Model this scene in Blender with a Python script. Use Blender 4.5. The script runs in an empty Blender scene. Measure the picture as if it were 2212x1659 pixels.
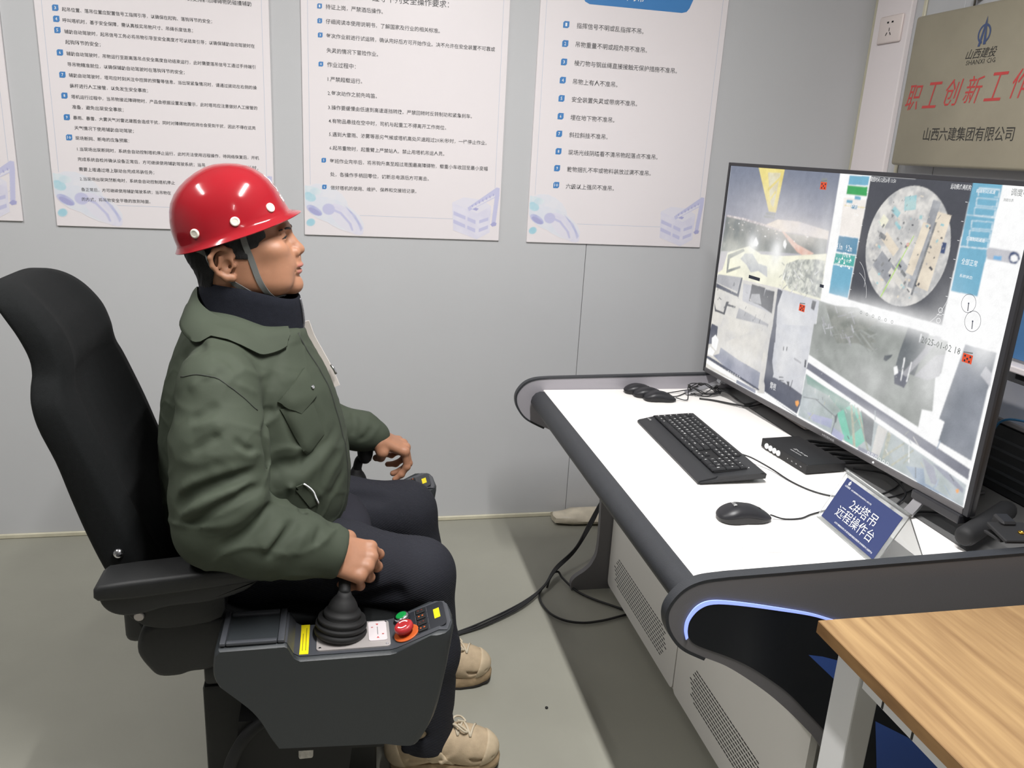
import bpy, bmesh, math, random
import numpy as np
from mathutils import Vector, Matrix
from mathutils.bvhtree import BVHTree
random.seed(4); np.random.seed(4)
C = bpy.context.scene.collection
sc = bpy.context.scene
PI = math.pi

# ---------------------------------------------------------------- camera
cam_d = bpy.data.cameras.new('camera'); cam = bpy.data.objects.new('camera', cam_d); C.objects.link(cam)
cam_d.sensor_fit = 'HORIZONTAL'; cam_d.sensor_width = 36.0; cam_d.lens = 36.0 * 1740.0 / 2212.0
cam_d.clip_start = 0.05
_r = Vector((0.977865, -0.202134, 0.054061)).normalized(); _f = Vector((0.209140, 0.936309, -0.282108)).normalized()
_u = _r.cross(_f).normalized(); _r = _f.cross(_u).normalized()
cam.matrix_world = Matrix(((_r.x, _u.x, -_f.x, 0.0), (_r.y, _u.y, -_f.y, 0.0), (_r.z, _u.z, -_f.z, 1.5), (0, 0, 0, 1)))
sc.camera = cam

# ---------------------------------------------------------------- world, exposure
w = bpy.data.worlds.new('world'); sc.world = w; w.use_nodes = True
w.node_tree.nodes['Background'].inputs[0].default_value = (0.8, 0.86, 1.0, 1)
w.node_tree.nodes['Background'].inputs[1].default_value = 0.01
sc.view_settings.view_transform = 'Standard'; sc.view_settings.look = 'None'
sc.view_settings.gamma = 1.0; sc.view_settings.use_curve_mapping = False
sc.view_settings.exposure = 0.0
LAMP = [  # ceiling battens: centre x, y, length, along ('x' or 'y'), watts
    (0.44, 1.00, 1.2, 'y', 78), (-1.40, 1.45, 1.2, 'y', 32), (0.3, -2.0, 1.2, 'y', 8)]  # the last one is an unseen batten, added as fill light
CEIL = 2.75
def lamp_light(x, y, ln, ax, watts):
    l = bpy.data.lights.new('batten_light', 'AREA'); l.shape = 'RECTANGLE'; l.size = ln; l.size_y = 0.05
    l.energy = watts; l.color = (1.0, 0.985, 0.97)
    o = bpy.data.objects.new('batten_light', l); C.objects.link(o); o.location = (x, y, CEIL - 0.075)
    o.rotation_euler = (0, 0, PI / 2 if ax == 'y' else 0)
for _l in LAMP: lamp_light(*_l)

# ---------------------------------------------------------------- helpers
def S(c):
    def f(u):
        u /= 255.0
        return u / 12.92 if u <= 0.04045 else ((u + 0.055) / 1.055) ** 2.4
    return (f(c[0]), f(c[1]), f(c[2]), 1.0)
MATS = {}
def mat(name, col, rough=0.5, metal=0.0, var=0.0, vscale=8.0, bump=0.0, bscale=200.0, spec=0.5, emit=0.0, trans=0.0, coat=0.0, col2=None, stretch=None, detail=3.0):
    if name in MATS: return MATS[name]
    m = bpy.data.materials.new(name); m.use_nodes = True; MATS[name] = m
    nt = m.node_tree; b = nt.nodes['Principled BSDF']
    b.inputs['Base Color'].default_value = S(col); b.inputs['Roughness'].default_value = rough
    b.inputs['Metallic'].default_value = metal; b.inputs['Specular IOR Level'].default_value = spec
    b.inputs['Transmission Weight'].default_value = trans; b.inputs['Coat Weight'].default_value = coat
    if emit:
        b.inputs['Emission Color'].default_value = S(col); b.inputs['Emission Strength'].default_value = emit
    tc = nt.nodes.new('ShaderNodeTexCoord'); src = tc.outputs['Object']
    if stretch:
        mp = nt.nodes.new('ShaderNodeMapping'); mp.inputs['Scale'].default_value = stretch
        nt.links.new(src, mp.inputs[0]); src = mp.outputs[0]
    if var or col2:
        n = nt.nodes.new('ShaderNodeTexNoise'); n.inputs['Scale'].default_value = vscale; n.inputs['Detail'].default_value = detail
        nt.links.new(src, n.inputs['Vector'])
        rp = nt.nodes.new('ShaderNodeValToRGB'); rp.color_ramp.elements[0].position = 0.3; rp.color_ramp.elements[1].position = 0.7
        c = S(col); c2 = S(col2) if col2 else tuple(min(1, v * (1 + var)) for v in c[:3]) + (1,)
        c1 = c if col2 else tuple(v * (1 - var) for v in c[:3]) + (1,)
        rp.color_ramp.elements[0].color = c1; rp.color_ramp.elements[1].color = c2
        nt.links.new(n.outputs['Fac'], rp.inputs[0]); nt.links.new(rp.outputs[0], b.inputs['Base Color'])
        if emit: nt.links.new(rp.outputs[0], b.inputs['Emission Color'])
    if bump:
        n2 = nt.nodes.new('ShaderNodeTexNoise'); n2.inputs['Scale'].default_value = bscale; n2.inputs['Detail'].default_value = 2.0
        nt.links.new(src, n2.inputs['Vector'])
        bp = nt.nodes.new('ShaderNodeBump'); bp.inputs['Strength'].default_value = bump; bp.inputs['Distance'].default_value = 0.002
        nt.links.new(n2.outputs['Fac'], bp.inputs['Height']); nt.links.new(bp.outputs[0], b.inputs['Normal'])
    return m
def tag(o, label=None, cat=None, group=None, kind=None):
    if label: o['label'] = label
    if cat: o['category'] = cat
    if group: o['group'] = group
    if kind: o['kind'] = kind
    return o
def thing(name, loc, label, cat, group=None, rz=0.0):
    o = bpy.data.objects.new(name, None); C.objects.link(o); o.location = loc; o.rotation_euler = (0, 0, rz)
    o.empty_display_size = 0.05
    return tag(o, label, cat, group)
def wpos(o):
    v = Vector((0, 0, 0))
    while o is not None:
        v += Vector(o.location); o = o.parent
    return v
def obj(name, bm, m, parent=None, world=True, smooth=None, free=True):
    """link a bmesh as one object; with world=True its vertices are world coordinates moved under the parent's origin"""
    me = bpy.data.meshes.new(name)
    if isinstance(bm, bmesh.types.BMesh):
        bmesh.ops.recalc_face_normals(bm, faces=bm.faces[:])
        bm.to_mesh(me)
        if free: bm.free()
    else:
        me.from_pydata(*bm)
    if not isinstance(m, (list, tuple)): m = [m]
    for x in m: me.materials.append(x)
    o = bpy.data.objects.new(name, me); C.objects.link(o)
    if parent is not None:
        o.parent = parent
        if world: me.transform(Matrix.Translation(-wpos(parent)))
    if smooth is not None: shade(me, smooth)
    return o
def shade(me, ang=40):
    for p in me.polygons: p.use_smooth = True
    if ang < 180:
        me.set_sharp_from_angle(angle=math.radians(ang))
def origin(o, p):
    """top-level mesh: move its origin to p, geometry stays"""
    o.data.transform(Matrix.Translation(-Vector(p))); o.location = p; return o
def box(bm, x0, x1, y0, y1, z0, z1, bev=0.0, seg=2, mi=0, M=None):
    r = bmesh.ops.create_cube(bm, size=1.0)
    vs = r['verts']
    for v in vs:
        v.co = Vector(((x0 + x1) / 2 + v.co.x * (x1 - x0), (y0 + y1) / 2 + v.co.y * (y1 - y0), (z0 + z1) / 2 + v.co.z * (z1 - z0)))
    fs = set(f for v in vs for f in v.link_faces)
    if bev > 0:
        es = list(set(e for v in vs for e in v.link_edges))
        g = bmesh.ops.bevel(bm, geom=es, offset=bev, segments=seg, affect='EDGES', profile=0.5)
        vs = list(set(v for f in g['faces'] for v in f.verts) | set(v for v in vs if v.is_valid))
        fs = set(f for v in vs for f in v.link_faces)
    for f in fs: f.material_index = mi
    if M is not None: bmesh.ops.transform(bm, matrix=M, verts=vs)
    return vs
def prism(bm, pts, d, a, b, mi=0):
    """polygon pts (2-D) extruded along axis d from a to b.  d='x': pts=(y,z); 'y': (x,z); 'z': (x,y)"""
    def P(p, t):
        return {'x': (t, p[0], p[1]), 'y': (p[0], t, p[1]), 'z': (p[0], p[1], t)}[d]
    A = [bm.verts.new(P(p, a)) for p in pts]; B = [bm.verts.new(P(p, b)) for p in pts]
    n = len(pts); fs = [bm.faces.new(A), bm.faces.new(B[::-1])]
    for i in range(n): fs.append(bm.faces.new((A[i], B[i], B[(i + 1) % n], A[(i + 1) % n])))
    for f in fs: f.material_index = mi
    return A + B
def rrect(x0, x1, y0, y1, r, n=5):
    o = []
    for cx, cy, a in ((x1 - r, y1 - r, 0), (x0 + r, y1 - r, 90), (x0 + r, y0 + r, 180), (x1 - r, y0 + r, 270)):
        for i in range(n + 1):
            t = math.radians(a + 90 * i / n); o.append((cx + r * math.cos(t), cy + r * math.sin(t)))
    return o
def soft(bm, pts, y0, y1, r, mi=0):
    """prism along y (points x,z) with rounded rims; a polygon inset replaces a bevel"""
    n = len(pts); A = sum(pts[i][0] * pts[(i + 1) % n][1] - pts[(i + 1) % n][0] * pts[i][1] for i in range(n)); sg = 1 if A > 0 else -1
    N = []
    for i in range(n):
        a, b, c = Vector(pts[i - 1]), Vector(pts[i]), Vector(pts[(i + 1) % n]); e = ((b - a).normalized() + (c - b).normalized())
        e = e.normalized() if e.length > 1e-6 else (c - b).normalized(); N.append((-e.y * sg, e.x * sg))
    if y0 > y1: y0, y1 = y1, y0
    R = []
    for y, d in ((y0, r), (y0 + .13 * r, .5 * r), (y0 + .5 * r, .13 * r), (y0 + r, 0), (y1 - r, 0), (y1 - .5 * r, .13 * r), (y1 - .13 * r, .5 * r), (y1, r)):
        R.append([(p[0] + q[0] * d, y, p[1] + q[1] * d) for p, q in zip(pts, N)])
    loft(bm, R, mi=mi)
def inpoly(X, Y, q):
    ins = np.zeros(X.shape, bool); n = len(q) // 2
    for i in range(n):
        x1, y1, x2, y2 = q[2 * i], q[2 * i + 1], q[(2 * i + 2) % (2 * n)], q[(2 * i + 3) % (2 * n)]
        if y1 == y2: continue
        ins ^= ((y1 > Y) != (y2 > Y)) & (X < (x2 - x1) * (Y - y1) / (y2 - y1) + x1)
    return ins
def vnoise(X, Y, s, rng):
    o = np.zeros(X.shape)
    for k, a in ((1, .55), (2.1, .3), (4.3, .15)):
        L = rng.rand(64, 64); u, v = X * s * k, Y * s * k; i, j = np.floor(u).astype(int), np.floor(v).astype(int); fu, fv = u - i, v - j; fu = fu * fu * (3 - 2 * fu); fv = fv * fv * (3 - 2 * fv)
        g = lambda a_, b_: L[a_ % 64, b_ % 64]
        o += a * ((g(i, j) * (1 - fu) + g(i + 1, j) * fu) * (1 - fv) + (g(i, j + 1) * (1 - fu) + g(i + 1, j + 1) * fu) * fv)
    return o
def blur2(a, n):
    for _ in range(n):
        p = np.pad(a, ((1, 1), (1, 1)) + ((0, 0),) * (a.ndim - 2), 'edge')
        a = (p[:-2, 1:-1] + p[2:, 1:-1] + p[1:-1, :-2] + p[1:-1, 2:] + 2 * p[1:-1, 1:-1]) / 6
    return a
def picture(name, layers, cols, dom, step, O, X, Y, parent, m, bg, grain=0.0, keep=False, seed=1, haze=0.0):
    """a printed or displayed picture as a fine grid with per-vertex colours; layers: list of (polygon list, blur steps)"""
    x0, y0, x1, y1 = dom; nx, ny = int(round((x1 - x0) / step)) + 1, int(round((y1 - y0) / step)) + 1
    mx, my, st2 = nx * 2, ny * 2, step / 2; HX, HY = np.meshgrid(x0 - step / 4 + st2 * np.arange(mx), y0 - step / 4 + st2 * np.arange(my), indexing='ij'); rng = np.random.RandomState(seed)
    img = np.tile(np.array(S(bg)[:3]), (mx, my, 1)); cov = np.zeros((mx, my))
    for polys, nb in layers:
        for p in polys:
            q = p[1:]
            if p[0] == '~':   # soft light bloom in the displayed picture
                g = q[4] * np.exp(-((HX - q[0]) / q[2]) ** 2 - ((HY - q[1]) / q[3]) ** 2); img = img + (np.array(q[5:8] or (1, 1, 1)) - img) * np.clip(g, 0, 1)[..., None]; continue
            xs, ys = q[0::2], q[1::2]
            i0, i1 = np.clip([int((min(xs) - x0) / st2) - 1, int((max(xs) - x0) / st2) + 3], 0, mx); j0, j1 = np.clip([int((min(ys) - y0) / st2) - 1, int((max(ys) - y0) / st2) + 3], 0, my)
            if i1 <= i0 or j1 <= j0: continue
            sx, sy = HX[i0:i1, j0:j1], HY[i0:i1, j0:j1]; mk = inpoly(sx, sy, q); c, c2, sc_ = cols[p[0]]; c = np.array(S(c)[:3])
            if c2 is not None and sc_ < 0: t = np.clip((max(ys) - sy) / (max(ys) - min(ys)), 0, 1)[..., None] ** 1.5; c = c * (1 - t) + np.array(S(c2)[:3]) * t
            elif c2 is not None: t = np.clip((vnoise(sx, sy, sc_, rng) - .28) / .44, 0, 1)[..., None]; c = c * (1 - t) + np.array(S(c2)[:3]) * t
            img[i0:i1, j0:j1] = np.where(mk[..., None], c, img[i0:i1, j0:j1]); cov[i0:i1, j0:j1][mk] = 1
        img = blur2(img, nb); cov = blur2(cov, nb)
    img = img.reshape(nx, 2, ny, 2, 3).mean((1, 3)); cov = cov.reshape(nx, 2, ny, 2).mean((1, 3)); GX, GY = np.meshgrid(np.linspace(x0, x1, nx), np.linspace(y0, y1, ny), indexing='ij')
    if haze: img = img * (1 - haze) + haze
    if grain: img = np.clip(img * (1 + grain * (rng.rand(nx, ny, 1) - .5) + grain * 2.5 * (vnoise(GX, GY, 60, rng)[..., None] - .5)), 0, 1)
    X, Y, O = np.array(X, float), np.array(Y, float), np.array(O, float) - (np.array(wpos(parent)) if parent is not None else 0)
    V = (O + GX[..., None] * X + GY[..., None] * Y).reshape(-1, 3); I = np.arange(nx * ny).reshape(nx, ny)
    F = np.stack([I[:-1, :-1], I[1:, :-1], I[1:, 1:], I[:-1, 1:]], -1).reshape(-1, 4)
    if keep: F = F[(cov[:-1, :-1] > .03).reshape(-1)]
    me = bpy.data.meshes.new(name); me.vertices.add(len(V)); me.vertices.foreach_set('co', V.astype(np.float32).ravel()); me.loops.add(F.size); me.loops.foreach_set('vertex_index', F.astype(np.int32).ravel())
    me.polygons.add(len(F)); me.polygons.foreach_set('loop_start', np.arange(0, F.size, 4, dtype=np.int32)); me.polygons.foreach_set('loop_total', np.full(len(F), 4, np.int32)); me.update(calc_edges=True)
    ca = me.color_attributes.new('print', 'FLOAT_COLOR', 'POINT'); ca.data.foreach_set('color', np.concatenate([img.reshape(-1, 3), np.ones((nx * ny, 1))], 1).astype(np.float32).ravel())
    me.materials.append(m); o = bpy.data.objects.new(name, me); C.objects.link(o); o.parent = parent
    return o
def pic_mat(name, emit=0.0, rough=0.5):
    m = mat(name, (200, 200, 200), rough, spec=0.0 if emit else 0.4); nt = m.node_tree; b = nt.nodes['Principled BSDF']; a = nt.nodes.new('ShaderNodeVertexColor'); a.layer_name = 'print'
    if emit: b.inputs['Base Color'].default_value = (0, 0, 0, 1); nt.links.new(a.outputs[0], b.inputs['Emission Color']); b.inputs['Emission Strength'].default_value = emit
    else: nt.links.new(a.outputs[0], b.inputs['Base Color'])
    return m
def cr(pts, n=8, closed=False):
    """Catmull-Rom through points (any dimension)"""
    P = [np.array(p, float) for p in pts]; o = []
    m = len(P) if closed else len(P) - 1
    for i in range(m):
        p1, p2 = P[i], P[(i + 1) % len(P)]
        p0 = P[i - 1] if (closed or i > 0) else 2 * p1 - p2
        p3 = P[(i + 2) % len(P)] if (closed or i + 2 < len(P)) else 2 * p2 - p1
        for k in range(n):
            t = k / n
            o.append(tuple(0.5 * (2 * p1 + (p2 - p0) * t + (2 * p0 - 5 * p1 + 4 * p2 - p3) * t * t + (3 * p1 - p0 - 3 * p2 + p3) * t ** 3)))
    if not closed: o.append(tuple(P[-1]))
    return o
def tube(bm, pts, rad, seg=8, caps=True, mi=0):
    n = len(pts); P = [Vector(p) for p in pts]
    R = rad if isinstance(rad, (list, tuple)) else [rad] * n
    T = [(P[min(i + 1, n - 1)] - P[max(i - 1, 0)]).normalized() for i in range(n)]
    up = Vector((0, 0, 1)) if abs(T[0].z) < 0.9 else Vector((1, 0, 0))
    a = T[0].cross(up).normalized(); rings = []
    for i in range(n):
        a = (a - T[i] * a.dot(T[i])).normalized(); b = T[i].cross(a)
        rings.append([bm.verts.new(P[i] + (a * math.cos(2 * PI * k / seg) + b * math.sin(2 * PI * k / seg)) * R[i]) for k in range(seg)])
    for i in range(n - 1):
        for k in range(seg):
            f = bm.faces.new((rings[i][k], rings[i][(k + 1) % seg], rings[i + 1][(k + 1) % seg], rings[i + 1][k])); f.material_index = mi; f.smooth = True
    if caps:
        bm.faces.new(rings[0][::-1]).material_index = mi; bm.faces.new(rings[-1]).material_index = mi
def ribbon(bm, pts, nrm, wd, th, mi=0):
    """flat strap along pts; nrm = normals"""
    n = len(pts); P = [Vector(p) for p in pts]; rings = []
    for i in range(n):
        t = (P[min(i + 1, n - 1)] - P[max(i - 1, 0)]).normalized(); N = Vector(nrm[i]) if isinstance(nrm, list) else Vector(nrm)
        N = (N - t * N.dot(t)).normalized(); s = t.cross(N)
        rings.append([bm.verts.new(P[i] + s * a * wd / 2 + N * b * th / 2) for a, b in ((-1, -1), (1, -1), (1, 1), (-1, 1))])
    for i in range(n - 1):
        for k in range(4):
            bm.faces.new((rings[i][k], rings[i][(k + 1) % 4], rings[i + 1][(k + 1) % 4], rings[i + 1][k])).material_index = mi
    bm.faces.new(rings[0][::-1]); bm.faces.new(rings[-1])
def lathe(bm, prof, M=None, seg=24, mi=0):
    """prof: (r, h) pairs about local Z"""
    rings = []
    for r, h in prof:
        rings.append([bm.verts.new((r * math.cos(2 * PI * k / seg), r * math.sin(2 * PI * k / seg), h)) for k in range(seg)])
    for i in range(len(prof) - 1):
        for k in range(seg):
            f = bm.faces.new((rings[i][k], rings[i][(k + 1) % seg], rings[i + 1][(k + 1) % seg], rings[i + 1][k])); f.material_index = mi; f.smooth = True
    bm.faces.new(rings[0][::-1]).material_index = mi; bm.faces.new(rings[-1]).material_index = mi
    vs = [v for r in rings for v in r]
    if M is not None: bmesh.ops.transform(bm, matrix=M, verts=vs)
    return vs
def frame(o, x, y):
    """4x4 with local X=x, Y=y (orthonormalised), origin o"""
    x = Vector(x).normalized(); z = x.cross(Vector(y)).normalized(); y = z.cross(x)
    return Matrix(((x.x, y.x, z.x, o[0]), (x.y, y.y, z.y, o[1]), (x.z, y.z, z.z, o[2]), (0, 0, 0, 1)))
def loft(bm, rings, cap=True, closed_u=True, mi=0):
    V = [[bm.verts.new(p) for p in r] for r in rings]; n = len(V[0])
    for i in range(len(V) - 1):
        for k in range(n if closed_u else n - 1):
            f = bm.faces.new((V[i][k], V[i][(k + 1) % n], V[i + 1][(k + 1) % n], V[i + 1][k])); f.material_index = mi
    if cap and closed_u:
        bm.faces.new(V[0][::-1]).material_index = mi; bm.faces.new(V[-1]).material_index = mi
    return V
_tc = bpy.data.curves.new('lettering', 'FONT'); _to = bpy.data.objects.new('lettering', _tc)
def text_mesh(body, ru=1, bold=0.0, extrude=0.0):
    """verts (x,y,z) ndarray + faces of a lettering mesh, from Blender's own font"""
    if _to.name not in C.objects: C.objects.link(_to)
    _tc.body = body; _tc.resolution_u = ru; _tc.size = 1.0; _tc.offset = bold; _tc.extrude = extrude
    dg = bpy.context.evaluated_depsgraph_get(); dg.update()
    me = bpy.data.meshes.new_from_object(_to.evaluated_get(dg))
    v = np.array([x.co[:] for x in me.vertices]) if len(me.vertices) else np.zeros((0, 3))
    f = [tuple(p.vertices) for p in me.polygons]
    bpy.data.meshes.remove(me); return v, f
def text(name, body, o, xd, yd, width, m, parent, height=None, align='l', bold=0.0, world=True, ru=1, shear=0.0):
    """lettering whose left (or centre) middle sits at o, running along xd with up yd; width in metres"""
    v, f = text_mesh(body, ru, bold)
    if not len(v): return None
    x0, x1 = v[:, 0].min(), v[:, 0].max(); y0, y1 = v[:, 1].min(), v[:, 1].max()
    s = width / (x1 - x0); sy = (height / (y1 - y0)) if height else s
    ym = (y0 + y1) / 2 if height else 0.36
    xa = (x0 + x1) / 2 if align == 'c' else x0
    X = Vector(xd).normalized(); Y = Vector(yd).normalized(); O = Vector(o)
    vv = [tuple(O + X * ((a - xa) * s + (b - ym) * sy * shear) + Y * ((b - ym) * sy)) for a, b, _ in v]
    return obj(name, (vv, [], f), m, parent, world)
def flat(name, polys, o, xd, yd, nd, mats, parent, step=0.0002, z0=0.0, world=True):
    """flat printed shapes: polys = (material key, x,y,x,y..); each later one lies a hair further out along nd"""
    X, Y, N, O = Vector(xd), Vector(yd), Vector(nd), Vector(o)
    v, f, mi, keys = [], [], [], []
    for k, p in enumerate(polys):
        if p[0] not in keys: keys.append(p[0])
        q = p[1:]; i0 = len(v)
        for j in range(0, len(q), 2): v.append(tuple(O + X * q[j] + Y * q[j + 1] + N * (z0 + step * k)))
        f.append(tuple(range(i0, len(v)))); mi.append(keys.index(p[0]))
    ob = obj(name, (v, [], f), [mats[k] for k in keys], parent, world)
    ob.data.polygons.foreach_set('material_index', mi)
    return ob
# ================================================================ ROOM
WX0, WX1, WY0, WY1 = -4.2, 2.03, -4.6, 3.03
m_floor = mat('painted concrete floor', (150, 149, 138), 0.55, var=0.10, vscale=1.6, bump=0.15, bscale=60, detail=6)
m_wall = mat('pale grey steel panel', (192, 193, 195), 0.5, var=0.02, vscale=1.2, bump=0.05, bscale=300)
m_seam = mat('panel joint shadow gap', (110, 110, 112), 0.8)
m_cream = mat('cream joint sealant', (205, 200, 178), 0.6, var=0.06, vscale=30)
m_col = mat('white painted column', (240, 232, 233), 0.45)
m_ceil = mat('white ceiling panel', (225, 225, 222), 0.7)
bm = bmesh.new(); box(bm, WX0, WX1, WY0, WY1, -0.1, 0.0); o = obj('floor', bm, m_floor); tag(o, kind='structure')
bm = bmesh.new(); box(bm, WX0, WX1, WY0, WY1, CEIL, CEIL + 0.1); o = obj('ceiling', bm, m_ceil); tag(o, kind='structure')
bm = bmesh.new(); box(bm, WX0 - 0.15, WX1 + 0.15, WY1 + 0.02, WY1 + 0.12, -0.1, CEIL + 0.1); wb = obj('wall_back', bm, m_seam); tag(wb, kind='structure')
edges = [WX0, -2.40, -1.25, 0.942, WX1]
for a, b in zip(edges[:-1], edges[1:]):
    bm = bmesh.new(); box(bm, a + 0.001, b - 0.001, WY1, WY1 + 0.02, 0, CEIL, 0.0012, 1); obj('wall_panel', bm, m_wall, wb)
bm = bmesh.new(); box(bm, WX1 + 0.02, WX1 + 0.12, WY0, WY1, -0.1, CEIL + 0.1); wr = obj('wall_right', bm, m_seam); tag(wr, kind='structure')
for a, b in ((WY0, -3.2), (-3.2, -2.05), (-2.05, -0.9), (-0.9, 0.25), (0.25, 1.4), (1.4, 2.55), (2.55, WY1)):
    bm = bmesh.new(); box(bm, WX1, WX1 + 0.02, a + 0.001, b - 0.001, 0, CEIL, 0.0012, 1); obj('wall_panel', bm, m_wall, wr)
bm = bmesh.new(); box(bm, WX0 - 0.1, WX0, WY0, WY1, -0.1, CEIL + 0.1); o = obj('wall_left', bm, m_wall); tag(o, kind='structure')
bm = bmesh.new(); box(bm, WX0, WX1, WY0 - 0.1, WY0, -0.1, CEIL + 0.1); o = obj('wall_front', bm, m_wall); tag(o, kind='structure')
bm = bmesh.new(); box(bm, WX0, WX1, WY1 - 0.010, WY1, 0, 0.018, 0.003, 1); o = obj('baseboard_back', bm, m_cream); tag(o, kind='structure')
# corner: cream sealant strip, boxed white column, second sealant strip
bm = bmesh.new(); box(bm, WX1 - 0.012, WX1, WY1 - 0.028, WY1, 0, CEIL, 0.004, 1); o = obj('trim_1', bm, m_cream); tag(o, kind='structure')
bm = bmesh.new(); box(bm, WX1 - 0.022, WX1, 2.795, WY1 - 0.030, 0, CEIL, 0.004, 2); o = obj('trim_2', bm, m_col); tag(o, kind='structure')
bm = bmesh.new(); box(bm, WX1 - 0.008, WX1, 2.735, 2.752, 0, CEIL, 0.003, 1); o = obj('trim_3', bm, m_cream); tag(o, kind='structure')
# ceiling battens (above the frame)
m_bat = mat('batten housing', (235, 235, 235), 0.4); m_lit = mat('lit diffuser', (255, 252, 246), 0.5, emit=3.0)
for i, (x, y, ln, ax, wt) in enumerate(LAMP):
    lb = ('slim white ceiling batten above the operator and the desk edge', 'slim white ceiling batten near the left wall', 'slim white ceiling batten added behind the camera as fill light')[i]
    t = thing('ceiling_batten', (x, y, CEIL), lb, 'lamp', 'ceiling battens')
    bm = bmesh.new(); box(bm, x - 0.035, x + 0.035, y - ln / 2, y + ln / 2, CEIL - 0.045, CEIL, 0.004, 1); obj('housing', bm, m_bat, t)
    bm = bmesh.new(); box(bm, x - 0.025, x + 0.025, y - ln / 2 + 0.02, y + ln / 2 - 0.02, CEIL - 0.07, CEIL - 0.045, 0.008, 2); obj('diffuser', bm, m_lit, t)
# five-hole wall socket on the column
m_sock = mat('white socket plastic', (236, 224, 220), 0.35); m_black = mat('black recess', (22, 22, 24), 0.7)
SX = WX1 - 0.022
t = thing('wall_socket', (SX, 2.890, 1.995), 'square white five-hole power socket on the white corner column', 'socket')
bm = bmesh.new(); box(bm, SX - 0.009, SX, 2.822, 2.955, 1.945, 2.040, 0.006, 3); obj('plate', bm, m_sock, t, smooth=40)
bm = bmesh.new()
for y, z, dy, dz, an in ((2.902, 2.017, 0.010, 0.006, 0), (2.876, 2.017, 0.010, 0.006, 0), (2.889, 1.992, 0.003, 0.012, 0), (2.902, 1.977, 0.0035, 0.012, 35), (2.880, 1.977, 0.0035, 0.012, -35)):
    M = Matrix.Translation((SX - 0.0085, y, z)) @ Matrix.Rotation(math.radians(an), 4, 'X')
    box(bm, -0.0012, 0.0012, -dy / 2, dy / 2, -dz / 2, dz / 2, 0, M=M)
tag(obj('socket_holes', bm, m_black, t), 'dark pin holes')
# brass-coloured plaque on the right wall
m_brass = mat('dull brass plate', (158, 151, 132), 0.42, metal=0.2, var=0.06, vscale=6, bump=0.08, bscale=400)
m_bedge = mat('worn plate edge', (176, 172, 160), 0.4, metal=0.4)
m_red = mat('red paint lettering', (190, 68, 66), 0.5); m_ink = mat('black paint lettering', (52, 50, 46), 0.5); m_blue = mat('blue paint emblem', (66, 82, 120), 0.5)
PX = 1.95
t = thing('wall_plaque', (1.99, 2.34, 1.76), 'dull brass plaque with red lettering hung on the right wall above the monitor', 'plaque')
bm = bmesh.new(); box(bm, PX, PX + 0.045, 2.0, 2.678, 1.512, 2.004, 0.010, 3); obj('plate', bm, m_brass, t, smooth=40)
bm = bmesh.new(); box(bm, PX + 0.045, WX1, 2.06, 2.62, 1.56, 1.95); obj('mounting_block', bm, m_bedge, t)
for y in (2.481, 2.20):
    bm = bmesh.new(); lathe(bm, [(0.005, 0), (0.005, 0.055), (0.009, 0.058), (0.009, 0.066), (0.004, 0.07)], Matrix.Translation((PX + 0.06, y, 2.0)) @ Matrix.Rotation(0, 4, 'X'), 12); obj('pin', bm, mat('chrome', (215, 215, 220), 0.2, metal=1.0), t)
    bm = bmesh.new(); box(bm, PX + 0.05, WX1, y - 0.012, y + 0.012, 2.035, 2.05); obj('hook', bm, m_bedge, t)
TX, TY = (0, -1, 0), (0, 0, 1)
PZ = PX - 0.0006
for i, ch in enumerate('职工创新工作室'):
    y = 2.615 - i * 0.0925
    text('letter', ch, (PZ, y, 1.738 + 0.004 * i), TX, TY, 0.066, m_red, t, height=0.082, align='c', shear=0.22)
text('letter_line', '山西六建集团有限公司', (PZ, 2.529, 1.617), TX, TY, 0.392, m_ink, t, height=0.043, bold=0.004)
text('letter_line', 'SHANXI CIG', (PZ, 2.394, 1.832), TX, TY, 0.122, m_ink, t, height=0.014)
text('letter_line', '山西建投', (PZ, 2.398, 1.857), TX, TY, 0.124, m_ink, t, height=0.030, bold=0.004, shear=0.3)
# emblem: a leaning open ring with a split spire through it
em = []
def ring_poly(a0, a1, r0, r1, cx, cz, sx=1.0, n=18):
    P = [(cx + sx * r1 * math.cos(math.radians(a0 + (a1 - a0) * i / n)), cz + r1 * math.sin(math.radians(a0 + (a1 - a0) * i / n))) for i in range(n + 1)]
    Q = [(cx + sx * r0 * math.cos(math.radians(a0 + (a1 - a0) * i / n)), cz + r0 * math.sin(math.radians(a0 + (a1 - a0) * i / n))) for i in range(n + 1)]
    return P, Q
def emblem(s):
    L = []
    for a0, a1 in ((100, 262), (-82, 80)):
        P, Q = ring_poly(a0, a1, 0.78 * s, 1.0 * s, 0, 0, 0.92)
        for i in range(len(P) - 1): L.append(('b',) + P[i] + P[i + 1] + Q[i + 1] + Q[i])
    L.append(('b', -0.62 * s, -1.25 * s, -0.30 * s, -1.25 * s, 0.02 * s, 0.5 * s, 0.02 * s, 1.75 * s))
    L.append(('b', 0.06 * s, 1.75 * s, 0.06 * s, -0.2 * s, 0.12 * s, -1.1 * s, 0.5 * s, -1.1 * s))
    return L
flat('emblem', emblem(0.029), (PZ, 2.340, 1.913), TX, TY, (-1, 0, 0), {'b': m_blue}, t, step=0.00002)
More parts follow.
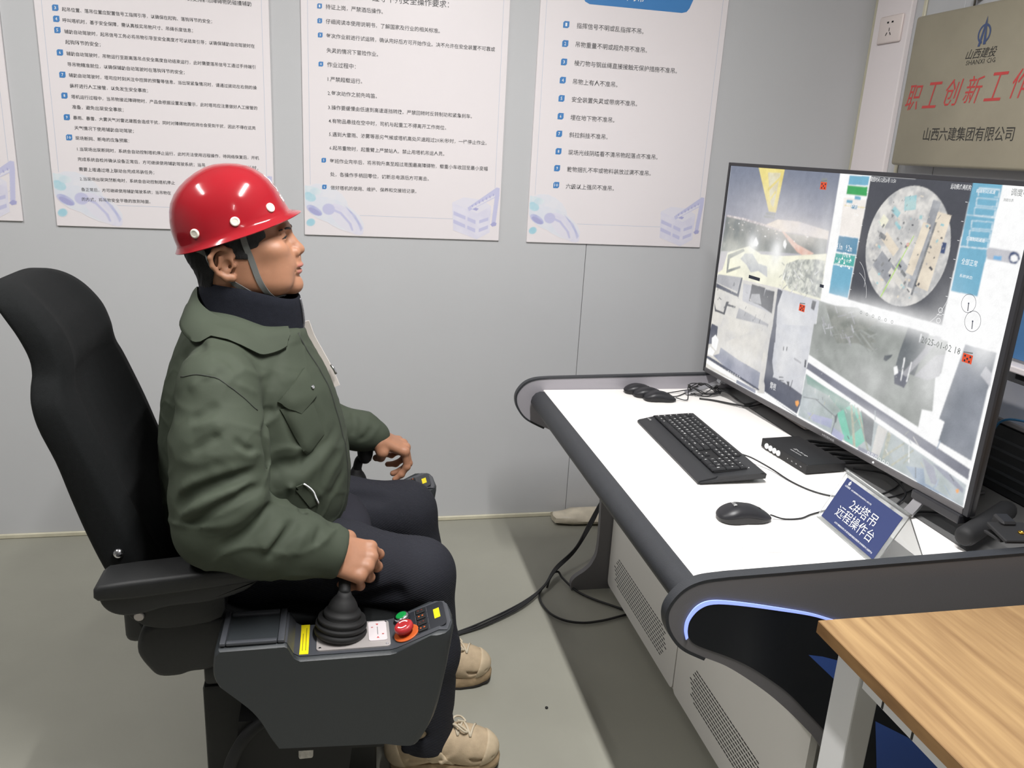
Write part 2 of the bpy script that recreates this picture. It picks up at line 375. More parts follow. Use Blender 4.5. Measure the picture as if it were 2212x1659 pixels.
# ledge and blue notice low on the right wall, mostly behind the monitor
t = thing('wall_ledge', (WX1, 1.7, 0.945), 'narrow white ledge on the right wall seen past the monitor edge', 'shelf')
bm = bmesh.new(); box(bm, WX1 - 0.05, WX1, 1.2, 2.035, 0.930, 0.950, 0.004, 2); obj('board', bm, m_col, t)
bm = bmesh.new(); box(bm, WX1 - 0.03, WX1, 1.50, 1.985, 0.895, 0.929, 0.004, 2); obj('bracket', bm, mat('dark grey bracket shade', (70, 70, 72), 0.5), t)  # bracket together with its shadow, the shade put into the dark grey
t = thing('blue_notice', (WX1 - 0.006, 1.6, 1.25), 'blue notice board above the white ledge on the right wall', 'notice')
bm = bmesh.new(); box(bm, WX1 - 0.012, WX1, 1.15, 2.03, 0.962, 1.45, 0.002, 1); obj('board', bm, mat('blue print', (74, 120, 168), 0.5), t)
bm = bmesh.new(); box(bm, WX1 - 0.0126, WX1 - 0.0122, 1.20, 1.98, 1.34, 1.41); obj('heading_band', bm, mat('pale print', (215, 225, 235), 0.5), t)
# wrapped bundle lying against the wall
m_wrap = mat('crumpled plastic wrap', (214, 204, 184), 0.35, var=0.12, vscale=25, bump=0.9, bscale=45)
bm = bmesh.new(); rings = []
for i in range(15):
    x = 0.868 + 0.62 * i / 14; e = 0.62 + 0.38 * min(1, i / 2.0)
    rings.append([(x + random.uniform(-.006, .006), 2.958 + (0.056 + random.uniform(-.006, .006)) * e * math.cos(2 * PI * k / 12), 0.026 + max(-0.0255, (0.030 + random.uniform(-.004, .004)) * e * math.sin(2 * PI * k / 12))) for k in range(12)])
loft(bm, rings); o = obj('wrapped_bundle', bm, m_wrap, smooth=50); origin(o, (1.18, 2.958, 0)); tag(o, 'long bundle in crumpled cream plastic wrap on the floor along the back wall', 'bundle')
# small crumb on the floor
bm = bmesh.new(); bmesh.ops.create_icosphere(bm, subdivisions=1, radius=0.005); 
for v in bm.verts: v.co.z = v.co.z * 0.6 + 0.003
o = obj('grit_crumb', bm, m_black); o.location = (0.56, 1.83, 0); tag(o, 'tiny dark crumb of dirt on the open floor', 'debris')
T1 =[
 ('的支持静态障碍物防碰撞辅助',-0.475,1.9041,0.198),
 ('起吊位置、落吊位置应配置信号工指挥引导，以确保在起钩、落钩环节的安全；',-0.854,1.8410,0.451),
 ('呼叫塔机时，基于安全保障，需认真核实吊物尺寸、吊绳长度信息；',-0.855,1.8085,0.391),
 ('辅助自动驾驶时，起吊信号工务必将吊物引导至安全高度才可以结束引导；以确保辅助自动驾驶时在',-0.853,1.7755,0.582),
 ('起钩环节的安全；',-0.853,1.7445,0.104),
 ('辅助自动驾驶时，吊物运行至距离落吊点安全高度自动结束运行，此时需要落吊信号工通过手持端引',-0.853,1.7100,0.582),
 ('导吊物精准就位，以确保辅助自动驾驶时在落钩环节的安全；',-0.853,1.6777,0.356),
 ('辅助自动驾驶时，塔司应时刻关注中控屏的预警等信息，当出现紧急情况时，请通过拨动左右侧的操',-0.852,1.6447,0.583),
 ('纵杆进行人工接管，以免发生安全事故；',-0.852,1.6127,0.237),
 ('塔机运行过程中，当吊物接近障碍物时，产品会根据设置发出警示，此时塔司应注意做好人工接管的',-0.851,1.5791,0.582),
 ('准备，避免出现安全事故；',-0.851,1.5474,0.156),
 ('暴雨、暴雪、大雾天气对雷达建图会造成干扰，同时对障碍物的检测也会受到干扰，因此不得在这类',-0.851,1.5137,0.574),
 ('天气情况下使用辅助自动驾驶；',-0.850,1.4817,0.182),
 ('现场断网、断电的应急预案：',-0.850,1.4495,0.165),
 ('1.当现场出现断网时，系统会自动控制塔机停止运行，此时无法使用远程操作，待网络恢复后，开机',-0.848,1.4149,0.579),
 ('完成系统自检并确认设备正常后，方可继续使用辅助驾驶系统；当吊',-0.849,1.3823,0.401),
 ('长时，',-0.308,1.3807,0.035),
 ('需要上塔通过塔上联动台完成吊装任务；',-0.848,1.3499,0.235),
 ('2.当现场出现突然断电时，系统会自动控制塔机停止',-0.848,1.3187,0.299),
 ('备正常后，方可继续使用辅助驾驶系统；当吊物在',-0.847,1.2840,0.283),
 ('的方式，将吊物安全平稳的放到地面。',-0.848,1.2517,0.216),
]
B1 =[ ('3',-0.873,1.8436),('4',-0.873,1.8111),('5',-0.873,1.7783),('6',-0.872,1.7117),('7',-0.871,1.6449),('8',-0.871,1.5810),('9',-0.870,1.5141),('10',-0.869,1.4506) ]
T2 =[
 ('遵守下列安全操作要求：',0.116,1.9581,0.261),
 ('持证上岗，严禁酒后操作。',-0.038,1.9167,0.190),
 ('仔细阅读本使用说明书，了解国家及行业的相关标准。',-0.038,1.8713,0.386),
 ('每次作业前进行试运转，确认完好后方可开始作业。决不允许在安全装置不可靠或',-0.037,1.8264,0.582),
 ('失灵的情况下冒险作业。',-0.036,1.7803,0.173),
 ('作业过程中：',-0.035,1.7354,0.096),
 ('1.严禁超载运行。',-0.034,1.6888,0.117),
 ('2.每次动作之前先鸣笛。',-0.034,1.6435,0.168),
 ('3.操作要缓慢由低速到高速逐挡转换。严禁回转时反转制动和紧急刹车。',-0.033,1.5967,0.505),
 ('4.有物品悬挂在空中时，司机与起重工不得离开工作岗位。',-0.032,1.5522,0.412),
 ('5.遇到大雷雨、浓雾等恶劣气候或塔机高处风速超过20米/秒时，一律停止作业。',-0.031,1.5077,0.561),
 ('6.起吊重物时，起重臂上严禁站人。禁止用塔机吊运人员。',-0.030,1.4619,0.406),
 ('每班作业完毕后，将吊钩升高至超过周围最高障碍物，载重小车收回至最小变幅',-0.029,1.4174,0.567),
 ('处，各操作手柄回零位，切断总电源后方可离去。',-0.028,1.3717,0.350),
 ('做好塔机的使用、维护、保养和交接班记录。',-0.027,1.3254,0.305),
]
B2 =[ ('1',-0.058,1.9170),('2',-0.058,1.8714),('3',-0.057,1.8272),('4',-0.056,1.7354),('5',-0.050,1.4187),('6',-0.049,1.3271) ]
T3 =[
 ('十不吊',1.008,2.0365,0.072),
 ('指挥信号不明或乱指挥不吊。',0.838,1.9280,0.254),
 ('吊物重量不明或超负荷不准吊。',0.839,1.8655,0.273),
 ('棱刃物与钢丝绳直接接触无保护措施不准吊。',0.839,1.8032,0.398),
 ('吊物上有人不准吊。',0.839,1.7397,0.171),
 ('安全装置失灵或带病不准吊。',0.839,1.6782,0.254),
 ('埋在地下物不准吊。',0.839,1.6153,0.171),
 ('斜拉斜挂不准吊。',0.839,1.5539,0.150),
 ('现场光线阴暗看不清吊物起落点不准吊。',0.840,1.4914,0.355),
 ('散物捆扎不牢或物料装放过满不准吊。',0.840,1.4305,0.334),
 ('六级以上强风不准吊。',0.840,1.3681,0.191),
]
B3 =[ ('1',0.799,1.9284),('2',0.800,1.8655),('3',0.800,1.8038),('4',0.800,1.7419),('5',0.800,1.6792),('6',0.801,1.6174),('7',0.800,1.5554),('8',0.802,1.4932),('9',0.801,1.4324),('10',0.802,1.3709) ]
m_paper = mat('poster board', (232, 226, 228), 0.4, var=0.01, vscale=2)
m_foam = mat('poster foam edge', (226, 222, 222), 0.7)
m_txt = mat('grey print', (84, 84, 86), 0.6); m_badge = mat('blue print badge', (64, 128, 190), 0.5); m_wht = mat('white print', (238, 240, 242), 0.5)
m_line = mat('pale blue line', (186, 196, 214), 0.5)
PM = {'lb': mat('pale lilac print', (214, 212, 232), 0.5), 'lm': mat('lilac print', (190, 190, 224), 0.5), 'ld': mat('deep lilac print', (158, 158, 206), 0.5),
      'aq': mat('pale aqua print', (196, 218, 228), 0.5), 'ad': mat('aqua print', (150, 205, 222), 0.5), 'pv': mat('periwinkle print', (150, 160, 214), 0.5),
      'sky': mat('faint blue print', (216, 222, 234), 0.5), 'wh': mat('near white print', (226, 224, 234), 0.5), 'hl': m_line, 'bb': m_badge}
PW, FY = 0.712, 3.022
# building with crane, in metres from the poster's left and bottom edges (lower right), and watercolour swirl (lower left)
BLD = [('lb', .530,.135, .572,.155, .640,.150, .676,.128, .675,.030, .626,.003, .537,.034), ('wh', .530,.135, .572,.155, .640,.150, .676,.128, .626,.098),
       ('lm', .537,.060, .582,.043, .582,.056, .537,.074), ('lm', .537,.090, .582,.074, .582,.087, .537,.104), ('lm', .590,.040, .620,.028, .620,.042, .590,.053), ('lm', .590,.071, .620,.059, .620,.073, .590,.084),
       ('lm', .634,.030, .668,.044, .668,.057, .634,.043), ('lm', .634,.062, .668,.074, .668,.086, .634,.074), ('ld', .590,.118, .622,.108, .630,.116, .598,.126),
       ('lm', .588,.118, .594,.106, .706,.168, .706,.194, .694,.196), ('wh', .602,.120, .606,.114, .690,.162, .690,.170), ('lm', .680,.062, .696,.064, .706,.172, .690,.178)]
for i in range(7): BLD.append(('ld', .604 + .013 * i, .122 + .0072 * i, .608 + .013 * i, .120 + .0072 * i, .607 + .013 * i, .128 + .0072 * i, .603 + .013 * i, .130 + .0072 * i))
BLD.append(('ld', .676, .060, .684, .052, .698, .056, .700, .066, .688, .070))
PCACHE = {}; m_pic = pic_mat('poster picture print', 0, .45)
PCOL = {'lb': ((216, 214, 230), (224, 222, 234), 30), 'lm': ((196, 196, 224), None, 0), 'ld': ((170, 170, 210), None, 0), 'aq': ((204, 220, 228), (222, 228, 232), 30), 'ad': ((166, 208, 222), (196, 220, 228), 40), 'pv': ((168, 174, 216), (196, 198, 224), 30), 'sky': ((218, 222, 232), (226, 226, 232), 20), 'wh': ((224, 222, 232), None, 0)}
def blob(k, cx, cy, rx, ry, rot=0.0, n=16):
    o = [k]
    for i in range(n):
        t = 2 * PI * i / n; x, y = rx * math.cos(t), ry * math.sin(t); o += [max(0.003, cx + x * math.cos(rot) - y * math.sin(rot)), max(0.004, cy + x * math.sin(rot) + y * math.cos(rot))]
    return tuple(o)
SW = [blob('sky', .075, .115, .085, .062, -0.5), blob('sky', .12, .075, .10, .045, -0.5), ('aq', .003,.175, .045,.168, .05,.15, .02,.125, .003,.13), blob('ad', .02, .135, .022, .016, -0.4), blob('aq', .04, .155, .02, .012),
      blob('lb', .15, .06, .075, .030, -0.75), blob('wh', .135, .055, .06, .022, -0.75), blob('pv', .035, .088, .030, .014, -0.5), blob('ld', .036, .084, .024, .009, -0.5), blob('ad', .022, .045, .016, .013, 0.5), blob('lm', .085, .094, .022, .02),
      ('lm', .095,.10, .13,.085, .165,.045, .172,.02, .166,.02, .155,.045, .125,.078, .095,.09), ('pv', .14,.11, .18,.075, .205,.03, .198,.018, .188,.045, .165,.08)]
def poster(name, x0, z0, ztop, label, lines, badges, banner=False, badge=0.0235):
    t = thing(name, (x0 + PW / 2, FY, z0), label, 'poster', 'wall posters')
    bm = bmesh.new(); box(bm, x0, x0 + PW, FY, WY1, z0, ztop, 0.0015, 1); obj('board', bm, m_paper, t)
    X, Y, N = (1, 0, 0), (0, 0, 1), (0, -1, 0); h = ztop - z0
    lw = 0.0012; a, b, c = 0.022, PW - 0.024, 0.075
    flat('border_line', [('hl', a, c + .03, a + lw, c + .03, a + lw, h - .05, a, h - .05), ('hl', b, c + .03, b + lw, c + .03, b + lw, h - .05, b, h - .05),
                         ('hl', a + .03, c, b - .03, c, b - .03, c + lw, a + .03, c + lw), ('hl', a, c + .03, a + .03, c, a + .03, c + lw, a + lw, c + .03), ('hl', b, c + .03, b - .03, c, b - .03, c + lw, b + lw, c + .03)],
         (x0, FY - 0.0002, z0), X, Y, N, PM, t, step=0.00001)
    for nm, L, dom, nb in (('building_print', BLD, (.52, .0, .7095, .205), 1), ('swirl_print', SW, (.0025, .0035, .235, .19), 5)):
        if nm in PCACHE: o = bpy.data.objects.new(nm, PCACHE[nm]); C.objects.link(o); o.parent = t
        else:
            o = picture(nm, [(L, nb)], PCOL, dom, .0016, wpos(t) + Vector((-PW / 2, -.0004, 0)), X, Y, t, m_pic, (232, 226, 228), keep=True); PCACHE[nm] = o.data
    if banner:
        flat('header_banner', [('bb', .150, .893, .155,.866, .163,.855, .180,.848, .532,.848, .550,.853, .560,.866, .575,.905, .56,1.0, .165,1.0)], (x0, FY - 0.0003, z0), X, Y, N, PM, t)
    for s, x, z, wd in lines:
        if x is None: continue
        hd = banner and z > 2.0
        text('text_line', s, (x, FY - 0.0008, z), X, Y, wd, m_wht if hd else m_txt, t, bold=0.012 if hd else 0.003)
    for s, x, z in badges:
        r = badge / 2
        P = [(x - r, z - r), (x + r * .55, z - r), (x + r, z - r * .55), (x + r, z + r), (x - r * .55, z + r), (x - r, z + r * .55)]
        bm = bmesh.new(); bm.faces.new([bm.verts.new((p[0], FY - 0.0006, p[1])) for p in P]); bo = obj('number_badge', bm, m_badge, t)
        text('number', s, (x, FY - 0.0010, z), X, Y, badge * (0.62 if len(s) > 1 else 0.30), m_wht, bo, height=badge * 0.52, align='c', bold=0.01)
    return t
ZT = 2.15
poster('wall_poster', -0.934, 1.160, ZT, 'white rules poster behind the operator, its lower right corner hidden by the red helmet', T1, B1, badge=0.0185)
poster('wall_poster', -0.120, 1.156, ZT, 'white rules poster hung just to the right of the red hard hat', T2, B2, badge=0.0155)
poster('wall_poster', 0.700, 1.154, ZT, 'white poster with a blue header banner and ten short lines, left of the monitor', T3, B3, banner=True, badge=0.0225)
poster('wall_poster', -1.037 - PW, 1.171, ZT, 'white poster cut off by the left edge of the photo', [], [])
# ================================================================ OPERATOR DESK
m_top = mat('white laminate', (244, 241, 238), 0.35, var=0.008, vscale=3)
m_edge = mat('black soft edge', (46, 48, 52), 0.45, var=0.06, vscale=40, bump=0.2, bscale=500)
m_gplate = mat('grey powder coat plate', (112, 110, 112), 0.5, bump=0.15, bscale=900)
m_lav = mat('lavender grey plate', (156, 153, 159), 0.42, metal=0.15, bump=0.1, bscale=700)
m_cab = mat('off-white sheet metal', (236, 233, 228), 0.5, bump=0.06, bscale=500)
m_slot = mat('dark slot', (44, 44, 42), 0.8)
m_navyblk = mat('near black gloss panel', (14, 18, 26), 0.35)
m_blu = mat('deep blue graphic', (60, 92, 168), 0.4)
m_led = mat('blue-white light strip', (150, 170, 255), 0.5, emit=0.85)
m_strip = mat('dark grey cable deck', (92, 92, 92), 0.5, bump=0.1, bscale=600)
DT = 0.740          # worktop height
YN, YF = 1.190, 2.455
desk = thing('operator_desk', (1.25, 1.85, 0), 'white and dark grey control console desk with black rounded edges under the big monitor', 'desk')
bm = bmesh.new(); box(bm, 0.655, 1.283, YN, YF, DT - 0.03, DT, 0.002, 1); obj('worktop', bm, m_top, desk)
bm = bmesh.new(); prism(bm, [(1.284, YF), (1.284, 1.315), (1.287, 1.295), (1.296, 1.281), (1.315, 1.276), (2.0, 1.276), (2.0, YF)], 'z', DT - 0.03, DT + 0.0015); obj('cable_deck', bm, m_strip, desk)
bm = bmesh.new(); box(bm, 1.284, 2.0, YN, 1.275, DT - 0.03, DT - 0.0005); obj('worktop_end', bm, m_top, desk)
# front edge: soft black half-round
bm = bmesh.new(); prism(bm, [(0.655, .738), (0.640, .7385), (0.626, .733), (0.615, .720), (0.611, .704), (0.617, .690), (0.632, .682), (0.655, .680)], 'y', 1.1905, 2.44)
obj('front_edge', bm, m_edge, desk, smooth=50)
bm = bmesh.new(); prism(bm, [(0.657, .709), (0.657, .66), (0.70, .615), (0.90, .54), (0.93, .54), (0.93, .709)], 'y', YN + .012, YF - 0.012); obj('under_apron', bm, m_edge, desk)
# end plates: nose, then an S-curve down to the rear
PROF = cr([(0.680, .7765), (0.631, .772), (0.598, .757), (0.576, .727), (0.575, .697), (0.588, .668), (0.611, .642), (0.649, .620), (0.700, .595), (0.753, .559), (0.804, .519), (0.848, .479), (0.889, .438), (0.926, .397), (0.965, .335), (0.990, .25), (1.0, .12), (1.0, 0.0)], 6)
OUT = PROF + [(1.96, 0.0), (1.96, .803)]
def nprof(off):   # offset the profile inwards along its normal
    o = []
    for i, p in enumerate(PROF):
        a = PROF[max(0, i - 1)]; b = PROF[min(len(PROF) - 1, i + 1)]; dx, dz = b[0] - a[0], b[1] - a[1]; l = math.hypot(dx, dz)
        o.append((p[0] - dz / l * off, p[1] + dx / l * off))
    return o
# near plate
bm = bmesh.new(); prism(bm, OUT, 'y', YN - 0.016, YN); np_ = obj('end_plate', bm, m_gplate, desk, smooth=40)
bm = bmesh.new()
def rim(bm, pts, y0, y1, th):
    inn = []
    for i, p in enumerate(pts):
        a = pts[max(0, i - 1)]; b = pts[min(len(pts) - 1, i + 1)]; dx, dz = b[0] - a[0], b[1] - a[1]; l = math.hypot(dx, dz)
        inn.append((p[0] - dz / l * th, p[1] + dx / l * th))
    rings = [[(p[0], y0, p[1]), (p[0], y1, p[1]), (q[0], y1, q[1]), (q[0], y0, q[1])] for p, q in zip(pts, inn)]
    loft(bm, rings)
RIM = [(1.96, .8035)] + PROF[:44]
RIM_OUT = [(p[0], p[1]) for p in RIM]
rim(bm, RIM_OUT, YN - 0.0165, YN + 0.006, -0.006); obj('edge_rim', bm, m_edge, desk, smooth=40)
def NS(L): return [(x * .952, 1.5 - (1.5 - z) * .952) for x, z in L]
# near plate inlay: black panel bordered by a light strip, blue graphics
INL = cr(NS([(1.06, .600), (0.957, .631), (0.901, .651), (0.830, .667), (0.745, .684), (0.690, .691), (0.662, .683), (0.645, .662), (0.642, .640), (0.651, .617), (0.672, .600), (0.736, .571), (0.786, .544), (0.839, .507), (0.884, .471), (0.932, .423), (0.991, .360), (1.04, .290), (1.07, .20), (1.085, .05)]), 5)
bm = bmesh.new(); prism(bm, [(1.90, .12), (1.90, .645)] + INL, 'y', YN - 0.0175, YN - 0.0155); ip = obj('inlay_panel', bm, m_navyblk, desk)
LEDP = cr(NS([(1.06, .603), (0.957, .636), (0.901, .656), (0.830, .6735), (0.744, .692), (0.685, .700), (0.655, .690), (0.6385, .664), (0.636, .640), (0.642, .618)]), 5)
LEDQ = cr(NS([(1.06, .600), (0.957, .6315), (0.901, .6505), (0.830, .667), (0.745, .6845), (0.690, .6915), (0.662, .683), (0.6455, .662), (0.6425, .640), (0.646, .622)]), 5)
bm = bmesh.new(); loft(bm, [[(p[0], YN - 0.0172, p[1]), (p[0], YN - 0.0196, p[1]), (q[0], YN - 0.0196, q[1]), (q[0], YN - 0.0172, q[1])] for p, q in zip(LEDP, LEDQ)]); obj('light_strip', bm, m_led, desk)
flat('blue_graphic', [(k,) + tuple(c for p in NS(list(zip(q[0::2], q[1::2]))) for c in p) for k, *q in [('b', .912,.560, .945,.553, 1.10,.50, 1.30,.40, 1.30,.33, 1.10,.425, .99,.488), ('b', 1.100,.381, 1.187,.331, 1.29,.25, 1.60,.08, 1.152,.08, 1.13,.25)]], (0, YN - 0.0178, 0), (1, 0, 0), (0, 0, 1), (0, -1, 0), {'b': m_blu}, desk, step=0.0001)
# far plate: lavender inner face, black rim
bm = bmesh.new(); prism(bm, [(x - .006 if x < 1.9 else x, z) for x, z in OUT], 'y', YF, YF + 0.016); obj('end_plate', bm, m_lav, desk, smooth=40)
bm = bmesh.new(); rim(bm, [(1.96, .8035)] + [(x - .006, z) for x, z in PROF[:46]], YF - 0.002, YF + 0.018, -0.006); obj('edge_rim', bm, m_edge, desk, smooth=40)
# front cabinet doors with pressed vents
def door(y0, y1, z1, nr, nc, yv0, yv1, zv, name='cabinet_door'):
    bm = bmesh.new()
    prism(bm, rrect(y0, y1, 0.022, z1, 0.018, 4), 'x', 0.932, 0.95); o = obj(name, bm, m_cab, desk, smooth=40)
    bm = bmesh.new()
    for r in range(nr):
        k0, k1 = (abs(r - (nr - 1) / 2) < nr / 2 - 1.5), 0
        for c in range(nc):
            y = yv0 + (yv1 - yv0) * (c + (0.5 if r % 2 else 0)) / nc
            m = abs((c + 0.5) / nc - 0.5) * 2; lim = nr / 2 * (1.0 if m < 0.86 else (1 - m) / 0.14)
            if abs(r - (nr - 1) / 2) > lim: continue
            box(bm, 0.9314, 0.933, y - 0.0062, y + 0.0062, zv + (r - nr / 2) * 0.0105, zv + (r - nr / 2) * 0.0105 + 0.0032)
    tag(obj('vent_slots', bm, m_slot, o), kind='stuff')
door(1.832, 2.425, 0.60, 10, 27, 1.905, 2.375, 0.12)
door(1.204, 1.826, 0.60, 10, 27, 1.330, 1.735, 0.135)
bm = bmesh.new(); box(bm, 0.951, 1.9, 1.27, 2.42, 0.0, 0.60); obj('cabinet_body', bm, m_cab, desk)
# far support leg with splayed foot
bm = bmesh.new(); prism(bm, cr([(0.945, .0), (0.80, .0)], 1) + cr([(0.80, .0), (0.798, .030), (0.812, .052), (0.848, .078), (0.872, .110), (0.886, .175), (0.880, .40), (0.872, .56), (0.868, .62)], 4) + [(0.945, .62)], 'y', 2.428, 2.450); obj('leg', bm, m_gplate, desk, smooth=40)
# scratches on the laminate near the front corner
flat('scratches', [('s', .86,1.385, .90,1.372, .9005,1.374, .8605,1.387), ('s', .845,1.325, .885,1.322, .885,1.3235, .845,1.327), ('s', .80,1.35, .815,1.347, .815,1.3475, .80,1.3515)], (0, 0, DT + 0.0003), (1, 0, 0), (0, 1, 0), (0, 0, 1), {'s': mat('fine scratch', (196, 190, 188), 0.5)}, desk)

# ---------------------------------------------------------------- monitor
m_bez = mat('dark bezel plastic', (38, 38, 42), 0.4); m_bezl = mat('brushed bezel lip', (96, 94, 96), 0.4, metal=0.3)
MA = Vector((1.223, 2.471, 0.80)); MU = Vector((0.078, -1.150, 0)).normalized(); MN = Vector((MU.y, -MU.x, 0))   # MN faces the operator
MW, MH = 1.1526, 0.690
def MP(s, v, d=0.0): return MA + MU * s + Vector((0, 0, v)) + MN * d
mon = thing('monitor', MP(MW / 2, -0.055), 'large wide flat monitor showing crane camera views on the white desk', 'monitor')
mon.location.z = DT + 0.0015
MM = Matrix(((MU.x, MN.x, 0, MA.x), (MU.y, MN.y, 0, MA.y), (0, 0, 1, MA.z), (0, 0, 0, 1)))
bm = bmesh.new(); box(bm, 0, MW, -0.018, -0.002, 0, MH, 0.003, 2, M=MM); box(bm, 0.12, MW - 0.12, -0.050, -0.016, 0.04, MH - 0.16, 0.012, 2, M=MM); obj('housing', bm, m_bez, mon, smooth=40)
bm = bmesh.new()
for a, b, c, d in ((0, 0.011, 0, MH), (MW - 0.014, MW, 0, MH), (0.0115, MW - 0.0145, MH - 0.010, MH)): box(bm, a, b, -0.003, 0.004, c, d, 0.001, 1, M=MM)
obj('bezel', bm, m_bez, mon)
bm = bmesh.new(); box(bm, 0.0115, MW - 0.0145, -0.003, 0.005, 0, 0.0145, 0.001, 1, M=MM); bz = obj('bottom_bezel', bm, m_bezl, mon)
text('maker_mark', 'HISENSE', MP(0.66, 0.0075, 0.0055), MU, (0, 0, 1), 0.05, mat('silver print', (200, 200, 202), 0.4), mon, height=0.006)
bm = bmesh.new(); bmesh.ops.create_uvsphere(bm, u_segments=8, v_segments=6, radius=0.003, matrix=Matrix.Translation(MP(0.86, 0.0075, 0.005))); obj('power_light', bm, m_wht, mon)
SE = {}
SC = {}
def em_mat(k, c, c2=None, sc=30.0, st=1.0):
    SC[k] = (c, c2, sc * 1.6)
    SE[k] = mat('screen ' + k, c, 0.3, emit=st, col2=c2, vscale=sc, spec=0.0)
    SE[k].node_tree.nodes['Principled BSDF'].inputs['Base Color'].default_value = (0, 0, 0, 1)
    for l in list(SE[k].node_tree.links):
        if l.to_socket.name == 'Base Color': SE[k].node_tree.links.remove(l)
for k, c, c2, s_ in (('white', (255, 255, 255), None, 0), ('sky', (120, 127, 146), (214, 208, 212), -1), ('glow', (236, 220, 200), (205, 200, 205), 6), ('land', (118, 124, 124), (150, 152, 148), 20), ('lights', (238, 228, 224), (170, 160, 165), 120),
                 ('road', (240, 208, 194), (226, 178, 160), 30), ('roofl', (255, 252, 226), (238, 236, 214), 12), ('ruins', (225, 226, 214), (150, 154, 150), 60), ('mach', (168, 172, 182), (190, 192, 196), 30), ('boom', (242, 226, 140), (226, 205, 110), 20),
                 ('boomi', (232, 226, 196), (215, 205, 170), 30), ('grayd', (130, 134, 132), None, 0), ('bluep', (112, 176, 204), None, 0), ('green', (40, 165, 84), None, 0), ('chart', (244, 238, 232), None, 0), ('yel', (226, 206, 120), None, 0), ('bluem', (74, 138, 172), None, 0),
                 ('teal', (70, 172, 164), None, 0), ('dark', (62, 64, 74), None, 0), ('grayw', (196, 196, 202), None, 0), ('navy', (52, 72, 116), None, 0), ('bluel', (120, 180, 225), None, 0), ('wall', (226, 222, 214), (208, 206, 204), 9), ('graym', (160, 160, 166), (180, 180, 184), 9),
                 ('navyd', (70, 74, 92), (88, 92, 108), 12), ('navyl', (146, 150, 166), (170, 172, 186), 12), ('slab', (200, 202, 210), (222, 222, 224), 7), ('conc', (166, 170, 166), (142, 146, 142), 14), ('concd', (128, 132, 126), (150, 152, 146), 30), ('darkp', (116, 122, 132), (150, 154, 164), 6),
                 ('darkg', (84, 90, 96), (104, 110, 114), 20), ('bandd', (112, 114, 128), (132, 134, 148), 8), ('site', (150, 164, 160), (188, 196, 200), 10), ('grn', (112, 152, 140), (136, 168, 158), 12), ('turq', (104, 196, 168), (136, 206, 190), 12), ('lilac', (180, 182, 214), (164, 170, 196), 20),
                 ('mast', (190, 188, 164), (150, 158, 146), 80), ('bluew', (172, 186, 202), (140, 158, 180), 16), ('orange', (244, 168, 84), None, 0), ('redi', (232, 92, 62), None, 0), ('sitemap', (228, 225, 220), (184, 184, 184), 34), ('mapl', (238, 226, 206), (220, 208, 190), 20), ('mapd', (150, 152, 158), (180, 182, 186), 20), ('maps', (104, 108, 114), (150, 150, 150), 60), ('mapb', (140, 196, 206), (180, 210, 210), 30), ('lime', (176, 226, 70), None, 0)):
    em_mat(k, c, c2, s_)
def scr(name, polys, z0=0.0, step=0.00006): return flat(name, polys, MA, MU, (0, 0, 1), MN, SE, mon, step=step, z0=z0)
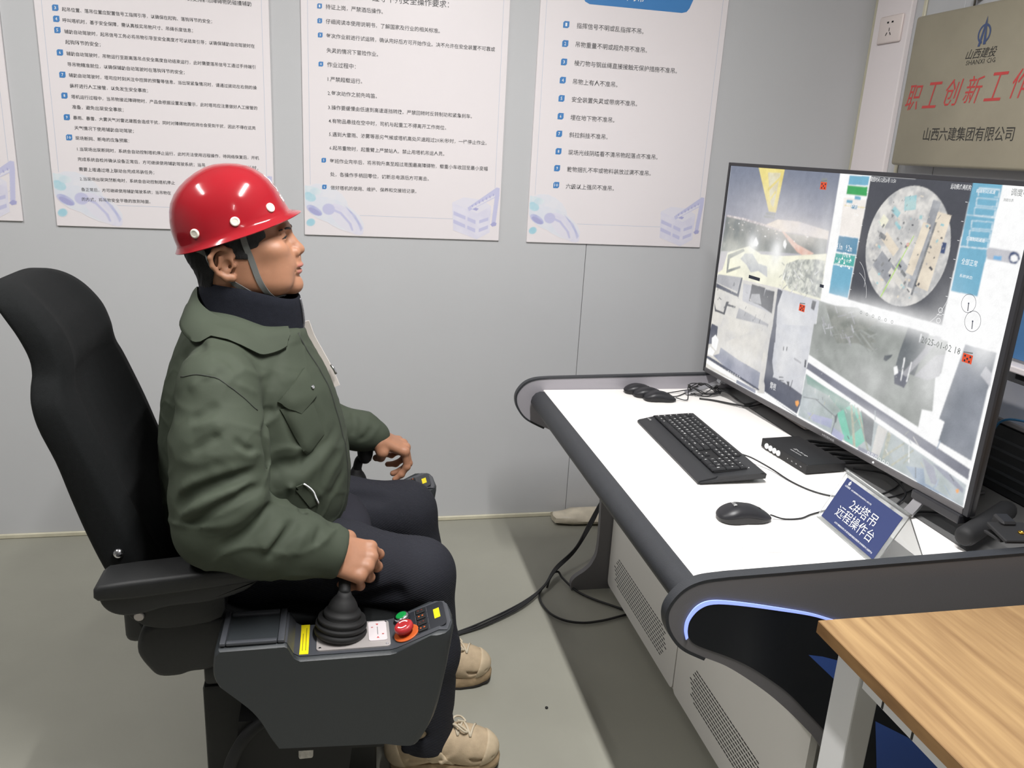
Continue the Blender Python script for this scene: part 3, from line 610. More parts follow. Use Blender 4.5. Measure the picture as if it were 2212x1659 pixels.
SCR=[
('white',0.012,0.015,1.138,0.015,1.138,0.682,0.012,0.682),
('sky',0.012,0.335,0.553,0.335,0.553,0.682,0.012,0.682),
('glow',0.244,0.517,0.308,0.54,0.408,0.544,0.545,0.533,0.545,0.509,0.416,0.512,0.345,0.509),
('land',0.02,0.524,0.252,0.517,0.346,0.507,0.544,0.511,0.546,0.468,0.27,0.443,0.017,0.41,0.006,0.333,0.021,0.49),
('lights',0.022,0.527,0.125,0.527,0.251,0.52,0.345,0.511,0.338,0.507,0.245,0.514,0.127,0.52,0.022,0.522),
('road',0.334,0.51,0.349,0.509,0.416,0.483,0.498,0.468,0.466,0.452,0.422,0.462,0.381,0.483),
('roofl',0.006,0.333,0.04,0.353,0.059,0.411,0.179,0.447,0.249,0.431,0.362,0.442,0.521,0.469,0.551,0.475,0.557,0.35,0.356,0.349),
('ruins',0.382,0.423,0.434,0.443,0.518,0.455,0.55,0.455,0.556,0.356,0.414,0.355,0.369,0.386),
('land',0.061,0.404,0.148,0.435,0.158,0.429,0.077,0.394,0.075,0.359,0.144,0.381,0.145,0.374,0.066,0.345),
('mach',0.138,0.402,0.16,0.422,0.201,0.427,0.24,0.403,0.289,0.401,0.297,0.37,0.246,0.381,0.207,0.37,0.177,0.389),
('boom',0.171,0.681,0.307,0.682,0.294,0.558,0.257,0.558),
('boomi',0.224,0.668,0.29,0.67,0.277,0.572,0.261,0.58),
('boom',0.234,0.622,0.289,0.659,0.292,0.653,0.24,0.616),
('boom',0.249,0.592,0.276,0.62,0.28,0.614,0.254,0.587),
('grayd',0.242,0.554,0.292,0.556,0.291,0.547,0.243,0.548),
('grayd',0.235,0.545,0.293,0.545,0.291,0.541,0.235,0.539),
('grayd',0.495,0.665,0.503,0.666,0.507,0.65,0.483,0.65,0.48,0.665),
('white',0.197,0.462,0.209,0.479,0.227,0.461,0.22,0.451,0.203,0.451),
('white',0.352,0.482,0.359,0.489,0.369,0.477,0.365,0.462,0.352,0.471),
('bluep',0.591,0.677,0.665,0.678,0.665,0.656,0.59,0.654),
('green',0.589,0.652,0.664,0.653,0.667,0.631,0.59,0.631),
('chart',0.582,0.622,0.666,0.622,0.67,0.53,0.589,0.528),
('yel',0.59,0.604,0.667,0.604,0.667,0.602,0.59,0.602),
('bluep',0.623,0.629,0.646,0.628,0.647,0.62,0.624,0.62),
('bluep',0.595,0.617,0.618,0.617,0.618,0.61,0.595,0.61),
('bluem',0.616,0.606,0.639,0.606,0.639,0.597,0.616,0.598),
('bluem',0.588,0.526,0.663,0.528,0.666,0.487,0.588,0.485),
('teal',0.587,0.481,0.664,0.485,0.664,0.457,0.585,0.453),
('bluep',0.584,0.451,0.663,0.455,0.662,0.377,0.586,0.376),
('dark',0.67,0.68,0.982,0.681,0.978,0.377,0.664,0.374),
('bluep',0.982,0.681,1.056,0.682,1.054,0.455,0.983,0.454),
('white',0.999,0.671,1.051,0.671,1.052,0.67,0.999,0.67),
('white',1.002,0.655,1.053,0.656,1.053,0.655,1.002,0.655),
('white',0.999,0.671,1,0.671,1.003,0.655,1.001,0.655),
('white',1.051,0.671,1.052,0.671,1.054,0.655,1.052,0.655),
('white',0.999,0.651,1.052,0.652,1.052,0.651,0.999,0.65),
('white',1.002,0.636,1.053,0.637,1.053,0.636,1.002,0.635),
('white',0.999,0.651,1,0.651,1.003,0.635,1.001,0.635),
('white',1.051,0.652,1.052,0.652,1.054,0.636,1.052,0.636),
('white',0.999,0.632,1.052,0.633,1.052,0.632,0.999,0.631),
('white',1.002,0.616,1.053,0.618,1.053,0.617,1.002,0.615),
('white',0.999,0.632,1,0.632,1.002,0.616,1.001,0.616),
('white',1.051,0.633,1.052,0.633,1.054,0.618,1.052,0.617),
('white',0.998,0.605,1.052,0.607,1.052,0.606,0.999,0.604),
('white',1.001,0.589,1.053,0.592,1.053,0.591,1.002,0.588),
('white',0.998,0.605,1,0.605,1.002,0.589,1.001,0.589),
('white',1.051,0.607,1.052,0.607,1.054,0.591,1.052,0.591),
('white',0.998,0.585,1.052,0.588,1.052,0.587,0.999,0.584),
('white',1.001,0.57,1.053,0.573,1.053,0.572,1.002,0.569),
('white',0.998,0.585,1,0.585,1.002,0.569,1.001,0.569),
('white',1.051,0.588,1.052,0.588,1.054,0.572,1.052,0.572),
('white',0.998,0.565,1.052,0.569,1.052,0.568,0.998,0.564),
('white',1.001,0.55,1.053,0.554,1.053,0.553,1.002,0.549),
('white',0.998,0.565,1,0.566,1.002,0.549,1.001,0.549),
('white',1.051,0.569,1.052,0.569,1.054,0.553,1.052,0.553),
('white',0.981,0.615,1.055,0.616,1.055,0.614,0.982,0.614),
('white',0.981,0.55,1.055,0.553,1.056,0.552,0.981,0.548),
('grayw',1.056,0.556,1.104,0.557,1.125,0.556,1.132,0.546,1.13,0.534,1.107,0.533,1.058,0.533,1.053,0.543,1.052,0.552),
('navy',1.116,0.557,1.129,0.553,1.134,0.544,1.127,0.533,1.114,0.533,1.107,0.543,1.109,0.552),
('white',1.112,0.547,1.12,0.551,1.128,0.547,1.13,0.54,1.12,0.536,1.113,0.539),
('bluel',1.072,0.542,1.091,0.543,1.092,0.535,1.072,0.535),
('wall',0.007,0.33,0.357,0.347,0.387,0.192,0.009,0.095),
('wall',-0.007,0.158,0.356,0.242,0.366,0.03,0.336,0.023,0.008,0.014),
('graym',0.016,0.334,0.161,0.347,0.146,0.299,0.013,0.306),
('navyd',0.013,0.304,0.147,0.293,0.158,0.347,0.166,0.347,0.157,0.284,0.013,0.29),
('grayw',0.174,0.331,0.297,0.336,0.336,0.336,0.345,0.271,0.222,0.275,0.182,0.277),
('dark',0.222,0.337,0.295,0.338,0.291,0.282,0.218,0.284),
('graym',0.227,0.307,0.27,0.315,0.287,0.286,0.222,0.283),
('dark',0.298,0.334,0.344,0.336,0.347,0.271,0.287,0.281),
('dark',0.013,0.243,0.026,0.212,0.089,0.213,0.101,0.259,0.088,0.256,0.08,0.219,0.032,0.219),
('dark',0.094,0.258,0.106,0.258,0.101,0.251,0.148,0.253,0.146,0.247,0.093,0.244),
('dark',0.165,0.242,0.171,0.242,0.165,0.202,0.132,0.201,0.133,0.206,0.158,0.208),
('graym',0.167,0.252,0.338,0.237,0.329,0.178,0.042,0.104,0.018,0.121,0.154,0.195),
('wall',0.085,0.21,0.332,0.231,0.318,0.175,0.042,0.104),
('navyd',0.016,0.168,0.057,0.167,0.059,0.136,0.042,0.104,0.009,0.095,0.006,0.128),
('wall',0.08,0.111,0.31,0.222,0.34,0.229,0.328,0.085,0.234,0.087,0.091,0.104),
('navyl',0.091,0.104,0.206,0.092,0.332,0.086,0.333,0.034,0.308,0.031,0.134,0.048,0.051,0.066,0.087,0.082),
('white',0.028,0.121,0.049,0.137,0.072,0.125,0.066,0.086,0.034,0.094),
('white',0.013,0.077,0.025,0.091,0.058,0.082,0.047,0.063,0.014,0.061),
('navyd',0.013,0.056,0.059,0.055,0.34,0.036,0.338,0.031,0.057,0.044,0.01,0.047),
('white',0.011,0.044,0.057,0.043,0.334,0.027,0.328,0.02,0.051,0.026,0.009,0.03),
('navyl',0.211,0.028,0.322,0.028,0.322,0.017,0.21,0.017),
('slab',0.357,0.347,0.552,0.349,0.555,0.234,0.366,0.187),
('slab',0.358,0.242,0.547,0.278,0.542,0.074,0.366,0.03),
('navyd',0.358,0.347,0.384,0.347,0.369,0.298,0.384,0.192,0.36,0.186),
('navyd',0.36,0.243,0.378,0.247,0.384,0.134,0.4,0.102,0.393,0.067,0.369,0.05,0.357,0.066,0.356,0.196),
('navyd',0.359,0.083,0.406,0.092,0.481,0.09,0.551,0.081,0.535,0.023,0.537,0.015,0.369,0.034),
('white',0.366,0.033,0.369,0.037,0.536,0.023,0.536,0.018),
('dark',0.523,0.345,0.541,0.345,0.537,0.319,0.522,0.322),
('graym',0.483,0.174,0.518,0.169,0.518,0.164,0.483,0.168),
('dark',0.426,0.191,0.43,0.192,0.431,0.18,0.427,0.179),
('dark',0.441,0.195,0.446,0.195,0.446,0.183,0.442,0.182),
('dark',0.427,0.101,0.448,0.106,0.449,0.104,0.427,0.098),
('dark',0.432,0.093,0.454,0.097,0.453,0.095,0.432,0.09),
('dark',0.465,0.098,0.479,0.101,0.481,0.088,0.477,0.087),
('dark',0.452,0.09,0.46,0.092,0.459,0.088,0.451,0.086),
('dark',0.491,0.11,0.494,0.11,0.488,0.079,0.485,0.079),
('dark',0.532,0.18,0.539,0.181,0.541,0.16,0.534,0.159),
('conc',0.552,0.349,0.883,0.35,0.912,0.35,0.919,0.323,0.558,0.235),
('conc',0.546,0.284,0.883,0.352,1.009,0.346,1.022,0.176,0.974,0.138,0.546,0.194),
('concd',0.579,0.344,0.705,0.361,0.785,0.347,0.746,0.312,0.794,0.293,0.673,0.263,0.624,0.289),
('concd',0.627,0.278,0.715,0.322,0.789,0.312,0.767,0.292,0.795,0.269,0.728,0.275,0.651,0.256),
('conc',0.713,0.309,0.718,0.313,0.791,0.301,0.79,0.297),
('conc',0.726,0.301,0.732,0.303,0.807,0.263,0.802,0.261),
('conc',0.691,0.305,0.696,0.308,0.775,0.264,0.77,0.262),
('conc',0.759,0.301,0.788,0.315,0.79,0.312,0.762,0.297),
('white',0.883,0.35,1.141,0.375,0.785,0.343,0.878,0.37),
('white',1.004,0.351,1.052,0.353,1.022,0.176,1.04,0.175,1.036,0.126,0.972,0.136,0.971,0.181,1.002,0.186,0.99,0.264,1.004,0.275),
('darkp',1.05,0.352,1.13,0.354,1.129,0.119,1.035,0.128,1.04,0.175,1.024,0.177),
('grayw',1.112,0.321,1.131,0.31,1.133,0.283,1.104,0.3),
('graym',0.977,0.308,1.004,0.318,1.001,0.268,0.971,0.249,0.93,0.248),
('darkg',0.883,0.351,0.948,0.351,0.943,0.31,0.93,0.248,0.867,0.248,0.87,0.284),
('navyd',0.865,0.247,0.877,0.247,0.902,0.247,0.916,0.237,0.906,0.212,0.874,0.213),
('graym',0.966,0.351,0.985,0.352,0.945,0.293,0.906,0.239,0.891,0.242,0.934,0.301),
('white',0.862,0.25,0.872,0.256,0.88,0.241,0.869,0.232),
('white',0.888,0.28,0.892,0.281,0.894,0.225,0.891,0.226),
('white',0.912,0.276,0.915,0.276,0.912,0.228,0.909,0.228),
('white',0.924,0.346,0.927,0.345,0.926,0.326,0.924,0.326),
('darkg',0.826,0.269,0.852,0.278,0.847,0.269,0.835,0.257,0.825,0.258),
('white',0.546,0.198,1.132,0.112,1.131,0.101,0.547,0.177),
('bandd',0.547,0.177,1.131,0.101,1.132,0.077,0.545,0.157),
('white',0.546,0.158,1.131,0.077,1.131,0.064,0.545,0.142),
('site',0.546,0.144,1.131,0.065,1.134,0.016,0.542,0.021),
('grn',0.549,0.141,0.74,0.122,0.72,0.087,0.651,0.114,0.558,0.118),
('turq',0.697,0.079,0.746,0.12,0.824,0.1,0.816,0.047,0.79,0.02,0.743,0.022),
('grn',0.716,0.102,0.762,0.102,0.793,0.073,0.762,0.038),
('lilac',0.578,0.042,0.684,0.058,0.685,0.034,0.609,0.027),
('lilac',0.69,0.039,0.74,0.033,0.733,0.014,0.689,0.018),
('mast',0.74,0.118,0.749,0.118,0.787,0.019,0.777,0.019),
('mast',0.764,0.118,0.772,0.119,0.84,0.021,0.832,0.02),
('darkg',0.691,0.069,0.701,0.081,0.701,0.056,0.694,0.051),
('darkg',0.693,0.053,0.696,0.054,0.69,0.017,0.688,0.017),
('darkg',0.6,0.088,0.603,0.09,0.691,0.07,0.69,0.068),
('darkg',0.551,0.079,0.618,0.092,0.618,0.09,0.552,0.077),
('darkg',0.781,0.116,0.833,0.107,0.84,0.04,0.816,0.047),
('wall',0.848,0.101,0.882,0.098,0.871,0.023,0.844,0.026),
('mast',0.883,0.095,0.896,0.094,0.889,0.025,0.882,0.026),
('mast',0.884,0.034,0.94,0.09,0.942,0.086,0.888,0.031),
('mast',0.913,0.023,0.97,0.083,0.973,0.081,0.916,0.019),
('navyl',1,0.077,1.038,0.068,1.061,0.032,1.04,0.03,1.021,0.05),
('navyl',1.028,0.074,1.076,0.073,1.127,0.054,1.126,0.044,1.072,0.058),
('bluew',0.958,0.038,1.011,0.053,1.024,0.023,1.133,0.017,1.003,0.014),
('navyl',0.797,0.025,0.867,0.029,0.866,0.019,0.796,0.015),
('white',0.955,0.088,0.957,0.088,0.967,0.049,0.964,0.049),
('orange',0.519,0.055,0.532,0.062,0.538,0.055,0.532,0.043,0.523,0.046),
('orange',1.107,0.044,1.115,0.049,1.116,0.041,1.111,0.037),
]

# aerial site map in its round view
def circ(k, cx, cy, r, n=48, sx=1.0, r2=None, a0=0.0, a1=360.0):
    P = [(cx + sx * r * math.cos(math.radians(a0 + (a1 - a0) * i / n)), cy + r * math.sin(math.radians(a0 + (a1 - a0) * i / n))) for i in range(n + (0 if r2 is None and a1 - a0 == 360 else 1))]
    if r2 is None: return [(k,) + tuple(c for p in P for c in p)]
    Q = [(cx + sx * r2 * math.cos(math.radians(a0 + (a1 - a0) * i / n)), cy + r2 * math.sin(math.radians(a0 + (a1 - a0) * i / n))) for i in range(n + 1)]
    return [(k,) + P[i] + P[i + 1] + Q[i + 1] + Q[i] for i in range(n)]
cx, cy, R0 = 0.826, 0.528, 0.137
mp = circ('sitemap', cx, cy, R0, sx=0.96)
def blk(k, u, v, w_, h_, an):
    a = math.radians(an); c, s = math.cos(a), math.sin(a); q = []
    for x, y in ((-w_, -h_), (w_, -h_), (w_, h_), (-w_, h_)): q += [cx + u + x * c - y * s, cy + v + x * s + y * c]
    return (k,) + tuple(q)
mp += [blk('mapd', .055, .01, .012, .10, -8), blk('mapl', .085, .0, .020, .085, -8), blk('mapl', .04, .0, .012, .06, -12), blk('maps', .062, -.02, .003, .085, -10), blk('mapl', -.05, .0, .03, .012, -35), blk('mapd', -.055, -.055, .034, .022, -32), blk('wall', -.075, -.085, .03, .010, -32), blk('mapb', -.01, .098, .018, .016, 10), blk('mapb', -.05, .075, .014, .007, -30), blk('mapb', -.036, .045, .012, .004, -35), blk('mapd', .0, -.045, .018, .012, -30), blk('wall', -.01, -.075, .03, .008, -32), blk('roofl', -.085, .05, .012, .012, -30), blk('mapb', .03, .07, .004, .004, 0), blk('maps', -.08, .015, .012, .006, -20), blk('maps', .01, -.06, .010, .004, -32), blk('navy', .113, .012, .006, .012, 0)]
rr = random.Random(7)
for i in range(90):
    a, q = rr.uniform(0, 2 * PI), R0 * 0.88 * math.sqrt(rr.random())
    mp.append(blk(rr.choice(['maps', 'maps', 'dark', 'mapl', 'wall', 'mapd', 'mapb']), q * math.cos(a) * .95, q * math.sin(a), rr.uniform(.0008, .006), rr.uniform(.0006, .003), rr.choice([-33, 57, -10])))
mp += [blk('lime', -.016, -.048, .0013, .077, -24)[:0] or ('lime', .8455,.556, .8475,.556, .7785,.402, .7755,.402)]
mp += circ('redi', .833, .534, .004, 10, 1, .0025)
BLOOM = [('~', .40, .515, .16, .035, .55, 1, .93, .85), ('~', .30, .56, .22, .07, .30, .95, .93, .95), ('~', .195, .455, .03, .030, .9), ('~', .325, .450, .028, .035, .95), ('~', .27, .41, .16, .035, .45, 1, 1, .92), ('~', .10, .42, .10, .04, .35, 1, 1, .9), ('~', .53, .47, .03, .12, .35),
         ('~', .86, .365, .20, .028, .75), ('~', .72, .355, .14, .02, .45), ('~', .98, .30, .05, .12, .55), ('~', .80, .20, .10, .05, .25), ('~', 1.10, .36, .04, .05, .7), ('~', .75, .115, .20, .016, .35), ('~', .24, .27, .16, .10, .25), ('~', .47, .24, .07, .10, .25), ('~', .20, .11, .16, .03, .30), ('~', .90, .06, .20, .05, .22), ('~', .60, .08, .05, .05, .18)]
rs = random.Random(11); DET = []
def bits(n, keys, s0, s1, v0, v1, a, b, angs):
    for _ in range(n):
        x, y, w_, h_, an = rs.uniform(s0, s1), rs.uniform(v0, v1), rs.uniform(a, b), rs.uniform(.0005, .0016), math.radians(rs.choice(angs)); c, s = math.cos(an), math.sin(an); q = []
        for dx, dy in ((-w_, -h_), (w_, -h_), (w_, h_), (-w_, h_)): q += [x + dx * c - dy * s, y + dx * s + dy * c]
        DET.append((rs.choice(keys),) + tuple(q))
bits(70, ['ruins', 'graym', 'wall', 'grayd', 'white'], .36, .53, .345, .43, .003, .012, (-35, 40, -20, 75)); bits(30, ['white', 'glow', 'lights'], .03, .50, .485, .515, .0015, .005, (-8, 0)); bits(26, ['graym', 'wall', 'dark'], .02, .34, .20, .33, .002, .010, (-14, 70, 76)); bits(40, ['concd', 'conc', 'graym', 'grayw'], .58, .72, .27, .345, .004, .020, (-50, 20, -65, -40)); bits(34, ['darkg', 'wall', 'mast', 'site', 'bluew'], .58, 1.10, .02, .12, .003, .014, (-35, 55, 80, -75)); bits(18, ['concd', 'graym'], .56, .90, .16, .30, .001, .004, (0, 40))
DET = [p for p in DET if all(.014 < p[i] < 1.13 for i in range(1, 9, 2))]
picture('screen_image', [(SCR, 2), (DET, 1), (mp, 1), (BLOOM, 0)], SC, (.012, .015, MW - .0145, .6800), .0019, MA + MN * .0012, MU, (0, 0, 1), mon, pic_mat('screen picture', 1.0), (255, 255, 255), grain=.06, haze=.05)
mk = []
mk += circ('white', .655, .42, .060, 14, 1, .0592, -5, 62) + circ('white', .668, .39, .060, 14, 1, .0592, 0, 70) + circ('white', .86, .47, .125, 14, 1, .1242, -48, -8)
for i in range(7):
    mk.append(('white', .664, .40 + .04 * i, .670, .40 + .04 * i, .670, .401 + .04 * i, .664, .401 + .04 * i)); mk.append(('white', .972, .40 + .04 * i, .978, .40 + .04 * i, .978, .401 + .04 * i, .972, .401 + .04 * i))
mk += circ('white', .966, .408, .006, 14, 1, .0048) + circ('white', .966, .385, .006, 14, 1, .0048) + [('white', .958, .397, .972, .397, .972, .398, .958, .398)]
for c_, r_ in (((1.036, .437), .020), ((1.056, .403), .022)): mk += circ('dark', c_[0], c_[1], r_, 28, .95, r_ - .0009); mk.append(('dark', c_[0] - .001, c_[1], c_[0] + .001, c_[1], c_[0] + .003, c_[1] - .016, c_[0] + .001, c_[1] - .016)); mk += circ('navyd', *c_, .002, 8)
for x, v in ((.493, .648), (.484, .318), (1.063, .327)):
    mk.append(('redi', x - .013, v - .012, x + .013, v - .012, x + .013, v + .007, x - .013, v + .007)); mk.append(('grayd', x - .013, v + .007, x + .011, v + .010, x + .011, v + .013, x - .013, v + .010))
    for dx, dv in ((-.007, .002), (.007, .002), (0, -.003), (-.006, -.008), (.006, -.008)): mk += circ('dark', x + dx, v + dv, .0026, 8)
for i in range(6): mk += circ('grayd', .72 + .022 * i, .352, .004, 8, 1, .003)
for i in range(6): mk += circ('white', .158 + .0135 * i, .040, .0042, 8, 1, .003) + circ('white', .835 + .0135 * i, .022, .0042, 8, 1, .003)
mk.append(('dark', .20, .352, .262, .352, .262, .362, .20, .362)); mk.append(('dark', .545, .385, .562, .385, .562, .393, .545, .393))
for x, v in ((.617, .462),): 
    for dx, dv in ((0, .010), (0, -.010), (-.010, 0), (.010, 0)): mk.append(('white', x + dx - .004, v + dv - .003, x + dx + .004, v + dv - .003, x + dx, v + dv + .004))
for dv in (.010, -.010): mk.append(('white', .645, .462 + dv - .003, .653, .462 + dv - .003, .649, .462 + dv + .004))
tag(scr('screen_marks', mk, 0.0016, 0.000002), kind='stuff')
def stx(s, x, v, wd, k, h=None): text('screen_text', s, MP(x, v, 0.0022), MU, (0, 0, 1), wd, SE[k], mon, height=h)
for a in (('建图时间:12月26号 11:50', .671, .672, .087, 'white', .0115), ('运动模式:两机构', .925, .670, .055, 'white', .0115), ('调度中', 1.080, .668, .04, 'grayd', .014), ('长0.4×高5.1', .598, .604, .052, 'white', .0125), ('4.1m', .586, .500, .024, 'white', .016), ('9.2m', .623, .500, .024, 'white', .016),
          ('176.4°', .617, .482, .034, 'white', .013), ('0.0t  0.0%', .592, .468, .058, 'white', .008), ('1倍  0.14t', .592, .455, .058, 'white', .008), ('全部正常', .995, .520, .042, 'white', .013), ('2025-01-02 18', .930, .334, .112, 'grayd', .015), ('臂根', .392, .066, .030, 'white', .021), ('2.1m', .632, .584, .018, 'white', .007),
          ('前端制动减速', .995, .665, .048, 'white', .008), ('后端制动减速', .995, .568, .048, 'white', .008), ('系统状态', .998, .490, .034, 'white', .007), ('测距仪表', 1.066, .652, .024, 'grayd', .006)): stx(*a)
# feet
m_sil = mat('silver foot', (200, 200, 204), 0.3, metal=0.9)
DZ = DT + 0.0016
for s, l0, l1 in ((0.10, (1.125, 2.385), (1.40, 2.50)), (1.02, (1.262, 1.452), (1.55, 1.56))):
    top = MP(s, 0.005, -0.012); bm = bmesh.new()
    a = Vector((l0[0], l0[1], DT + 0.0065)); b = Vector((l1[0], l1[1], DT + 0.0065)); md = Vector((top.x - .01, top.y, DT + 0.045))
    ribbon(bm, [a, a.lerp(md, .5) + Vector((0, 0, -.002)), md, top], [(0, 0, 1), (0, 0, 1), (-.4, 0, 1), (-1, 0, .2)], 0.028, 0.006)
    ribbon(bm, [md + Vector((0.012, .004, 0)), md.lerp(b, .5), b], (0, 0, 1), 0.028, 0.006)
    bmesh.ops.recalc_face_normals(bm, faces=bm.faces[:]); obj('foot', bm, m_sil, mon, smooth=40)
bm = bmesh.new(); box(bm, 1.00, 1.14, -0.02, 0.012, -0.022, 0.0, 0.004, 2, M=MM); obj('foot_socket', bm, m_bez, mon)

# ---------------------------------------------------------------- keyboard (local: x along its length, y to the back)
m_kb = mat('charcoal keyboard plastic', (40, 41, 44), 0.5, bump=0.1, bscale=800); m_key = mat('black keycap', (26, 27, 30), 0.5); m_leg = mat('white legend', (215, 215, 215), 0.5)
KM = frame((0.905, 1.888, DT), (0.0, -1, 0), (1, 0, 0.0))
KM = Matrix.Translation((0.9415, 1.8895, DT + 0.0005)) @ Matrix.Rotation(math.radians(-90 - 1.5), 4, 'Z')
kb = thing('keyboard', KM.translation, 'black wired keyboard with wrist rest and number pad on the white desk', 'keyboard'); kb.rotation_euler = KM.to_euler()
KL, KD = 0.460, 0.178
TILT = Matrix.Translation((0, -KD / 2, 0)) @ Matrix.Rotation(math.radians(3.2), 4, 'X') @ Matrix.Translation((0, KD / 2, 0))
bm = bmesh.new(); pr = [(-KD / 2, .001), (-KD / 2 - .001, .006), (-KD / 2 + .004, .010), (-KD / 2 + .045, .0165), (-KD / 2 + .05, .014), (KD / 2 - .02, .0185), (KD / 2 - .006, .019), (KD / 2, .014), (KD / 2 - .002, .002)]
prism(bm, pr, 'x', -KL / 2, KL / 2); g = bmesh.ops.bevel(bm, geom=[e for e in bm.edges if abs(e.verts[0].co.x - e.verts[1].co.x) < 1e-6], offset=0.004, segments=2, affect='EDGES'); bmesh.ops.transform(bm, matrix=TILT, verts=bm.verts[:]); obj('base', bm, m_kb, kb, world=False, smooth=40)
bm = bmesh.new(); box(bm, -KL / 2 + .01, KL / 2 - .03, -KD / 2 + .052, KD / 2 - .024, .012, .0178, M=TILT); obj('key_well', bm, m_black, kb, world=False)
for sx in (-1, 1):
    bm = bmesh.new(); box(bm, sx * .19 - .012, sx * .19 + .012, KD / 2 - .03, KD / 2 - .018, -0.0, .0125, .002, 1); obj('foot', bm, m_black, kb, world=False)
KW = 0.01855; ky0 = -KD / 2 + 0.0615; kx0 = -KL / 2 + 0.0125
rows = [  # bottom to top: (x in key units, width, legend)
    [(0, 1.25, 'Ctrl'), (1.25, 1.25, 'Win'), (2.5, 1.25, 'Alt'), (3.75, 6.25, ''), (10, 1.25, 'Alt'), (11.25, 1.25, 'Fn'), (12.5, 1.25, '='), (13.75, 1.25, 'Ctrl'), (15.2, 1, '<'), (16.2, 1, 'v'), (17.2, 1, '>'), (18.4, 2, '0'), (20.4, 1, '.')],
    [(0, 2.25, 'Shift')] + [(2.25 + i, 1, c) for i, c in enumerate('ZXCVBNM,./')] + [(12.25, 2.75, 'Shift'), (16.2, 1, '^'), (18.4, 1, '1'), (19.4, 1, '2'), (20.4, 1, '3')],
    [(0, 1.75, 'Caps')] + [(1.75 + i, 1, c) for i, c in enumerate("ASDFGHJKL;'")] + [(12.75, 2.25, 'Enter'), (18.4, 1, '4'), (19.4, 1, '5'), (20.4, 1, '6')],
    [(0, 1.5, 'Tab')] + [(1.5 + i, 1, c) for i, c in enumerate('QWERTYUIOP[]')] + [(13.5, 1.5, '|'), (15.2, 1, 'Del'), (16.2, 1, 'End'), (17.2, 1, 'PgD'), (18.4, 1, '7'), (19.4, 1, '8'), (20.4, 1, '9')],
    [(i, 1, c) for i, c in enumerate('`1234567890-=')] + [(13, 2, 'Back'), (15.2, 1, 'Ins'), (16.2, 1, 'Hm'), (17.2, 1, 'PgU'), (18.4, 1, 'Num'), (19.4, 1, '/'), (20.4, 1, '*')],
    [(0, 1, 'Esc')] + [(1.9 + i + 0.55 * (i // 4), 1, 'F%d' % (i + 1)) for i in range(12)] + [(15.2, 1, 'Prt'), (16.2, 1, 'Scr'), (17.2, 1, 'Brk')]]
kcache = {}; LV, LF = [], []
for r, row in enumerate(rows + [[(21.4, 1, '-', 4), (21.4, 2, '+', 2), (21.4, 2, 'E', 0)]]):
    for kk in row:
        x, wd, lg = kk[:3]; rr_ = kk[3] if len(kk) > 3 else r; tall = 1
        if len(kk) > 3 and wd == 2: wd, tall = 1, 2
        key = (wd, tall)
        cxk = kx0 + (x + wd / 2) * KW; cyk = ky0 + rr_ * 0.0185 + (tall - 1) * .00925 - 0.004
        if key not in kcache:
            bm = bmesh.new(); a, b = wd * KW / 2 - .0011, (tall * 0.0185) / 2 - .0011
            loft(bm, [[(-a, -b, 0), (a, -b, 0), (a, b, 0), (-a, b, 0)], [(-a, -b, .0035), (a, -b, .0035), (a, b, .0035), (-a, b, .0035)], [(-a + .002, -b + .0018, .0066), (a - .002, -b + .0018, .0066), (a - .002, b - .0012, .0066), (-a + .002, b - .0012, .0066)]])
            bmesh.ops.recalc_face_normals(bm, faces=bm.faces[:]); me = bpy.data.meshes.new('key'); bm.to_mesh(me); bm.free(); me.materials.append(m_key); kcache[key] = me
        o = bpy.data.objects.new('key', kcache[key]); C.objects.link(o); o.parent = kb; o.matrix_local = TILT @ Matrix.Translation((cxk, cyk, .0165))
        if lg:
            v, f = text_mesh(lg, 1, 0.03); s = 0.0082 if len(lg) == 1 else 0.0048; i0 = len(LV)
            for a in v: LV.append(tuple(TILT @ Vector((cxk - (wd * KW / 2 - .005) + a[0] * s, cyk - .0012 + a[1] * s, .0235))))
            LF += [tuple(i + i0 for i in q) for q in f]
tag(obj('key_legends', (LV, [], LF), m_leg, kb, world=False), kind='stuff')
for i in range(4):
    bm = bmesh.new(); x = -0.175 + .077 * i; box(bm, x, x + .058, KD / 2 - .0175, KD / 2 - .0125, .0185, .0205, .001, 1, M=TILT); obj('hot_key_bar', bm, m_black, kb, world=False)
for i in range(3):
    bm = bmesh.new(); bmesh.ops.create_uvsphere(bm, u_segments=8, v_segments=5, radius=.0016, matrix=TILT @ Matrix.Translation((.190 + .0, KD / 2 - .030 - .016 * i, .0178))); obj('lock_light', bm, m_leg, kb, world=False)
text('maker_mark', 'eUR', TILT @ Vector((-KL / 2 + .012, -KD / 2 + .03, .0155)), (1, 0, 0), (0, 1, .05), .022, m_leg, kb, world=False, height=.007)

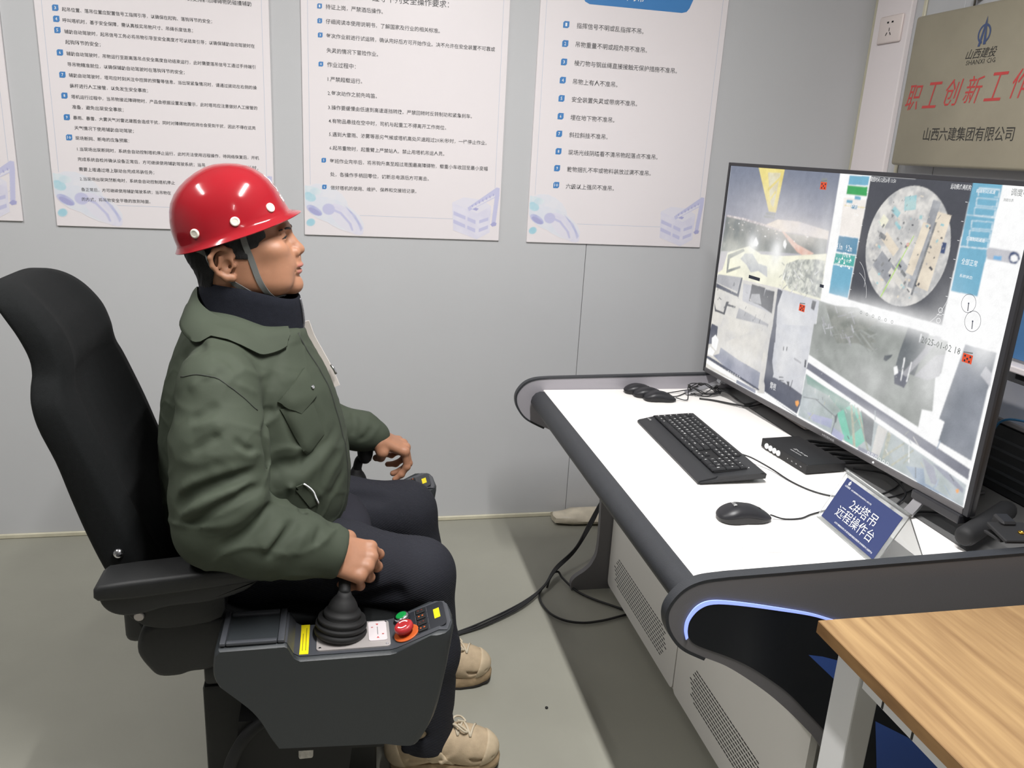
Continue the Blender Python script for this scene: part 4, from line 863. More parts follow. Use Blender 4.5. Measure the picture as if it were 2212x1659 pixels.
# ---------------------------------------------------------------- mice
m_mouse = mat('matte black mouse shell', (32, 32, 36), 0.42, bump=0.05, bscale=900); m_mside = mat('satin black mouse side', (24, 24, 27), 0.5)
def mouse(loc, rz, label, group, sc_=1.0, mark=False):
    t = thing('computer_mouse', loc, label, 'mouse', group, rz)
    def ringz(z0, f, n=28):
        o = []
        for k in range(n):
            a = 2 * PI * k / n; c, s = math.cos(a), math.sin(a)
            x = 0.062 * (abs(c) ** 0.66) * (1 if c > 0 else -1); y = 0.031 * (abs(s) ** 0.8) * (1 if s > 0 else -1) * (1.0 - 0.10 * (x / .062)) * (1 - .12 * math.exp(-(x / .02) ** 2))
            o.append((x * f * sc_, y * f * sc_, z0(x * f) * sc_))
        return o
    top = lambda x: 0.0375 - 0.012 * ((x + 0.012) / .05) ** 2 * (0.80 if x > 0 else 1.0)
    cut = lambda x: 0.012 + 0.006 * math.cos((x + .01) / .062 * 2.2)
    bm = bmesh.new(); loft(bm, [ringz(lambda x: 0.001, 0.92), ringz(lambda x: 0.004, 0.98), ringz(lambda x: cut(x) - .0006, 1.0)]); obj('lower_body', bm, m_mside, t, world=False, smooth=50)
    bm = bmesh.new(); R = [ringz(cut, 1.006)]
    for q in (0.2, .4, .6, .75, .88, .96, 1.0):
        f = math.sqrt(max(0.0004, 1 - q ** 2.2)); R.append(ringz(lambda x, q=q: cut(x) + (top(x) - cut(x)) * q ** 0.9, f * 1.0))
    loft(bm, R); obj('shell', bm, m_mouse, t, world=False, smooth=60)
    bm = bmesh.new(); lathe(bm, [(.009 * sc_, -.003), (.010 * sc_, -.002), (.010 * sc_, .002), (.009 * sc_, .003)], Matrix.Translation((.030 * sc_, 0, .0195 * sc_)) @ Matrix.Rotation(PI / 2, 4, 'X'), 14); obj('scroll_wheel', bm, m_black, t, world=False)
    if mark: text('maker_mark', 'eUR', (-.026, .010, .0378), (0, -1, 0), (1, 0, .06), .020, m_leg, t, world=False, height=.009)
    return t
mouse((0.868, 1.474, DT + 0.0005), math.radians(-4), 'black wired mouse alone on the white desk in front of the name stand', 'computer mice', 1.0, True)
for i, (x, y, lb) in enumerate(((0.972, 2.408, 'black mouse farthest back of the three huddled by the far desk plate'), (0.990, 2.368, 'black mouse in the middle of the three huddled by the far desk plate'), (1.010, 2.326, 'black mouse nearest the keyboard of the three huddled by the far desk plate'))):
    mouse((x, y, DT + 0.0005), math.radians(-10), lb, 'computer mice', .86)
m_cable = mat('black cable', (30, 30, 32), 0.5)
def cable(name, pts, rad, label, n=8, m=m_cable, group=None, cat='cable', parent=None):
    bm = bmesh.new(); P = cr(pts, n); tube(bm, P, rad, 6); o = obj(name, bm, m, parent)
    if parent is None: origin(o, pts[0]); tag(o, label, cat, group)
    return o
zc = DT + 0.003
cable('mouse_cable', [(.930, 1.470, zc + .008), (.960, 1.463, zc), (1.0, 1.462, zc), (1.035, 1.478, zc), (1.075, 1.492, zc), (1.14, 1.51, zc), (1.23, 1.535, zc), (1.33, 1.56, zc + .002), (1.45, 1.62, zc + .002)], .0018, 'thin black cable of the lone mouse running behind the name stand')
cable('keyboard_cable', [(1.030, 1.800, zc + .018), (1.05, 1.782, zc + .014), (1.078, 1.735, zc + .004), (1.092, 1.66, zc), (1.115, 1.60, zc), (1.155, 1.565, zc), (1.22, 1.55, zc), (1.32, 1.585, zc + .002), (1.42, 1.66, zc + .002)], .0020, 'thin black keyboard cable curving towards the name stand')
rr = random.Random(3)
def coil(sx, sy, seed, z):
    q = random.Random(seed); P = [(sx + .055, sy, z + .004), (sx + .09, sy - .012, z)]
    cxx, cyy = 1.19, 2.385
    for i in range(10):
        a = i * 1.25 + seed; P.append((cxx + (.055 + q.uniform(-.01, .015)) * math.cos(a) , cyy + (.030 + q.uniform(-.008, .010)) * math.sin(a), z + q.uniform(0, .022) + (.03 if i % 4 == 2 else 0)))
    P += [(1.245, 2.33, z + .02), (1.27, 2.27 - .01 * seed, z + .006), (1.32, 2.24, z + .02), (1.40, 2.26, z + .004)]
    return P
for i, (x, y, lb) in enumerate(((0.972, 2.408, 'black mouse cable looping in the tangle under the monitor, from the rear mouse'), (0.990, 2.368, 'black mouse cable looping in the tangle under the monitor, from the middle mouse'), (1.010, 2.326, 'black mouse cable looping in the tangle under the monitor, from the front mouse'))):
    cable('mouse_cable', coil(x, y, i + 1, zc + .001 * i), .0017, lb, 7, group='tangled mouse cables')
cable('cable_tie_bundle', [(1.152, 2.333, zc), (1.19, 2.310, zc + .001), (1.235, 2.262, zc + .003), (1.262, 2.232, zc + .006), (1.29, 2.235, zc + .006), (1.34, 2.26, zc + .004), (1.42, 2.28, zc + .004)], .0032, 'short black tied cable bundle at the edge of the grey deck')
cable('video_cable', [(1.305, 1.72, zc + .004), (1.36, 1.66, zc + .01), (1.33, 1.55, zc + .012), (1.27, 1.50, zc + .003), (1.225, 1.465, zc), (1.245, 1.435, zc), (1.30, 1.46, zc + .004), (1.36, 1.44, zc + .005), (1.43, 1.38, zc + .006)], .0028, 'thicker black cable bending behind the name stand under the monitor')

# ---------------------------------------------------------------- video switch box
m_sw = mat('matte black metal box', (20, 20, 22), 0.55, var=0.15, vscale=30)
BX = frame((1.148, 1.800, DT + 0.0005), (0.09, -1, 0), (1, 0.09, 0))
sw = thing('video_switch', BX.translation, 'flat black video switch box with four white round buttons under the monitor', 'switch'); sw.rotation_euler = BX.to_euler()
bm = bmesh.new(); box(bm, -0.100, 0.100, 0, 0.118, 0.003, 0.027, 0.0015, 1); obj('case', bm, m_sw, sw, world=False)
bm = bmesh.new()
for a in (-.085, .085):
    for b in (.015, .1): box(bm, a - .006, a + .006, b - .006, b + .006, 0, .0035)
obj('rubber_feet', bm, m_black, sw, world=False)
for i in range(4):
    bm = bmesh.new(); lathe(bm, [(.0078, 0), (.0078, .0025), (.0066, .004)], Matrix.Translation((-.072 + .0178 * i, -.0001, .0135)) @ Matrix.Rotation(PI / 2, 4, 'X'), 16); obj('button', bm, m_wht, sw, world=False)
text('lettering', 'Zeitop', (-.012, .040, .0273), (1, 0, 0), (0, 1, 0), .060, m_leg, sw, world=False, height=.009, shear=.3)
text('lettering', 'HDMI SWITCH', (-.008, .027, .0273), (1, 0, 0), (0, 1, 0), .045, m_leg, sw, world=False, height=.005)
text('lettering', '1  2  3  4', (.02, -.0006, .014), (1, 0, 0), (0, 0, 1), .06, m_leg, sw, world=False, height=.003)
for i in range(6):
    bm = bmesh.new(); x = -.085 + .032 * i; P = [(x, .118, .014), (x + .004, .15, .016), (x + .02, .20, .010 + .004 * (i % 3)), (x + .05, .26, .006), (x + .08, .34, .006)]
    tube(bm, cr(P, 5), .0042, 6); obj('plug_cable', bm, m_black, sw, world=False)
# white power strip behind the monitor on the cable deck
t = thing('power_strip', (1.375, 2.17, DT + .0018), 'white power strip lying on the grey deck just under the far part of the monitor', 'power strip')
bm = bmesh.new(); box(bm, 1.345, 1.405, 2.02, 2.33, DT + .0018, DT + .042, .006, 2); obj('case', bm, m_sock, t, smooth=40)
for i in range(4):
    bm = bmesh.new(); box(bm, 1.365, 1.385, 2.05 + .07 * i, 2.08 + .07 * i, DT + .0415, DT + .0424); obj('socket_face', bm, m_black, t)
# ---------------------------------------------------------------- acrylic name stand (tent)
m_acr = mat('clear acrylic', (236, 238, 238), 0.08, trans=0.85, spec=0.4); m_acr.node_tree.nodes['Principled BSDF'].inputs['IOR'].default_value = 1.25
m_navyp = mat('navy card', (46, 57, 100), 0.45)
F0, F1 = Vector((1.0455, 1.471, DT + .001)), Vector((1.0345, 1.249, DT + .001)); R0_, R1_ = Vector((1.096, 1.463, 0.853)), Vector((1.086, 1.240, 0.853)); K0, K1 = Vector((1.165, 1.470, DT + .001)), Vector((1.153, 1.249, DT + .001))
st = thing('name_stand', (F0 + K1) / 2, 'clear acrylic tent name stand holding a navy card with white characters', 'sign'); st.location.z = DT + .0005
def slab(bm, a, b, c, d, th):
    n = (b - a).cross(d - a).normalized() * th; A = [bm.verts.new(p) for p in (a, b, c, d)]; B = [bm.verts.new(p + n) for p in (a, b, c, d)]
    bm.faces.new(A[::-1]); bm.faces.new(B)
    for i in range(4): bm.faces.new((A[i], A[(i + 1) % 4], B[(i + 1) % 4], B[i]))
bm = bmesh.new(); slab(bm, F0, F1, R1_, R0_, -.0028); obj('front_sheet', bm, m_acr, st)
bm = bmesh.new(); slab(bm, K1, K0, R0_, R1_, -.0028); obj('rear_sheet', bm, m_acr, st)
bm = bmesh.new(); tube(bm, [R0_ + Vector((0, .001, 0)), R1_ + Vector((0, -.001, 0))], .0035, 8); obj('folded_ridge', bm, m_acr, st)
sx_ = (F1 - F0).normalized(); upv = ((R0_ + R1_) - (F0 + F1)).normalized(); nv = upv.cross(sx_).normalized() if upv.cross(sx_).x < 0 else sx_.cross(upv).normalized()
c0 = F0 + sx_ * .013 + upv * .009; Wc, Hc = .199, .103
bm = bmesh.new(); e = nv * .0009
slab(bm, c0 + e, c0 + e + sx_ * Wc, c0 + e + sx_ * Wc + upv * Hc, c0 + e + upv * Hc, -.0006); cd = obj('card', bm, m_navyp, st)
e2 = nv * .0018
try_font = 'name_lettering'
text(try_font, '2#塔吊', c0 + e2 + sx_ * (Wc / 2 + .004) + upv * (Hc * .62), sx_, upv, .092, m_wht, st, height=.026, align='c', bold=-.004)
text(try_font, '远程操作台', c0 + e2 + sx_ * (Wc / 2) + upv * (Hc * .335), sx_, upv, .134, m_wht, st, height=.026, align='c', bold=-.004)
text('small_lettering', '山西建投', c0 + e2 + sx_ * .010 + upv * (Hc * .845), sx_, upv, .020, m_wht, st, height=.0045)
text('small_lettering', '山西六建集团有限公司科技创新研究中心 创新工作室', c0 + e2 + sx_ * .034 + upv * (Hc * .84), sx_, upv, .075, m_wht, st, height=.0036)
text('small_lettering', '山西六建集团有限公司 塔式起重机智能远程控制 技术研发中心应用平台', c0 + e2 + sx_ * .048 + upv * (Hc * .09), sx_, upv, .140, m_wht, st, height=.0042)
flat('emblem', emblem(.0042), c0 + e2 + sx_ * .019 + upv * (Hc * .93), sx_, upv, nv, {'b': m_wht}, st, step=0.000002)
# ---------------------------------------------------------------- clip camera lying at the desk end
t = thing('clip_webcam', (1.36, 1.30, DT + .002), 'black clip-on webcam lying on its side at the near end of the desk', 'webcam')
a, b = Vector((1.262, 1.285, .772)), Vector((1.455, 1.375, .790)); d_ = (b - a).normalized()
bm = bmesh.new(); P = [a, a + d_ * .004, a + d_ * .015, b - d_ * .015, b - d_ * .004, b]; tube(bm, P, [.010, .018, .022, .022, .018, .010], 14); obj('camera_bar', bm, m_black, t, smooth=60)
bm = bmesh.new(); lathe(bm, [(.0175, 0), (.0175, .006), (.012, .007)], frame(a + d_ * .010, (0, 0, 1), d_.cross(Vector((0, 0, 1)))) @ Matrix.Translation((0, 0, -.006)), 16); obj('lens', bm, mat('dark lens', (30, 34, 40), 0.1), t)
CM = frame((1.322, 1.222, .812), (1, -.12, 0), (-.1, .75, .12))
bm = bmesh.new(); box(bm, -.040, .040, -.03, .035, -.004, .004, .002, 1, M=CM); obj('clip_plate', bm, m_black, t)
bm = bmesh.new(); box(bm, -.016, .016, .02, .055, -.012, .012, .004, 1, M=CM); obj('hinge', bm, m_mside, t)
bm = bmesh.new(); box(bm, 1.285, 1.360, 1.215, 1.262, .7965, .803, .002, 1); obj('clip_foot', bm, m_black, t)
bm = bmesh.new(); lathe(bm, [(.0055, 0), (.0055, .003), (.0028, .003), (.0028, .001)], CM @ Matrix.Translation((.008, -.004, .004)), 14); tag(obj('thread_insert', bm, mat('brass', (205, 160, 60), 0.3, metal=1.0), t), 'brass screw thread insert')
cable('webcam_cable', [(1.41, 1.33, zc + .030), (1.46, 1.305, zc + .02), (1.52, 1.31, zc + .006), (1.58, 1.36, zc + .003)], .0024, 'short black webcam cable trailing off behind the webcam')
# black equipment case behind the monitor, blue network cable over it
t = thing('equipment_case', (1.70, 1.72, DT + .0018), 'long black equipment case with a grey top edge standing behind the monitor', 'case')
bm = bmesh.new(); box(bm, 1.592, 1.90, 1.285, 2.25, DT + .0018, .912, .004, 1); obj('body', bm, mat('black sheet metal', (22, 24, 26), 0.5), t)
bm = bmesh.new(); box(bm, 1.588, 1.905, 1.28, 2.255, .913, .927, .003, 1); obj('lid', bm, m_gplate, t)
bm = bmesh.new()
for i in range(5): box(bm, 1.5905, 1.5925, 1.31, 2.22, .765 + .027 * i, .772 + .027 * i)
obj('front_ribs', bm, m_edge, t)
cable('network_cable', [(1.575, 1.73, .77), (1.570, 1.66, .80), (1.567, 1.61, .845), (1.568, 1.585, .890), (1.583, 1.555, .934), (1.66, 1.46, .934), (1.80, 1.40, .934)], .0030, 'blue network cable arching over the black case behind the monitor', m=mat('blue cable', (36, 96, 138), 0.45))

# ---------------------------------------------------------------- floor cables
zf = .008
for i in range(4):
    d = .0065 * i
    P = [(.05, 2.02 + d, .010), (.20, 2.13 + d, zf + .003), (.349, 2.195 + d * .7, zf), (.46, 2.240 + d, zf + .004 * (i % 2)), (.603, 2.328 + d, zf + .008), (.70, 2.43 + d * .4, zf + .012), (.765, 2.510 + d, zf + .03), (.86, 2.60, .06 + .006 * i), (.95, 2.68 + .01 * i, .14), (1.02, 2.70, .30), (1.06, 2.62, .45)]
    cable('floor_cable', P, .0030, ('black floor cable nearest the shoes in the bundle from the chair', 'second black floor cable from the shoes in the bundle', 'third black floor cable from the shoes in the bundle', 'black floor cable nearest the back wall in the bundle')[i], 7, group='floor cables from chair to desk')
cable('floor_cable', [(.715, 2.445, zf), (.745, 2.505, zf + .012), (.775, 2.525, zf + .014), (.785, 2.49, zf + .006), (.815, 2.41, zf), (.86, 2.35, zf), (.915, 2.30, zf), (.96, 2.26, zf)], .0040, 'black cable leaving the floor bundle and running under the cabinet front', 8)
cable('floor_cable', [(.690, 2.43, zf), (.675, 2.397, zf), (.672, 2.34, zf), (.687, 2.279, zf), (.725, 2.235, zf), (.782, 2.215, zf), (.85, 2.220, zf), (.917, 2.238, zf), (.96, 2.25, zf)], .0040, 'black cable lying in an open loop on the shaded floor before the cabinet', 8)

# ---------------------------------------------------------------- wood-topped table at the near right
m_oak = mat('oak laminate', (166, 136, 94), 0.5, col2=(126, 96, 62), vscale=4.0, stretch=(13.0, 0.8, 4.0), detail=9)
m_oake = mat('oak edge band', (132, 100, 62), 0.5, col2=(108, 78, 46), vscale=6.0, stretch=(6.0, 1.5, 6.0))
m_wleg = mat('white powder coat steel', (222, 222, 222), 0.4)
tb = thing('side_table', (1.35, .62, 0), 'oak-topped table with white square steel legs at the lower right', 'table')
TZ = 0.75
bm = bmesh.new(); box(bm, .800, 2.0, .20, 1.072, TZ - .024, TZ, .0012, 1)
for f in bm.faces: f.material_index = 0 if abs(f.normal.z) > .9 else 1
obj('tabletop', bm, [m_oak, m_oake], tb)
for x, y in ((.832, .985), (1.91, .985), (.832, .24), (1.91, .24)):
    bm = bmesh.new(); box(bm, x, x + .045, y - .0, y + .062, .012, TZ - .0245, .003, 2); lg = obj('leg', bm, m_wleg, tb)
    bm = bmesh.new(); lathe(bm, [(.014, 0), (.016, .003), (.016, .012)], Matrix.Translation((x + .0225, y + .0225, 0)), 12); obj('foot_cap', bm, m_black, lg)
for x in (.838, 1.915):
    bm = bmesh.new(); box(bm, x, x + .035, .303, .984, TZ - .075, TZ - .0245, .002, 1); fr = obj('side_rail', bm, m_wleg, tb)
    bm = bmesh.new()
    for yy in (.93, .86, .78): box(bm, x - .0008, x + .001, yy - .002, yy + .002, TZ - .072, TZ - .03)
    obj('rail_joints', bm, m_slot, fr)
for y in (.265, 1.02):
    bm = bmesh.new(); box(bm, .878, 1.909, y, y + .03, TZ - .065, TZ - .0245, .002, 1); obj('cross_rail', bm, m_wleg, tb)
for yy in (.965, .905):
    bm = bmesh.new(); tube(bm, cr([(.838, yy, TZ - .026), (.832, yy - .004, TZ - .04), (.834, yy - .012, TZ - .052), (.839, yy - .012, TZ - .046)], 5), .0022, 6); tag(obj('cable_hook', bm, m_slot, tb), 'small dark cable hook')
# ================================================================ OPERATOR CHAIR
m_fab = mat('black woven upholstery', (17, 19, 20), 0.9, var=0.12, vscale=120, bump=0.5, bscale=900, spec=0.25)
m_blk = mat('black moulded plastic', (21, 22, 23), 0.55, bump=0.15, bscale=700)
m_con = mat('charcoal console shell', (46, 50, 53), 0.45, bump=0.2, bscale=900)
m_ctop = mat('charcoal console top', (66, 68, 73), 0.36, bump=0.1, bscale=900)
m_rub = mat('black rubber', (20, 20, 21), 0.7)
m_ste = mat('brushed steel plate', (190, 184, 182), 0.36, metal=0.45, bump=0.08, bscale=500)
m_yel = mat('yellow warning sticker', (232, 214, 20), 0.5)
m_grn = mat('green push button', (22, 140, 66), 0.3); m_rd = mat('red emergency button', (170, 44, 48), 0.35); m_org = mat('orange ring plate', (196, 92, 40), 0.45)
m_chr = mat('chrome', (215, 215, 220), 0.2, metal=1.0)
CY = 1.83
ch = thing('operator_chair', (-.18, CY, 0), 'black high-backed operator chair with joystick consoles that the man sits in', 'chair')
# backrest with built-in headrest: stacked dished sections
BK = [(.47, -.33, -.435, .215, .012), (.54, -.345, -.460, .225, .02), (.62, -.375, -.492, .23, .03), (.70, -.408, -.518, .23, .036), (.78, -.439, -.538, .232, .04), (.86, -.467, -.556, .235, .04), (.93, -.492, -.580, .235, .036), (.975, -.508, -.588, .230, .030), (1.005, -.516, -.590, .214, .022), (1.03, -.516, -.590, .197, .016),
      (1.06, -.518, -.595, .190, .014), (1.10, -.530, -.612, .186, .016), (1.135, -.552, -.634, .178, .018), (1.16, -.574, -.652, .166, .016), (1.178, -.596, -.664, .144, .012), (1.189, -.617, -.668, .112, .006), (1.193, -.634, -.662, .07, .002)]
bk = np.array(BK); zz = np.linspace(0, len(BK) - 1, 64)
def cri(tab, t):
    i = int(min(len(tab) - 2, math.floor(t))); return np.array(cr([tab[max(0, i - 1)], tab[i], tab[i + 1], tab[min(len(tab) - 1, i + 2)]], 16))[16 + int(round((t - i) * 16))]
rings = []
for t in zz:
    z, xf, xb, hw, ds = cri(BK, t); r = []; NN = 56
    for k in range(NN):
        a = 2 * PI * k / NN; c, s = math.cos(a), math.sin(a); yn = math.copysign(abs(c) ** 0.5, c)
        th = math.copysign(abs(s) ** 0.45, s); xm = (xf + xb) / 2
        x = xm + (xf - xm) * th if th > 0 else xm + (xm - xb) * th
        if th > 0: x -= ds * (1 - min(1, abs(yn) / .72) ** 3) * th * 1.15 - ds * .15
        r.append((x, CY + hw * yn, z))
    rings.append(r)
bm = bmesh.new(); loft(bm, rings); obj('backrest', bm, m_fab, ch, smooth=60)
bm = bmesh.new(); box(bm, -.46, -.40, CY - .19, CY + .19, .42, .60, .02, 3); obj('backrest_frame', bm, m_blk, ch, smooth=40)
bm = bmesh.new(); lathe(bm, [(.011, 0), (.011, .006), (.007, .011), (.003, .012)], Matrix.Translation((-.442, 1.6005, .665)) @ Matrix.Rotation(PI / 2, 4, 'X'), 14); obj('bolt', bm, m_chr, ch)
# seat cushion and base
bm = bmesh.new(); box(bm, -.40, .15, 1.59, 2.07, .38, .470, .035, 4); obj('seat', bm, m_fab, ch, smooth=60)
bm = bmesh.new(); box(bm, -.295, .04, 1.60, 2.06, .33, .379, .01, 2); obj('seat_pan', bm, m_blk, ch, smooth=40)
bm = bmesh.new(); box(bm, -.300, .08, 1.60, 2.06, .0, .329, .012, 2); obj('pedestal', bm, mat('black steel box', (15, 16, 17), 0.6, bump=0.1, bscale=600), ch, smooth=40)
bm = bmesh.new(); tube(bm, cr([(-.15, 1.52, .30), (-.20, 1.50, .27), (-.235, 1.49, .20), (-.235, 1.49, .12), (-.20, 1.50, .05), (-.12, 1.53, .025), (.02, 1.55, .02)], 8), .014, 8); obj('cable_conduit', bm, m_rub, ch)
bm = bmesh.new(); prism(bm, [(-.215, .30), (-.225, .20), (-.205, .09), (-.15, .02), (.0, .02), (.03, .28)], 'y', 1.512, 1.598); obj('side_guard', bm, m_rub, ch, smooth=40)
bm = bmesh.new(); box(bm, -.09, -.06, 1.455, 1.475, .236, .262, .004, 2); tag(obj('tape_tag', bm, mat('whitish tape', (190, 186, 180), 0.6, var=.2, vscale=120), ch), 'scrap of whitish tape on the console bracket')
def console(far):
    F = (lambda y: 2 * CY - y) if far else (lambda y: y)
    def yy(a, b): return (F(b), F(a)) if far else (a, b)
    # armrest pad and arm
    prof = [(-.464, .630), (-.463, .646), (-.452, .655), (-.40, .661), (-.30, .669), (-.18, .677), (-.145, .670), (-.135, .658), (-.16, .646), (-.25, .636), (-.40, .622), (-.456, .622)]
    bm = bmesh.new(); a, b = yy(1.482, 1.572); soft(bm, prof, a, b, .009); obj('armrest', bm, m_blk, ch, smooth=50)
    bm = bmesh.new(); a, b = yy(1.490, 1.566); soft(bm, cr([(-.455, .640), (-.455, .618), (-.446, .600), (-.430, .588), (-.405, .583), (-.37, .588), (-.33, .598), (-.25, .604), (-.19, .622), (-.16, .645)], 3), a, b, .007); obj('armrest_shell', bm, m_blk, ch, smooth=50)
    bm = bmesh.new(); a, b = yy(1.535, 1.575); soft(bm, cr([(-.417, .556), (-.410, .572), (-.392, .580), (-.30, .60), (-.24, .60), (-.24, .54), (-.33, .522), (-.378, .527), (-.398, .538)], 3, closed=True), a, b, .003); br = obj('arm_bracket', bm, m_blk, ch, smooth=40)
    bm = bmesh.new(); lathe(bm, [(.010, 0), (.010, .004), (.008, .006)], Matrix.Translation((-.397, F(1.535), .556)) @ Matrix.Rotation(PI / 2 * (-1 if far else 1), 4, 'X'), 14); obj('bolt', bm, m_ste, br)
    bm = bmesh.new(); a, b = yy(1.545, 1.597); soft(bm, cr([(-.405, .50), (-.388, .522), (-.35, .531), (-.25, .53), (-.20, .50), (-.22, .43), (-.27, .408), (-.31, .404), (-.335, .397), (-.372, .399), (-.392, .42), (-.411, .46)], 4, closed=True), a, b, .014); obj('side_cover', bm, m_blk, ch, smooth=60)
    # console shell: plan with rounded front end, side profile
    bot = [(-.236, .445), (-.185, .391), (-.163, .358), (-.128, .286), (.09, .274), (.135, .262), (.163, .266)]
    side = cr([(-.243, .522), (-.247, .49), (-.245, .466), (-.236, .445)], 3)[:-1] + cr([(-.236, .445), (-.187, .393), (-.163, .358), (-.145, .318), (-.128, .286)], 3)[:-1] + [(-.128, .286), (.09, .272)] + cr([(.09, .272), (.135, .262), (.163, .268), (.197, .325), (.217, .405), (.228, .48), (.234, .524)], 4)
    top = [(.230, .534), (.205, .535), (.112, .499), (.098, .496), (-.082, .496), (-.094, .504), (-.106, .529), (-.112, .532), (-.235, .531)]
    P = side + top; rings = []
    for y, s, rx in ((1.433, .985, .034), (1.430, 1.0, .022) if 0 else (1.436, .996, .020), (1.445, 1.0, .010), (1.47, 1.0, .002), (1.515, 1.0, 0), (1.545, 1.0, .004), (1.556, .996, .012), (1.560, .985, .020)):
        ring = []
        for x, z in P:
            q = max(0, (x - .10) / .13); ring.append((.0 + (x - .0) * s - rx * q * q, F(y), .40 + (z - .40) * s if z < .49 else z - (.0025 if s < 1 else 0) - (.002 if s < .99 else 0)))
        rings.append(ring)
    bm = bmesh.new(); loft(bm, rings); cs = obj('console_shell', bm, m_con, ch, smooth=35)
    # top skin following the shell's top, slightly lighter
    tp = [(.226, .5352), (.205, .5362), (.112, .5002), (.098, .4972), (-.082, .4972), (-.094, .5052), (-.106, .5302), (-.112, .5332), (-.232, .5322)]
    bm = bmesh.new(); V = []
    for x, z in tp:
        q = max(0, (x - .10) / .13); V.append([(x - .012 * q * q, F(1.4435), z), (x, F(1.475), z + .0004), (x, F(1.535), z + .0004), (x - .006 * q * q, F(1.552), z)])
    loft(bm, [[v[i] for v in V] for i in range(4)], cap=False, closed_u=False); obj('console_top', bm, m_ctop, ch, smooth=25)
    # storage tray: raised rim and sunken floor
    t = []
    bm = bmesh.new()
    for x0, x1, y0, y1 in ((-.234, -.222, 1.440, 1.555), (-.124, -.110, 1.440, 1.555), (-.2215, -.1245, 1.440, 1.451), (-.2215, -.1245, 1.542, 1.555)):
        a, b = yy(y0, y1); box(bm, x0, x1, a, b, .532, .5405, .003, 2)
    ry = obj('tray_rim', bm, m_ctop, ch, smooth=40)
    bm = bmesh.new(); a, b = yy(1.4515, 1.5415); box(bm, -.2215, -.1245, a, b, .5325, .5338); obj('tray_floor', bm, m_con, ry)
    a, b = yy(1.447, 1.548); bm = bmesh.new(); prism(bm, rrect(-.050, .100, a + .006, b - .002, .008, 4), 'z', .4974, .5002); pl = obj('joystick_plate', bm, m_ste, ch)
    a, b = yy(1.472, 1.540); bm = bmesh.new(); prism(bm, rrect(.056, .094, a, b, .005, 3), 'z', .5003, .5022); lb = obj('label_plate', bm, mat('pale label plate', (206, 198, 200), 0.4), pl)
    flat('direction_print', [('r', .072, a + .008, .078, a + .008, .075, a + .014), ('r', .072, b - .008, .078, b - .008, .075, b - .014), ('k', .0745, a + .020, .0755, a + .020, .0755, b - .020, .0745, b - .020), ('r', .062, (a + b) / 2 + .012, .066, (a + b) / 2 + .012, .066, (a + b) / 2 + .014, .062, (a + b) / 2 + .014), ('r', .084, (a + b) / 2 - .012, .088, (a + b) / 2 - .012, .088, (a + b) / 2 - .014, .084, (a + b) / 2 - .014)], (0, 0, .5024), (1, 0, 0), (0, 1, 0), (0, 0, 1), {'r': m_red, 'k': m_txt}, pl)
    bm = bmesh.new()
    for x in (-.043, .093):
        for y in (1.461, 1.540): lathe(bm, [(.0032, 0), (.0026, .0014)], Matrix.Translation((x, F(y), .5002)), 8)
    obj('plate_screws', bm, m_chr, pl)
    a, b = yy(1.448, 1.552); bm = bmesh.new(); box(bm, -.0905, -.0655, a, b, .4975, .4981); sk = obj('warning_sticker', bm, m_yel, ch)
    bm = bmesh.new()
    for i in range(3): box(bm, -.085 + .0065 * i, -.0836 + .0065 * i, a + .012, b - .012 - .02 * (i % 2), .49812, .49822)
    obj('sticker_print', bm, mat('olive print', (120, 112, 24), 0.6), sk)
    # joystick: bellows boot, stalk, knob
    jx, jy = (-.002, 1.512); jy = F(jy)
    tilt = Matrix.Translation((jx, jy, .5003)) @ Matrix.Rotation(math.radians(6), 4, 'Y') @ Matrix.Rotation(math.radians(-7 if not far else 7), 4, 'X')
    pr = [(.053, 0), (.055, .006), (.052, .012), (.048, .013), (.0535, .018), (.053, .024), (.046, .0255), (.050, .030), (.049, .036), (.037, .039), (.040, .044), (.037, .050), (.031, .053), (.031, .058), (.028, .066), (.022, .076), (.016, .083), (.013, .092)]
    bm = bmesh.new(); lathe(bm, pr, tilt, 40); jb = obj('joystick_boot', bm, m_rub, ch)
    kx, ky, kz = ((.020, 1.590, .628) if not far else (.030, 2.122, .643))
    s0 = tilt @ Vector((0, 0, .085)); P = cr([s0, s0.lerp(Vector((kx, ky, kz)), .5) + Vector((-.004, 0, .004)), (kx, ky, kz - .012)], 6)
    bm = bmesh.new(); tube(bm, P, .0125, 14); obj('joystick_stalk', bm, m_rub, ch)
    bm = bmesh.new(); lathe(bm, [(.010, -.030), (.017, -.022), (.021, -.008), (.022, .004), (.018, .016), (.008, .021)], frame((kx, ky, kz), (1, 0, 0), (0, 1, 0)), 20); obj('joystick_knob', bm, m_rub, ch)
    # sloping button panel
    th = math.atan2(.036, .093); RM = Matrix.Translation((.112, F(1.5), .5008)) @ Matrix.Rotation(-th, 4, 'Y')
    sg = -1 if far else 1
    bm = bmesh.new(); prism(bm, rrect(.004, .112, -.045, .045, .012, 4), 'z', .0, .0012); bmesh.ops.transform(bm, matrix=RM, verts=bm.verts[:]); bp = obj('button_panel', bm, mat('dark membrane panel', (40, 42, 47), 0.35), ch)
    def on(M): return RM @ M
